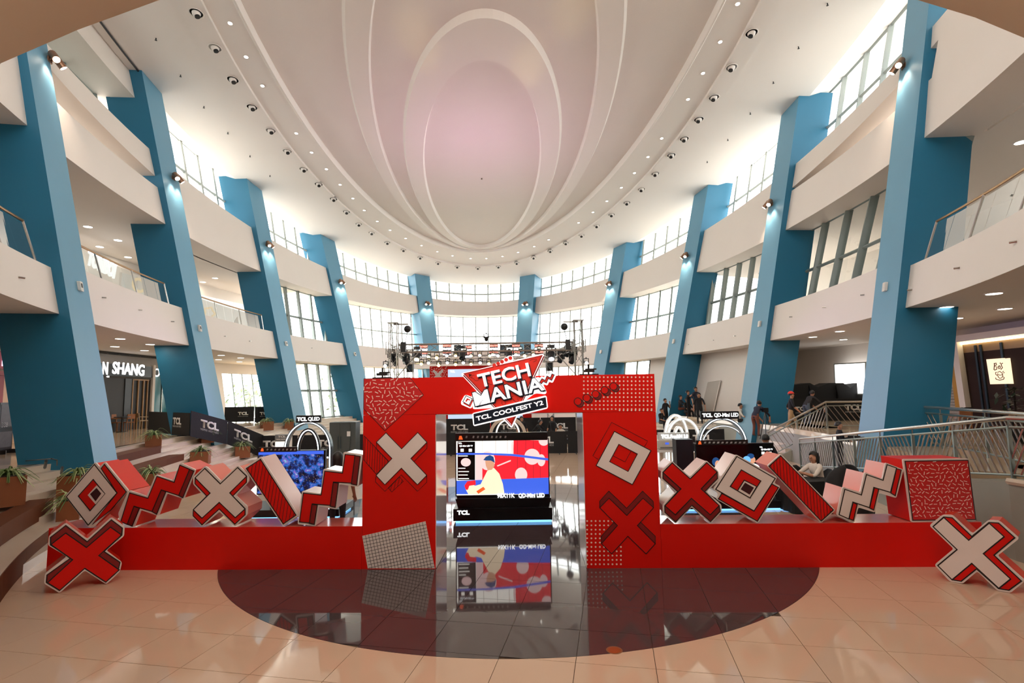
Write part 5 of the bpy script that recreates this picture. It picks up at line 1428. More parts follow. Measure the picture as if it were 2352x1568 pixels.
# red shop at the picture edge
F = wall_frame(2, 70, 3.5, SHOP, 205, 176, .12)
sh = thing('red_shop', 'red shop front with glowing letters BA at the left picture edge', 'shop front', tuple(F.p(F.px(10, 950)[0], PLZ)))
RSH = mat('shop_red', srgb(150, 12, 26), .45, noise=.08)
_t, _b = F.px(0, 806)[1], F.px(0, 848)[1]; a0_, a1_ = F.px(-38, 930)[0], F.px(58, 930)[0]
prism(F, rect(a0_, _b, a1_, _t), -.06, .1).ob('sign_board', RSH, sh); prism(F, rect(a0_, F.px(0, 862)[1], a1_, _b - .06), -.06, .2).ob('red_fascia', RSH, sh)
_a = F.px(-3, 930, .1)[0]; _w = (F.px(20, 930, .1)[0] - _a) / 2; _pk = emis('pink_letter', srgb(255, 214, 240), 2.0)
for k in (0, 1): text('sign_letter', 'BA'[k], F, (_a + k * _w, _b + .12, _a + k * _w + _w * .92, _b + 1.07), .1, .14, _pk, sh, .04)
prism(F, rect(a0_, PLZ, F.px(2, 930)[0], F.px(0, 862)[1]), -.05, .05).ob('red_wall', RSH, sh)
prism(F, rect(F.px(2, 930)[0], PLZ, a1_, F.px(0, 862)[1]), -.05, 0).ob('peach_wall', mat('shop_peach', srgb(232, 196, 160), .6, noise=.04), sh)  # plain peach wall beside the red one
F = wall_frame(2, 60, 2.0, SHOP - 2.6, 212, 178, 0)
mn = thing('menu_board', 'black standing menu board reading 388 at the left picture edge', 'menu board', tuple(F.p(F.px(20, 1040)[0], PLZ)))
_z1 = F.px(20, 924)[1]; a0_, a1_ = F.px(1, 930)[0], F.px(34, 930)[0]
prism(F, rect(a0_, PLZ + .12, a1_, _z1), -.05, 0).ob('board', DBOX, mn)
prism(F, rect(a0_ + .05, _z1 - .75, a1_ - .05, _z1 - .06), 0, .006).ob('upper_print', mat('menu_grey', srgb(74, 74, 72), .5, noise=.35, scale=9), mn)
prism(F, rect(a0_ + .05, PLZ + .2, a1_ - .05, PLZ + .68), 0, .006).ob('food_print', MATS['menu_grey'], mn)
text('price', '388', F, (a0_ + .12, PLZ + .82, a0_ + .42, PLZ + .98), 0, .006, LOGO, mn, .02)
for s in (a0_ + .06, a1_ - .06): prism(F, rect(s - .02, PLZ, s + .02, PLZ + .12), -.3, .2).ob('foot', BLACK, mn)
# white shop letters seen through the glass railing of the upper gallery
F = wall_frame(195, 270, 8.2, SHOP, 215, 180, .1)
lt = thing('shop_lettering', 'white raised letters behind the glass railing of the left upper gallery', 'sign', tuple(F.p(F.px(230, 630)[0], F.px(230, 640)[1])))
_p0, _p1 = F.px(198, 612), F.px(262, 648); text('letters', 'TONBOI', F, (_p0[0], _p1[1] + .3, _p1[0], _p1[1] + .3 + .75), 0, .08, E_TXT, lt, .05, rot=-.16)
F = wall_frame(262, 420, 8.2, SHOP, 205, 170, .1)
sw = thing('upper_shop', 'glazed white shop front behind the railing between first and second left columns', 'shop front', tuple(F.p(F.px(340, 660)[0], 6.99)))
zt_ = F.px(330, 640)[1]; l0, l1 = F.px(262, 930)[0], F.px(420, 930)[0]
for i in range(5): prism(F, rect(l0 + (l1 - l0) * i / 5 + .04, 6.99, l0 + (l1 - l0) * (i + 1) / 5 - .04, zt_), -.06, 0).ob('glass_panel', mat('pale_shop_glass', srgb(206, 222, 226), .1, noise=.1, scale=.8) if 'pale_shop_glass' not in MATS else MATS['pale_shop_glass'], sw)
for i in range(6): a_ = l0 + (l1 - l0) * i / 5; prism(F, rect(a_ - .04, 6.99, a_ + .04, zt_), -.06, .05).ob('mullion', CHROME, sw)
GOLD = emis('gold_letter', srgb(236, 196, 110), 1.2)
c_ = F.px(318, 655); stroke(F, [(c_[0] + .42 * cos(i * pi / 8), c_[1] + .34 * sin(i * pi / 8)) for i in range(16)], .14, .01, .06).ob('gold_emblem', GOLD, sw)
F = wall_frame(440, 640, 8.2, SHOP, 190, 160, .1)
sw = thing('upper_shop', 'bright white shop front behind the railing between second and third left columns', 'shop front', tuple(F.p(F.px(520, 720)[0], 6.99)))
zt_ = F.px(520, 690)[1]; l0, l1 = F.px(445, 930)[0], F.px(600, 930)[0]
for i in range(4): prism(F, rect(l0 + (l1 - l0) * i / 4 + .04, 6.99, l0 + (l1 - l0) * (i + 1) / 4 - .04, zt_), -.06, 0).ob('lit_panel', emis('lit_shop_white', srgb(250, 246, 238), .85) if 'lit_shop_white' not in MATS else MATS['lit_shop_white'], sw)
c_ = F.px(480, 718); mb = stroke(F, [(c_[0] + (.40 + .07 * cos(i * pi / 2)) * cos(i * pi / 10), c_[1] + (.34 + .06 * cos(i * pi / 2)) * sin(i * pi / 10)) for i in range(20)], .10, .01, .06); mb.ob('gold_emblem', GOLD, sw)
c_ = F.px(542, 738); prism(F, [(c_[0] - .3, c_[1] - .3), (c_[0] + .3, c_[1] - .3), (c_[0] + .15, c_[1] + .1), (c_[0] + .1, c_[1] + .35), (c_[0] - .15, c_[1] + .05)], .01, .04).ob('grey_emblem', GREYC, sw)
# air slots above the shops
for lab, ta, tb, o_ in (('long black air slot in the ceiling above the left shops', 212, 166, SHOP - .9), ('long black air slot in the ceiling above the right cafe', -27, -62, SHOP - .9)):
    sl = thing('air_slot', lab, 'vent', tuple(ell((ta + tb) / 2, 5.26, o_)))
    rows = [[ell(s, 5.292, o_), ell(s, 5.17, o_), ell(s, 5.17, o_ + .12), ell(s, 5.292, o_ + .12), ell(s, 5.292, o_)] for s in lin(ta, tb, 24)]
    MB().strip(rows).ob('slot', BLACK, sl)
    for s in lin(ta, tb, 30): MB().tube([ell(s, 5.2, o_ - .01), ell(s, 5.2, o_ + .01)], .02, 4).ob('divider', GREYC, sl)
# chairs and tables of the restaurant
CHW = mat('chair_wood', srgb(150, 92, 48), .45, noise=.15, scale=4)
def chair(label, p, rz, m, group, seat=None):
    t = thing('wooden_chair', label, 'chair', tuple(p), rz, group); I = WM[t]
    seat = seat or m
    MB().box(-.22, .22, -.22, .22, .43, .47, I).ob('seat', seat, t)
    for sx in (-.19, .19):
        for sy in (-.19, .19): MB().bar(I @ Vector((sx * 1.08, sy * 1.08, 0)), I @ Vector((sx, sy, .43)), .035).ob('leg', m, t)
        MB().bar(I @ Vector((sx, .2, .43)), I @ Vector((sx, .26, .86)), .035).ob('back_post', m, t)
        MB().bar(I @ Vector((sx * 1.1, -.18, .64)), I @ Vector((sx * 1.1, .22, .66)), .03).ob('armrest', m, t)
    MB().box(-.2, .2, .235, .26, .62, .86, I).ob('backrest', m, t)
    return t
GRP = 'chairs of the left restaurant'
chair('wooden armchair beside the small dark table before the dark restaurant', on_steps(292, 990), -1.9, CHW, GRP)
chair('wooden armchair nearest the column before the dark restaurant', on_steps(268, 991), 1.5, CHW, GRP)
chair('pale chair with dark legs standing alone left of the black banner', on_steps(328, 985), 2.4, mat('chair_pale', srgb(190, 166, 136), .5, noise=.08), GRP, None)
tb_ = thing('cafe_table', 'small dark round table between two wooden armchairs', 'table', tuple(on_steps(279, 992))); I = WM[tb_]
MB().lathe([(.34, .72), (.34, .75)], 18, I).ob('tabletop', BLACK, tb_); MB().lathe([(.04, .02), (.035, .72)], 8, I).ob('pedestal', BLACK, tb_); MB().lathe([(.22, 0), (.2, .025)], 14, I).ob('foot', BLACK, tb_)
# ------------------------------------------------------------------ right side: stairs, ramp, steel railings
GREYW = MATS['grey_wall']
RPL, RPR = Vector((10.6, 20.3, 0)), Vector((8.57, 9.5, PLZ))
rp_ = struct('floor_ramp')
def edge_u(Y):
    """plan x of the gallery edge at depth Y"""
    for s in lin(12, -60, 360):
        p = ell(s, 5.3, .02)
        if p.y <= Y: return p.x
    return 10
rows = []
for i in range(13):
    q = RPL.lerp(RPR, i / 12); z = q.z + .01; e = edge_u(q.y) - .01
    rows.append([Vector((q.x, q.y, 0)), Vector((q.x, q.y, z)), Vector((max(e, q.x + .3), q.y, z)), Vector((max(e, q.x + .3), q.y, 0)), Vector((q.x, q.y, 0))])
MB().strip(rows).ob('ramp', GREYW, rp_)
e0 = edge_u(9.5)
ps = [(8.57, 9.5), (8.62, 9.0), (8.85, 8.45), (9.4, 8.1), (11, 7.9), (16, 7.9), (16, 12.5), (edge_u(11), 11.4), (e0 + .3, 9.5)]
MB().add([(x, y, 0) for x, y in ps] + [(x, y, PLZ) for x, y in ps], [tuple(range(len(ps), 2 * len(ps)))] + [(i, (i + 1) % len(ps), len(ps) + (i + 1) % len(ps), len(ps) + i) for i in range(len(ps))]).ob('ramp_landing', GREYW, rp_)
MB().tube([Vector((x, y, PLZ + .02)) for x, y in ps[:6]], .06, 6).ob('landing_kerb', STONE, rp_)
srt = struct('floor_stairs')
SX0, SX1, SY0, SY1 = 10.6, 13.1, 22.5, 25.2
for k in range(8):
    x = SX0 + (SX1 - SX0) * k / 8; MB().box(x, SX1 + .6, SY0, SY1, PLZ * k / 8, PLZ * (k + 1) / 8).ob('step', STONE, srt)
MB().hexa([Vector(p) for p in ((SX0, SY0 - .12, 0), (SX1 + .6, SY0 - .12, 0), (SX1 + .6, SY0 - .01, 0), (SX0, SY0 - .01, 0), (SX0, SY0 - .12, .12), (SX1 + .6, SY0 - .12, PLZ), (SX1 + .6, SY0 - .01, PLZ), (SX0, SY0 - .01, .12))]).ob('string_wall', GREYW, srt)
STEEL = mat('steel_tube', srgb(196, 190, 184), .22, metal=.85, noise=.05, scale=6)
STEELG = mat('steel_flat', srgb(150, 160, 156), .3, metal=.8, noise=.05, scale=6)
def steel_rail(label, pts, h=1.08, panel=1.5, bars=9, first=0):
    """pts: base polyline; round handrail, flat top rail, posts, alternately slanted bars"""
    pts = [Vector(p) for p in pts]; t = thing('steel_railing', label, 'railing', tuple(pts[len(pts) // 2]))
    U = Vector((0, 0, 1))
    MB().tube([p + U * h for p in pts], .038, 8).ob('handrail', STEEL, t)
    MB().tube([p + U * (h - .16) for p in pts], .026, 6).ob('top_rail', STEELG, t)
    MB().tube([p + U * .1 for p in pts], .022, 6).ob('bottom_rail', STEELG, t)
    k = first
    for a, b in zip(pts[:-1], pts[1:]):
        n = max(1, round((b - a).length / panel))
        for i in range(n):
            p, q = a.lerp(b, i / n), a.lerp(b, (i + 1) / n); sgn = 1 if k % 2 else -1; k += 1
            MB().bar(p, p + U * (h - .14), .07, .03).ob('post', STEELG, t)
            MB().tube([p + U * (h - .16), p + U * h], .014, 5).ob('bracket', STEELG, t)
            for j in range(bars):
                s = (j + .5) / bars; e = .32; s0, s1 = s - e * sgn / 2, s + e * sgn / 2; z0, z1 = .1, h - .17
                # clip the slanted bar to its panel
                for _ in range(1):
                    if s0 < 0: z0 += (z1 - z0) * (-s0) / (s1 - s0); s0 = 0
                    if s1 > 1: z1 -= (z1 - z0) * (s1 - 1) / (s1 - s0); s1 = 1
                    if s1 < 0: z1 = z1 - (z1 - z0) * (-s1) / (s0 - s1); s1 = 0
                    if s0 > 1: z0 = z0 + (z1 - z0) * (s0 - 1) / (s0 - s1); s0 = 1
                MB().bar(p.lerp(q, s0) + U * z0, p.lerp(q, s1) + U * z1, .022, .022).ob('bar', STEEL, t)
    MB().bar(pts[-1], pts[-1] + U * (h - .14), .07, .03).ob('post', STEELG, t)
    return t
Z3 = lambda x, y, z: Vector((x, y, z))
steel_rail('long steel railing with slanted bars along the rising ramp on the right', [RPL + Z3(.08, 0, .02), RPR + Z3(.1, 0, .02), Z3(9.0, 8.6, PLZ + .02), Z3(10.6, 8.1, PLZ + .02)], panel=1.55, bars=9)
eb = lambda Y: Z3(edge_u(Y) - .1 + .25, Y, PLZ)
steel_rail('steel railing with slanted bars on the gallery edge behind the ramp', [eb(16.7), eb(14.6), eb(12.6), eb(10.8)], panel=1.6, bars=9)
steel_rail('steel stair railing rising beside the stairs to the black drapes', [Z3(SX0 - .1, SY0 - .06, .1), Z3(SX1 - .1, SY0 - .06, PLZ), Z3(SX1 + 1.6, SY0 - .35, PLZ)], panel=1.4, bars=8)

# ------------------------------------------------------------------ black drapes, boards, cafe on the right gallery
F = plane_y(27.5)
t = thing('black_drape', 'big black draped cover with wavy top on the right gallery', 'drape', tuple(F.p(F.px(1890, 950)[0], PLZ, -.4)))
top = F.pxs([(1806, 885), (1830, 884), (1868, 879), (1886, 889), (1912, 879), (1945, 879), (1962, 891), (1976, 879), (1992, 880)])
prism(F, [(top[-1][0], PLZ), (top[0][0], PLZ)] + top, -1.2, -.3).ob('cover', BANN, t)
for (x0, x1) in ((1866, 1872), (1930, 1935)): prism(F, [(F.px(x0, 930)[0], PLZ), (F.px(x1, 930)[0], PLZ), (F.px(x1, 930)[0] - .1, F.px(x0, 886)[1]), (F.px(x0, 930)[0] + .05, F.px(x0, 884)[1])], -.3, -.24).ob('fold', BANN, t)
for i, (x0, x1, lg, nm) in enumerate(((1770, 1868, (.62, .92), 'left'), (1872, 1990, (.62, .95), 'right'))):
    a_, b_ = F.px(x0, 1000, .3)[0], F.px(x1, 1000, .3)[0]
    banner('black TCL banner in front of the black drape, %s one' % nm, (a_, 27.2, PLZ), (b_, 27.2, PLZ), F.px(1800, 917, .3)[1] - PLZ, lg)
# opening to the outside behind the drape
Fw = wall_frame(1915, 1990, 3.5, SHOP, 2, -24, .02)
ow = struct('window_right_gallery'); q = Fw.pxs([(1918, 836), (1990, 832), (1990, 905), (1921, 905)])
prism(Fw, q, -.0, .03).ob('lit_pane', emis('daylight_pane', (1, .99, .97), 2.2), ow); stroke(Fw, q, .06, .0, .06).ob('pane_frame', FRAME, ow)
# white wall recess between the columns
_t0, _t1 = t_at(1600, 2.5, 1.35, 40, -10), t_at(1700, 2.5, 1.35, 40, -10)
_a, _b = ell(_t0, PLZ, 1.33), ell(_t1, PLZ, 1.33); _tm = (_t0 + _t1) / 2
Fd = Fr(_a, _b - _a, ell(_tm, 5.3, 1.33) - ell(_tm, PLZ, 1.33))
if Fd.n.dot(-_a) < 0: Fd.n = -Fd.n
dr = struct('door_1'); q = Fd.pxs([(1624, 878), (1653, 876)], .02); k_ = -.9
q = [q[0], q[1], (q[1][0] - .35, 0), (q[0][0] - .35, 0)]
prism(Fd, q, .0, .02).ob('door_leaf', mat('recess_grey', srgb(190, 182, 172), .7, noise=.03), dr)
stroke(Fd, [q[3], q[0], q[1], q[2]], .06, .0, .04, False).ob('door_frame', WHITE, dr)
# cafe
F = wall_frame(2170, 2345, 3.2, SHOP, -15, -48, .1)
cf = thing('cafe', 'dark brown cafe front with lit sign reading BOS and a cup drawing', 'cafe', tuple(F.p(F.px(2260, 900)[0], PLZ)))
CFB = mat('cafe_dark_brown', srgb(48, 30, 22), .7, spec=.2, noise=.15, scale=2); TAN = mat('cafe_tan_wall', srgb(150, 118, 76), .5, noise=.1)
l0, r0 = F.px(2212, 900)[0], F.px(2420, 900)[0]; zt_ = F.px(2260, 778)[1]; zb_ = F.px(2260, 806)[1]
prism(F, rect(l0, PLZ, r0, zb_), -.06, 0).ob('brown_wall', CFB, cf); prism(F, rect(l0, zb_, r0, zt_), -.06, -.01).ob('tan_wall', TAN, cf)
prism(F, rect(l0 + .1, zt_ - .12, r0, zt_ - .04), -.01, .06).ob('light_strip', emis('warm_strip', (1, .82, .5), 5.0), cf)
for x in (2258, 2270, 2318): prism(F, [(F.px(x, 930)[0], PLZ), (F.px(x, 930)[0] + .09, PLZ), (F.px(x - 6, 930)[0] + .09, zt_ - .2), (F.px(x - 6, 930)[0], zt_ - .2)], 0, .04).ob('glass_mullion', SLATE, cf)
post = F.pxs([(2195, 784), (2209, 782), (2231, 935), (2217, 935)]); prism(F, post, 0.0, .2).ob('white_post', WHITE, cf)
post = F.pxs([(2186, 785), (2195, 784), (2217, 935), (2204, 935)]); prism(F, post, 0.0, .16).ob('yellow_post', mat('ochre_paint', srgb(186, 138, 52), .5, noise=.06), cf)
prism(F, rect(F.px(2185, 930)[0], F.px(2200, 784)[1] - .04, r0, F.px(2200, 772)[1]), 0, .2).ob('lintel', WHITE, cf)
sg = prism(F, F.pxs([(2272, 825), (2310, 822), (2319, 881), (2281, 882)]), .02, .1).ob('lit_sign', emis('cafe_sign', srgb(255, 224, 186), 1.05), cf)
CUPC = mat('sign_brown', srgb(116, 62, 28), .5, noise=.05)
R = lambda l: F.pxs(crop(2052, 720, 6.533, l), .1)
for nm, l, w in (('letter', [(1520, 745), (1512, 845)], .03), ('letter', [(1510, 750), (1545, 742), (1552, 765), (1520, 790), (1555, 800), (1552, 835), (1520, 848)], .03),
                 ('letter', [(1592, 780), (1575, 800), (1580, 825), (1600, 825), (1608, 800), (1595, 780)], .028), ('letter', [(1610, 735), (1604, 752)], .028), ('letter', [(1645, 742), (1620, 755), (1628, 790), (1640, 810), (1615, 838)], .028),
                 ('cup', [(1570, 880), (1600, 865), (1640, 900), (1645, 930), (1630, 962), (1600, 972), (1575, 950), (1565, 900), (1600, 925), (1640, 915)], .022), ('cup_handle', [(1562, 880), (1535, 880), (1535, 905), (1560, 930)], .022),
                 ('saucer', [(1535, 960), (1545, 985), (1600, 998), (1655, 985), (1668, 960), (1650, 948)], .026), ('steam', [(1640, 880), (1655, 862)], .02), ('steam', [(1655, 892), (1670, 880)], .02)):
    stroke(F, R(l), w, .1, .112, False).ob(nm, CUPC, sg)
prism(F, F.pxs([(2313, 823), (2322, 822), (2330, 881), (2323, 881)]), .02, .08).ob('side_light', MATS['cafe_sign'], cf)
# roller shutter left of the cafe
F2 = wall_frame(2150, 2215, 3.2, SHOP, -10, -40, .04)
sh_ = thing('roller_shutter', 'silver slatted roller shutter between blue column and cafe post', 'shutter', tuple(F2.p(F2.px(2190, 900)[0], PLZ)))
l1, r1 = F2.px(2150, 900)[0], F2.px(2206, 900)[0]; zt2 = F2.px(2190, 812)[1]; ns = 26
for i in range(ns): z0 = PLZ + (zt2 - PLZ) * i / ns; prism(F2, rect(l1, z0, r1, z0 + (zt2 - PLZ) / ns - .02), -.02, .02).ob('slat', mat('shutter_silver', srgb(196, 190, 178), .35, metal=.4, noise=.05) if 'shutter_silver' not in MATS else MATS['shutter_silver'], sh_)
# cafe chairs behind the railing
for i, (x, y) in enumerate(((2165, 945), (2225, 942), (2325, 944))):
    p = ell(t_at(x, 2.0, 3.6, 88, -62), PLZ, 3.6)
    chair('brown cafe chair behind the gallery railing, %s from the left' % ordn(i + 1), p, 2.6 + .5 * i, CHW, 'cafe chairs behind the railing')
cpl = thing('cafe_plant', 'dark leafy plant beside the cafe at the right picture edge', 'plant', tuple(Vector((*at_z(2330, 915, 2.6).xy, PLZ)))); I = WM[cpl]
MB().lathe([(.18, 0), (.24, .45), (.2, .45)], 12, I).ob('pot', BLACK, cpl)
r = random.Random(5); mb = MB()
for i in range(90):
    c = I @ Vector((r.gauss(0, .22), r.gauss(0, .22), .6 + r.random() * 1.0)); d = Vector((r.uniform(-1, 1), r.uniform(-1, 1), r.uniform(-.3, .6))).normalized() * .16; q = d.cross(Vector((0, 0, 1))).normalized() * .05
    mb.add([c - d, c + q, c + d, c - q], [(0, 1, 2, 3)])
mb.ob('leaves', mat('dark_leaf', srgb(34, 46, 28), .5, noise=.3), cpl, kind='stuff'); MB().tube([I @ Vector((0, 0, .4)), I @ Vector((0, 0, 1.5))], .03, 6).ob('stem', SOIL, cpl)
# work table with black cloth, chairs, black bag heap
p = at_y(1872, 1085, 13.6); p.z = 0
t = thing('work_table', 'table under a black cloth before the seated woman on the right', 'table', tuple(p), .15); I = WM[t]
MB().box(-.85, .35, -.35, .35, .70, .74, I).ob('tabletop', BANN, t)
b = MB(); rows = []
for i in range(33):
    f_ = i / 32 * 4; k = int(f_) % 4; u_ = f_ - int(f_); cs = [(-.86, -.36), (.36, -.36), (.36, .36), (-.86, .36)]; a_, b_ = cs[k], cs[(k + 1) % 4]
    x, y = a_[0] + (b_[0] - a_[0]) * u_, a_[1] + (b_[1] - a_[1]) * u_; w_ = .03 * sin(i * 2.3)
    rows.append([I @ Vector((x * (1.03 + w_), y * (1.06 + w_), .02)), I @ Vector((x, y, .742))])
b.strip(rows).ob('cloth_skirt', BANN, t)
def shell_chair(label, p, rz):
    t = thing('black_chair', label, 'chair', tuple(p), rz, 'black chairs at the work table'); I = WM[t]
    MB().box(-.22, .22, -.22, .22, .42, .46, I).ob('seat', BLACK, t)
    rows = [[I @ Vector((x, .22 + .08 * (z - .46) - .10 * (1 - (x / .22) ** 2) * -.5, z)) for x in lin(-.22 * sqrt(max(.05, 1 - ((z - .5) / .42) ** 4)), .22 * sqrt(max(.05, 1 - ((z - .5) / .42) ** 4)), 6)] for z in lin(.46, .91, 6)]
    MB().strip(rows).ob('backrest', BLACK, t)
    for sx in (-.2, .2):
        for sy in (-.2, .2): MB().tube([I @ Vector((sx * 1.1, sy * 1.1, 0)), I @ Vector((sx * .9, sy * .9, .43))], .014, 6).ob('leg', STEELG, t)
    return t
for x, y, nm in ((1829, 1052, 'left'), (1847, 1056, 'right')):
    p = at_y(x, y, 14.6); p.z = 0; shell_chair('black moulded chair behind the black table, %s one' % nm, p, .4)
# heap of black bags
def heap(label, cx, cy, Y, w, hgt, seed):
    p = at_y(cx, cy, Y); p.z = 0; t = thing('bag_heap', label, 'bag', tuple(p)); r = random.Random(seed); n, k = 20, 12; vs = []; fs = []
    for i in range(k + 1):
        a = pi / 2 * i / k
        for j in range(n):
            th = 2 * pi * j / n; rr = (1 + .10 * sin(3 * th + i * .6) + r.uniform(-.03, .03)); ex = .55
            vs.append(p + Vector((w * rr * cos(th) * cos(a) ** ex, w * .6 * rr * sin(th) * cos(a) ** ex, hgt * (sin(a) ** .8) * (1 + .08 * sin(2 * th)))))
    for i in range(k):
        for j in range(n): a, b = i * n + j, i * n + (j + 1) % n; fs.append((a, b, b + n, a + n))
    m = MB(); m.add(vs, fs); m.ob('cover', BANN, t, smooth=True)
    return t, p
t, p = heap('big black covered bag heap behind the white zigzag on the right plinth', 1945, 1120, 12.3, .56, 1.18, 2)
MB().tube([p + Vector((.2, -.25, 1.1)), p + Vector((.3, -.3, 1.25)), p + Vector((.45, -.25, 1.05))], .02, 6).ob('handle', BLACK, t)
for z in (.75, .82): MB().box(-.04, .04, -.37, -.36, z, z + .04, Matrix.Translation(p)).ob('white_mark', LOGO, t)

# ------------------------------------------------------------------ people
SKIN = mat('skin', srgb(186, 134, 104), .55, noise=.04); HAIR = mat('black_hair', srgb(22, 18, 17), .45, noise=.15, scale=12)
CL = dict(black=mat('black_cloth', srgb(26, 26, 30), .8, noise=.1), dark=mat('charcoal_cloth', srgb(46, 44, 48), .8, noise=.1), white=mat('white_cloth', srgb(226, 216, 204), .8, noise=.04), khaki=mat('khaki_cloth', srgb(176, 148, 112), .8, noise=.06), brown=mat('brown_cloth', srgb(110, 62, 48), .8, noise=.08), navy=mat('navy_cloth', srgb(30, 36, 54), .8, noise=.08), red=mat('red_cap_cloth', srgb(224, 52, 40), .7, noise=.05), blue=mat('denim_cloth', srgb(92, 104, 120), .8, noise=.08))
SHOE = mat('shoe', srgb(30, 28, 28), .5, noise=.1)
POSES = {   # joints as fractions of the height; the person faces -y
 'stand': dict(hip=(0, 0, .53), lean=0, el=((.17, .0, .64), (-.17, .0, .64)), wr=((.18, -.06, .50), (-.18, -.06, .50)), kn=((.06, -.01, .28), (-.06, -.01, .28)), an=((.065, .02, .045), (-.065, .02, .045))),
 'phone': dict(hip=(0, 0, .53), lean=0, el=((.17, -.06, .66), (-.17, .0, .64)), wr=((.08, -.13, .86), (-.18, -.05, .50)), kn=((.06, -.01, .28), (-.06, -.01, .28)), an=((.065, .02, .045), (-.065, .02, .045))),
 'shoot': dict(hip=(0, 0, .53), lean=0, el=((.17, -.10, .78), (-.17, -.10, .78)), wr=((.07, -.22, .90), (-.07, -.22, .90)), kn=((.06, -.01, .28), (-.06, -.01, .28)), an=((.065, .02, .045), (-.065, .02, .045))),
 'walk': dict(hip=(0, 0, .52), lean=.06, el=((.16, .05, .64), (-.16, -.06, .65)), wr=((.16, -.02, .50), (-.15, -.15, .56)), kn=((.05, -.12, .29), (-.05, .04, .27)), an=((.055, -.13, .045), (-.055, .20, .06))),
 'bend': dict(hip=(0, .06, .52), lean=.36, el=((.17, -.34, .52), (-.17, -.34, .52)), wr=((.12, -.44, .40), (-.12, -.44, .40)), kn=((.06, .0, .28), (-.06, .0, .28)), an=((.065, .05, .045), (-.065, .05, .045))),
 'sit': dict(hip=(0, .10, .27), lean=.06, el=((.16, -.06, .38), (-.16, -.06, .38)), wr=((.08, -.20, .34), (-.08, -.20, .34)), kn=((.07, -.15, .285), (-.07, -.15, .285)), an=((.07, -.17, .045), (-.07, -.17, .045))),
 'desk': dict(hip=(0, .10, .29), lean=.12, el=((.15, -.12, .44), (-.15, -.12, .44)), wr=((.05, -.25, .48), (-.05, -.25, .48)), kn=((.07, -.15, .29), (-.07, -.15, .29)), an=((.07, -.12, .045), (-.07, -.12, .045))),
 'camera': dict(hip=(0, 0, .53), lean=.02, el=((.17, -.06, .66), (-.17, -.06, .66)), wr=((.09, -.20, .70), (-.10, -.18, .64)), kn=((.06, -.01, .28), (-.06, -.01, .28)), an=((.065, .02, .045), (-.065, .02, .045))),
}
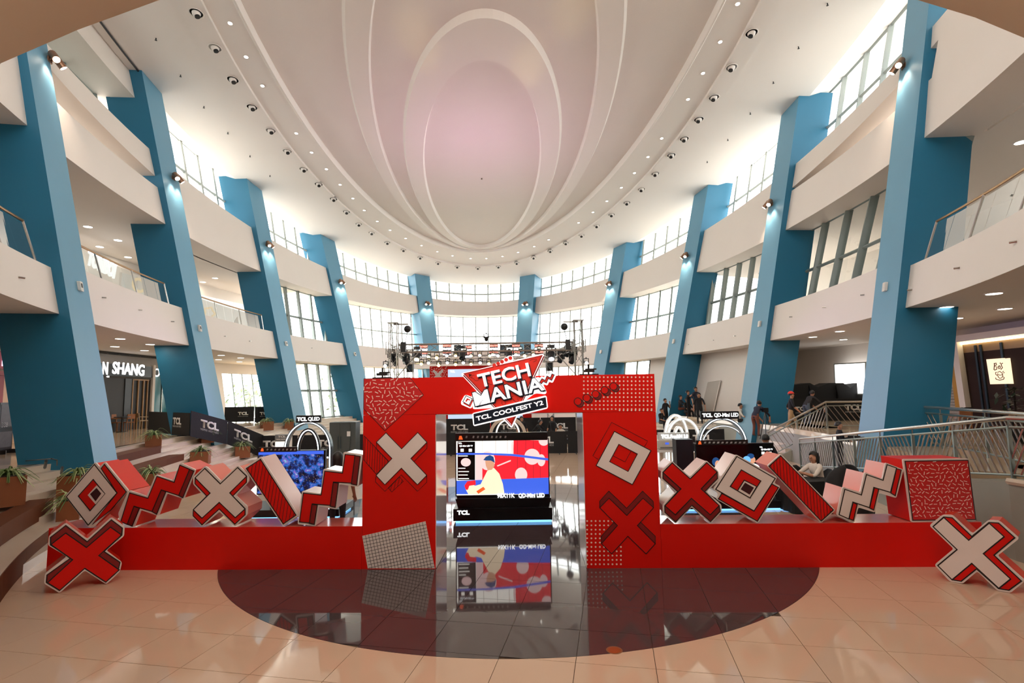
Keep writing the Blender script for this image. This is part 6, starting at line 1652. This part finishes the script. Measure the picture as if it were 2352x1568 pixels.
def person(label, feet, h, rz, pose, top, bottom, hair='short', sleeve='short', cap=None):
    h *= 1.05; P = POSES[pose]; V = Vector; hip = V(P['hip']); ln = P['lean']
    up = V((0, -sin(ln * 2.2), cos(ln * 2.2)))
    J = {}; E = []; RAD = {}; TAG = {}
    def j(n, co, r): J[n] = co * h; RAD[n] = r
    def e(a, b, tag): E.append((a, b, tag))
    j('hip', hip, .078); j('waist', hip + up * .10, .068); j('chest', hip + up * .20, .080); j('sh', hip + up * .275, .062); j('neck', hip + up * .315, .032)
    hu = (up + V((0, 0, 1))).normalized(); hd = hip + up * .315
    j('jaw', hd + hu * .035 + V((0, -.012, 0)), .040); j('skull', hd + hu * .085, .056); j('crown', hd + hu * .135, .036); j('nose', hd + hu * .072 + V((0, -.066, 0)), .009)
    e('hip', 'waist', 'top'); e('waist', 'chest', 'top'); e('chest', 'sh', 'top'); e('sh', 'neck', 'skin'); e('neck', 'jaw', 'skin'); e('jaw', 'skull', 'skin'); e('skull', 'crown', 'skin'); e('skull', 'nose', 'skin')
    for i, s in enumerate((1, -1)):
        o = 'LR'[i]
        j('ear' + o, hd + hu * .075 + V((s * .058, .004, 0)), .010); e('skull', 'ear' + o, 'skin')
        shp = hip + up * .272 + V((s * .105, 0, 0)); j('s' + o, shp, .040)
        off = V((0, -sin(ln * 2.2) * 0, 0)); el = V(P['el'][i]); wr = V(P['wr'][i])
        j('e' + o, el, .027); j('w' + o, wr, .019)
        d = (wr - el).normalized(); sd = d.cross(V((0, 0, 1)));  sd = sd.normalized() if sd.length > .05 else V((1, 0, 0))
        j('p' + o, wr + d * .035, .018); e('sh', 's' + o, 'top'); e('s' + o, 'e' + o, 'top'); e('e' + o, 'w' + o, 'skin' if sleeve == 'short' else 'top'); e('w' + o, 'p' + o, 'skin')
        for q in range(4):
            b0 = wr + d * .05 + sd * (q - 1.5) * .013; j('f%s%d' % (o, q), b0 + d * (.012, .02, .017, .006)[q] + V((0, 0, -.004)), .0056); j('t%s%d' % (o, q), b0 + d * (.032, .044, .038, .022)[q] + V((0, -.004, -.014)), .0048)
            e('p' + o, 'f%s%d' % (o, q), 'skin'); e('f%s%d' % (o, q), 't%s%d' % (o, q), 'skin')
        j('th' + o, wr + d * .028 + sd * .034 * s, .0062); e('p' + o, 'th' + o, 'skin')
        j('h' + o, hip + V((s * .055, 0, -.02)), .058); kn = V(P['kn'][i]); an = V(P['an'][i]); j('k' + o, kn, .037); j('a' + o, an, .025); j('b' + o, an + V((0, -.09, -.022)), .021); j('c' + o, an + V((0, .025, -.018)), .022)
        e('hip', 'h' + o, 'bottom'); e('h' + o, 'k' + o, 'bottom'); e('k' + o, 'a' + o, 'bottom'); e('a' + o, 'b' + o, 'shoe'); e('a' + o, 'c' + o, 'shoe')
    names = list(J); idx = {n: i for i, n in enumerate(names)}
    me = bpy.data.meshes.new('sk'); me.from_pydata([tuple(J[n]) for n in names], [(idx[a], idx[b]) for a, b, _ in E], [])
    o = bpy.data.objects.new('sk', me); COL.objects.link(o)
    o.modifiers.new('skin', 'SKIN')
    if not me.skin_vertices: me.attributes
    bm = bmesh.new(); bm.from_mesh(me); lay_ = bm.verts.layers.skin.verify(); bm.verts.ensure_lookup_table()
    for i, n in enumerate(names):
        r_ = RAD[n] * h; k = (1.25, .85) if n in ('hip', 'waist', 'chest') else (1, 1)
        bm.verts[i][lay_].radius = (r_ * k[0], r_ * k[1]); bm.verts[i][lay_].use_root = (n == 'hip')
    bm.to_mesh(me); bm.free()
    sb_ = o.modifiers.new('s', 'SUBSURF'); sb_.levels = 1; sb_.render_levels = 1
    dg = bpy.context.evaluated_depsgraph_get(); dg.update()
    body = bpy.data.meshes.new_from_object(o.evaluated_get(dg)); bpy.data.objects.remove(o); bpy.data.meshes.remove(me)
    tags = ['top', 'bottom', 'skin', 'shoe']; ms = [CL[top], CL[bottom], SKIN, SHOE]
    body.materials.clear()
    for m in ms: body.materials.append(m)
    segs = [(J[a], J[b], tags.index(t_), (RAD[a] + RAD[b]) * h / 2) for a, b, t_ in E]
    for f in body.polygons:
        c = f.center; best = None
        for a, b, ti, rr in segs:
            ab = b - a; s = max(0, min(1, (c - a).dot(ab) / max(1e-9, ab.length_squared))); dd = (c - (a + ab * s)).length - rr
            if best is None or dd < best[0]: best = (dd, ti)
        f.material_index = best[1]; f.use_smooth = True
    zmin = min(v.co.z for v in body.vertices)
    body.transform(Matrix.Translation((0, 0, -zmin)))
    t = thing('person', label, 'person', tuple(feet), rz)
    bo = bpy.data.objects.new('body', body); COL.objects.link(bo); bo.parent = t; WM[bo] = WM[t]
    # hair, eyes, mouth
    L = WM[t]; c = J['skull'] + Vector((0, .012 * h, .012 * h - zmin)); R_ = .068 * h; rows = []
    for i in range(9):
        a = -.25 + (pi / 2 + .25) * i / 8; rows.append([])
        for q in range(17):
            th = 2 * pi * q / 16; fr_ = max(0, -sin(th)); aa = max(a, .52 * fr_ if fr_ > .3 else a)
            zz = sin(aa) * R_ * 1.12; drop = 0
            if hair == 'long' and a < .3 and fr_ < .35: drop = (.3 - a) * .30 * h
            rows[-1].append(L @ (c + Vector((cos(th) * cos(aa) * R_ * .95, sin(th) * cos(aa) * R_ * 1.06, zz - drop))))
    MB().strip(rows).ob('hair', HAIR, t, smooth=True)
    ey = MB()
    e0_ = J['skull'] + Vector((0, -.053 * h, -.004 * h - zmin))
    MB().ball(L @ (e0_ + Vector((.020 * h, 0, 0))), .006 * h, 6, 5).ob('eye', HAIR, t); MB().ball(L @ (e0_ + Vector((-.020 * h, 0, 0))), .006 * h, 6, 5).ob('eye', HAIR, t)
    m0 = J['jaw'] + Vector((0, -.040 * h, .004 * h - zmin)); MB().bar(L @ (m0 + Vector((-.014 * h, 0, 0))), L @ (m0 + Vector((.014 * h, 0, 0))), .006 * h).ob('mouth', CL['brown'], t)
    if cap:
        rows = [[L @ (c + Vector((cos(2 * pi * q / 16) * cos(a) * R_ * 1.04, sin(2 * pi * q / 16) * cos(a) * R_ * 1.12, sin(a) * R_ * 1.2))) for q in range(17)] for a in lin(.28, pi / 2, 6)]
        k = MB(); k.strip(rows).ob('cap', CL[cap], t, smooth=True)
        MB().add([L @ (c + Vector((x * h, y * h, .012 * h))) for x, y in ((-.05, -.045), (.05, -.045), (.045, -.12), (0, -.14), (-.045, -.12))], [(0, 1, 2, 3, 4)]).ob('cap_brim', CL[cap], t)
    return t
def head_at(x, y, Y, h):
    p = at_y(x, y, Y); p.z -= h; return p
def settle(x, y, h):
    Y = 14.0
    while Y < 44:
        p = head_at(x, y, Y, h)
        if surf(p) >= p.z: p.z = surf(p); return p
        Y += .1
    return p
p = at_y(777, 1041, 11.6); p.z = 0
person('dark-haired woman in a black top seen from behind beside the left gate pillar', p, 1.70, pi, 'stand', 'black', 'dark', 'long')
crowd = [((1528, 922), 1.70, .6, 'phone', 'black', 'black', 'standing man in black with a hand at his face right of the gate'), ((1522, 955), 1.2, .3, 'sit', 'black', 'black', 'seated person in black lowest beside the gate edge'),
         ((1580, 900), 1.70, .9, 'shoot', 'black', 'black', 'standing man in black raising a camera, tallest of the group'), ((1598, 897), 1.74, .3, 'stand', 'navy', 'dark', 'standing man in navy at the back of the group'),
         ((1605, 908), 1.72, -.3, 'stand', 'black', 'black', 'standing man in black at the front right of the group'), ((1567, 923), 1.2, .9, 'sit', 'dark', 'brown', 'seated person with brown trousers at the left of the group'),
         ((1580, 925), 1.2, .4, 'sit', 'black', 'black', 'seated person in black in front of the standing group')]
for (x, y), h_, rz, po, tp, bt, lab in crowd:
    hh = h_ if po != 'sit' else 1.0; q = settle(x, y, hh); person(lab, q, 1.70 if po == 'sit' else h_, rz, po, tp, bt)
p = head_at(1735, 933, 24.5, 1.28); p.z = 0
p = at_y(1735, 990, 24.0); p.z = 0.0
q = settle(1735, 932, 1.45); person('man in dark shirt and brown trousers bending over equipment, seen from behind', q, 1.72, 2.2, 'bend', 'navy', 'brown')
q = settle(1706, 944, 1.0); person('seated person in a pale top left of the bending man', q, 1.65, .8, 'sit', 'white', 'black')
p = Vector((12.25, 23.9, PLZ * 6 / 8)); person('man in black shirt, khaki trousers and red cap walking down the stairs', p, 1.78, 1.2, 'walk', 'black', 'khaki', cap='red')
p = Vector((13.4, 24.6, PLZ)); person('man in dark shirt behind the red-capped man', p, 1.66, 1.9, 'bend', 'dark', 'blue')
p = at_y(1757, 992, 15.4); p.z = 0; person('man in black seen from behind beside the dark television', p, 1.62, pi - .3, 'stand', 'black', 'black')
p = at_y(1925, 972, 16.9); p.z = .36; cm = person('cameraman in black jacket holding a video camera on the ramp', p, 1.5, .9, 'camera', 'black', 'black', sleeve='long')
p = at_y(1866, 1036, 14.0); p.z = 0; wm_ = person('seated woman in a white shirt using a phone at the black table', p, 1.74, -1.35, 'desk', 'white', 'black', 'long')
shell_chair('black moulded chair under the seated woman', p + Vector((.17, 0.03, 0)), -1.35)
for i, (x, y, po, tp, lab) in enumerate(((1198, 955, 'stand', 'black', 'dark figure before the rear banner, leftmost through the gate'), (1228, 955, 'bend', 'black', 'leaning dark figure before the rear banner seen through the gate'), (1268, 952, 'stand', 'black', 'dark figure with long hair at the right of the rear banner'), (1288, 969, 'sit', 'white', 'seated figure in a pale shirt seen through the gate'))):
    p = at_y(x, y, 29.0); p.z = 0; person(lab, p, 1.62, [.4, 1.2, -.8, .2][i], po, tp, 'black', 'long' if i == 2 else 'short')
# video camera held by the cameraman
p = WM[cm] @ Vector((-.02, -.40, 1.08)); t = thing('video_camera', 'black video camera held by the man on the ramp', 'camera', tuple(p), .9); I = WM[t]
MB().box(-.07, .07, -.16, .16, -.07, .08, I).ob('camera_body', BLACK, t); MB().tube([I @ Vector((0, -.15, 0)), I @ Vector((0, -.34, 0))], .055, 10).ob('lens', BLACK, t); MB().tube([I @ Vector((0, -.1, .08)), I @ Vector((0, -.08, .14)), I @ Vector((0, .1, .14)), I @ Vector((0, .12, .08))], .015, 6).ob('handle', BLACK, t)
# tripod beside the red-capped man
p = Vector((11.6, 24.9, PLZ * 4 / 8)); t = thing('tripod', 'black camera tripod on the stairs beside the red-capped man', 'tripod', tuple(p)); I = WM[t]
for k in range(3): a_ = 2 * pi * k / 3; MB().tube([I @ Vector((.34 * cos(a_), .34 * sin(a_), 0.0)), I @ Vector((0, 0, 1.25))], .02, 6).ob('leg', BLACK, t)
MB().box(-.1, .1, -.14, .14, 1.25, 1.45, I).ob('camera', BLACK, t)
# ------------------------------------------------------------------ stage truss with lamps and the red backdrop
ALU = mat('truss_aluminium', srgb(176, 174, 168), .35, metal=.7, noise=.05)
def truss(name, a, b, w, parent, n=None):
    a, b = Vector(a), Vector(b); d = (b - a); L = d.length; d.normalize(); x = d.cross(Vector((0, 0, 1)))
    if x.length < .1: x = Vector((1, 0, 0))
    x.normalize(); y = x.cross(d).normalized(); mb = MB(); n = n or max(2, int(L / .55)); h = w / 2
    cs = [x * h + y * h, x * -h + y * h, x * -h - y * h, x * h - y * h]
    for c in cs: mb.tube([a + c, b + c], .03, 5)
    for k in range(4):
        c0, c1 = cs[k], cs[(k + 1) % 4]
        for i in range(n): mb.tube([a + d * (L * i / n) + (c0 if i % 2 else c1), a + d * (L * (i + 1) / n) + (c1 if i % 2 else c0)], .014, 4, caps=False)
    return mb.ob(name, ALU, parent, kind='stuff')
YF, YK = 29.0, 38.4
XF = [at_y(904, 800, YF).x, at_y(1329, 800, YF).x]; XK = [at_y(942, 820, YK).x, at_y(1262, 820, YK).x]
zb, zt = 5.22, 5.66
tr = thing('stage_truss', 'aluminium lighting truss on four posts behind the gate', 'truss', ((XF[0] + XF[1]) / 2, YF, 0))
for X, Y, zz in ((XF[0], YF, 6.8), (XF[1], YF, 6.8), (XK[0], YK, 6.1), (XK[1], YK, 6.1)):
    truss('post', (X, Y, .25), (X, Y, zz), .42, tr); MB().box(X - .3, X + .3, Y - .3, Y + .3, zz, zz + .05).ob('post_cap', ALU, tr)
    truss('sleeve_block', (X, Y, zb - .12), (X, Y, zt + .12), .66, tr, 2)
    MB().box(X - .45, X + .45, Y - .45, Y + .45, .0 if Y < 31 else .253, .25 if Y < 31 else .28).ob('base_plate', ALU, tr)
zc = (zb + zt) / 2
truss('front_beam', (XF[0] + .3, YF, zc), (XF[1] - .3, YF, zc), .42, tr); truss('rear_beam', (XK[0] + .3, YK, zc), (XK[1] - .3, YK, zc), .42, tr)
truss('side_beam', (XF[0], YF + .3, zc), (XK[0], YK - .3, zc), .42, tr); truss('side_beam', (XF[1], YF + .3, zc), (XK[1], YK - .3, zc), .42, tr)
YM = 34.0; XM = [(XF[i] * (YK - YM) + XK[i] * (YM - YF)) / (YK - YF) for i in (0, 1)]
for z in (5.36, 5.14, 4.88): MB().tube([(XM[0], YM, z), (XM[1], YM, z)], .035, 6).ob('cross_pipe', ALU, tr)
for X in (XM[0], XM[1]): MB().tube([(X, YM, 4.85), (X, YM, zb)], .03, 6).ob('hanger', ALU, tr)
for X in XF:
    s = 1 if X < 0 else -1; MB().tube([(X + s * .2, YF, 3.9), (X + s * 1.35, YF, zb)], .03, 6).ob('brace', ALU, tr)
for i, X in enumerate(XF):
    s = 1 if X < 0 else -1; t = thing('chain_hoist', 'small black chain hoist on the %s front truss tower' % ('left' if i == 0 else 'right'), 'hoist', (X + s * .75, YF, 6.3))
    MB().box(X, X + s * .8, YF - .05, YF + .05, 6.72, 6.8).ob('beam', ALU, t); MB().ball((X + s * .75, YF, 6.5), .2, 10, 7).ob('motor', BLACK, t, smooth=True); MB().tube([(X + s * .75, YF, 6.35), (X + s * .62, YF, 5.7)], .02, 5).ob('chain', BLACK, t)
    MB().box(X + s * .62 - .13, X + s * .62 + .13, YF - .5, YF - .26, 5.2, 5.75).ob('control_box', BLACK, t)
WARM = emis('stage_lamp_warm', (1, .82, .36), 8.0); COOL = emis('stage_lamp_cool', (.95, .92, 1), 6.0); REDL = emis('stage_lamp_red', (1, .16, .12), 2.6)
GOLDB = mat('lamp_gold', srgb(150, 130, 60), .4, metal=.4, noise=.1)
def par_can(label, p, s, lens, body, group, tilt=.5, glow=None):
    t = thing('stage_lamp', label, 'stage lamp', tuple(p), group=group); p = Vector(p); ax = Vector((0, -cos(tilt), -sin(tilt)))
    MB().tube([p + Vector((-s * .62, 0, 0)), p + Vector((-s * .62, 0, s * 1.1)), p + Vector((s * .62, 0, s * 1.1)), p + Vector((s * .62, 0, 0))], .03, 5).ob('yoke', BLACK, t)
    MB().tube([p + Vector((0, 0, s * 1.1)), p + Vector((0, 0, s * 1.5))], .03, 5).ob('clamp', BLACK, t)
    h = MB().tube([p - ax * s * .8, p - ax * s * .5, p + ax * s * .6], [s * .35, s * .5, s * .55], 12).ob('housing', body, t)
    if lens is not None: MB().tube([p + ax * s * .6, p + ax * s * .63], s * .46, 12).ob('lens', lens, h)
    if glow: lamp_ob('stage_glow', 'SPOT', p + ax * s * .8, glow, (1, .88, .5), target=p + ax * 8, size=.1, spot=60, parent=t)
    return t
T = lambda x, y, Y: at_y(840 + x / 4.523, 720 + y / 4.523, Y)
GL = 'round stage lamps on the truss'
up_ = [(655, 440), (740, 450), (845, 430), (935, 430), (1095, 430), (1185, 425), (1290, 430), (1320, 420), (1375, 430), (1560, 420), (1650, 430), (1740, 420)]
for i, (x, y) in enumerate(up_):
    par_can('round lamp in the upper row of the stage truss, %s from the left' % ordn(i + 1), T(x, y, YM), .24 if i in (1, 10) else .2, WARM if i in (0, 1, 3, 4, 6, 10) else COOL, GOLDB if i % 2 else BLACK, GL, glow=150 if i in (1, 10) else None)
lo_ = [(580, 515), (655, 505), (760, 530), (850, 503), (935, 520), (1015, 503), (1095, 518), (1190, 503), (1280, 512)]
for i, (x, y) in enumerate(lo_):
    par_can('round lamp hanging in the lower row of the stage truss, %s from the left' % ordn(i + 1), T(x, y, YM - .8), .2, WARM if i in (0, 2, 4, 6, 8) else COOL, GOLDB if i % 2 == 0 else BLACK, GL)
def moving_head(label, p, s, lens, yaw=0, tilt=.9):
    t = thing('moving_head', label, 'stage lamp', tuple(p), group='black moving-head lamps on the truss'); I = Matrix.Translation(p) @ Matrix.Rotation(yaw, 4, 'Z')
    MB().box(-s * .5, s * .5, -s * .4, s * .4, s * .75, s * 1.2, I).ob('base', BLACK, t)
    for sx in (-1, 1): MB().box(sx * s * .62 - s * .09, sx * s * .62 + s * .09, -s * .2, s * .2, -s * .35, s * .8, I).ob('yoke_arm', BLACK, t)
    ax = Vector((0, -cos(tilt), -sin(tilt))); o = Vector((0, 0, -s * .15))
    h = MB().tube([I @ (o - ax * s * .7), I @ (o - ax * s * .3), I @ (o + ax * s * .8)], [s * .32, s * .5, s * .46], 12).ob('head', BLACK, t)
    MB().tube([I @ (o + ax * s * .8), I @ (o + ax * s * .84)], s * .38, 12).ob('lens', lens or SLATE, h)
    return t
MH = [((535, 425), YM, .42, WARM, 'far left, glowing warm'), ((1005, 415), YM, .42, None, 'dark one in the middle'), ((1490, 405), YM, .42, None, 'dark one above the sign beads'), ((1925, 415), YM - .5, .46, COOL, 'far right, glowing white'),
      ((268, 440), YF + 1.2, .32, None, 'left side, upper'), ((300, 485), YF + 1.0, .32, None, 'left side, lower'), ((390, 410), YF + 3.5, .32, None, 'left side beam, upper'), ((420, 480), YF + 3.5, .32, None, 'left side beam, lower'),
      ((2100, 395), YF + 2.5, .32, None, 'right side beam, upper'), ((2030, 455), YF + 3.5, .34, None, 'right side beam, lower'), ((2160, 415), YF + 1, .32, None, 'right side, upper'), ((2150, 465), YF + .8, .32, None, 'right side, lower')]
for (x, y), Y, s, ln_, nm in MH: moving_head('black moving-head lamp on the stage truss, ' + nm, T(x, y, Y), s, ln_, yaw=0 if 500 < x < 2000 else (.8 if x < 500 else -.8), tilt=.9)
for i, (x, y) in enumerate([(600, 395), (845, 385), (1060, 400), (1330, 385), (1560, 385), (1800, 385)]):
    p = T(x, y, YK - .6); t = thing('blinder_panel', 'red striped light panel on the rear truss beam, %s from the left' % ordn(i + 1), 'stage lamp', tuple(p), group='red light panels on the rear truss')
    I = Matrix.Translation(p); MB().box(-.3, .3, -.06, .06, -.42, .5, I).ob('casing', BLACK, t)
    for k in range(4): MB().box(-.28, .28, -.075, -.062, -.38 + .22 * k, -.24 + .22 * k, I).ob('tube', REDL if k % 2 else COOL, t)
for i, (x, y, Y) in enumerate([(955, 370, YK - 1), (1430, 370, YK - 1), (1680, 365, YK - 1), (465, 565, YK), (1905, 552, YK)]):
    p = T(x, y, Y); t = thing('speaker_box', 'small black speaker box on the stage truss, %s listed from left to right at its height' % ordn(i + 1 if i < 3 else i - 2), 'speaker', tuple(p))
    t['label'] = ['small black box on the rear beam left of the middle lamp', 'small black box on the rear beam above the sign', 'small black box on the rear beam near its right end', 'small black box on the left rear truss post', 'small black box on the right rear truss post'][i]
    I = Matrix.Translation(p); MB().box(-.24, .24, -.16, .16, -.3, .3, I).ob('cabinet', BLACK, t); MB().lathe([(.15, 0), (.16, .02)], 14, I @ Matrix.Translation((0, -.16, 0)) @ Matrix.Rotation(pi / 2, 4, 'X')).ob('grille', SLATE, t)
# backdrop
F = plane_y(39.2)
bd_ = thing('stage_backdrop', 'red stage backdrop with pale sprinkles and a blue screen under the truss', 'backdrop', tuple(F.p(F.px(1103, 900)[0], .25)))
a0, zt_ = F.px(987, 841); a1 = F.px(1219, 841)[0]
prism(F, rect(a0, .25, a1, zt_), -.3, 0).ob('panel', RED, bd_)
wp = rect(a0 + .02, zt_ - 1.6, F.px(1028, 930)[0], zt_ - .02)
o = prism(F, wp, 0, .01).ob('sprinkle_patch', REDP, bd_); sprinkles(F, wp, .16, .13, .03, .01, 12).ob('sprinkles', SPR, o, kind='stuff')
cx_, cz_ = F.px(1006, 861); cr = [(cx_ + r_ * cos(a_), cz_ + r_ * sin(a_)) for a_, r_ in [(.6, .5), (.95, .5), (pi / 2 + 0, .15), (pi - .95, .5), (pi - .6, .5), (pi, .15), (pi + .6, .5), (pi + .95, .5), (3 * pi / 2, .15), (-.95, .5), (-.6, .5), (0, .15)]]
prism(F, cr, .01, .02).ob('white_cross', PW, bd_)
sc_ = prism(F, rect(F.px(1029, 930)[0], .8, F.px(1200, 930)[0], F.px(1029, 848)[1]), 0, .02).ob('led_screen', emis('stage_screen_blue', srgb(186, 204, 226), .95), bd_)
text('screen_lettering', 'TCL', F, pbox(F, 1034, 851, 1045, 855.5), .02, .03, E_TXT, sc_, .05)
# coloured beams thrown by stage lamps onto the ceiling
for lab, tgt, e_, c_, sp_ in (('up-facing stage lamp throwing pink light on the ceiling oval', (0, 29.0), 80, (1, .5, .85), 58), ('up-facing stage lamp throwing yellow light on the ceiling', (2.6, 23.5), 1500, (1, .8, .25), 7), ('up-facing stage lamp throwing a yellow patch near the oval tip', (-2.2, 22.5), 1500, (1, .8, .25), 7), ('up-facing stage lamp throwing a yellow patch right of the oval', (4.2, 20.5), 1500, (1, .8, .25), 7)):
    x, y = W2(*tgt); z = z_ceil(tgt[1]); p = Vector((-1.5 + tgt[0] * .8, YK - 1.4, 5.9)) if 'pink' not in lab else Vector((-1.4, YF + .1, 5.95))
    t = par_can(lab, p, .2, COOL if 'pink' in lab else WARM, BLACK, 'up-facing stage lamps', tilt=-1.1); 
    if 'pink' in lab:
        b_ = lamp_ob('beam', 'AREA', p + Vector((0, -.2, .6)), e_, c_, target=(x, y, z), size=.4, shape='DISK', parent=t); b_.data.spread = radians(95)
    else: lamp_ob('beam', 'SPOT', p + Vector((0, -.2, .6)), e_, c_, target=(x, y, z), size=.05, spot=sp_, blend=1.0, parent=t)
for i, X in enumerate(XF):
    s = -1 if X < 0 else 1; p = Vector((X + s * .35, YF - .3, 4.5))
    t = par_can('lilac wash lamp on the %s front truss post' % ('left' if i == 0 else 'right'), p, .2, COOL, BLACK, 'lilac wash lamps', tilt=.2); lamp_ob('wash', 'SPOT', p + Vector((s * .2, -.4, 0)), 800, (.72, .5, 1), target=(s * 13 + (.5 if s > 0 else -1.5), 19, 1.6), size=.15, spot=62, blend=.9, parent=t)
# trees outside the ground windows, haze and glare painted into their pale leaves
TL = mat('hazed_leaf', srgb(150, 168, 130), .7, noise=.25, scale=2); BK = mat('bark', srgb(120, 100, 84), .9, noise=.2)
for i, (u, v) in enumerate([(-13, 58), (-7, 60.5), (7.5, 61), (13.5, 57), (-20, 50), (21, 52)]):
    x, y = W2(u, v); t = thing('outside_tree', ['pale tree outside the window left of the left far column', 'pale tree outside behind the left truss post', 'pale tree outside behind the right truss post', 'pale tree outside the window behind the sign', 'pale tree outside the tall left side windows', 'pale tree outside the right side window'][i], 'tree', (x, y, -.5))
    MB().tube([(x, y, -.5), (x + .1, y, 1.5), (x, y, 3.2)], [.16, .12, .06], 7).ob('trunk', BK, t)
    r = random.Random(50 + i); mb = MB()
    for k in range(260):
        c = Vector((x + r.gauss(0, 1.3), y + r.gauss(0, 1.0), 3.0 + r.gauss(0, 1.0))); d = Vector((r.uniform(-1, 1), r.uniform(-1, 1), r.uniform(-1, 1))).normalized() * .28; q = d.cross(Vector((r.random(), r.random(), 1))).normalized() * .12
        mb.add([c - d, c + q, c + d, c - q], [(0, 1, 2, 3)])
    mb.ob('foliage', TL, t, kind='stuff')
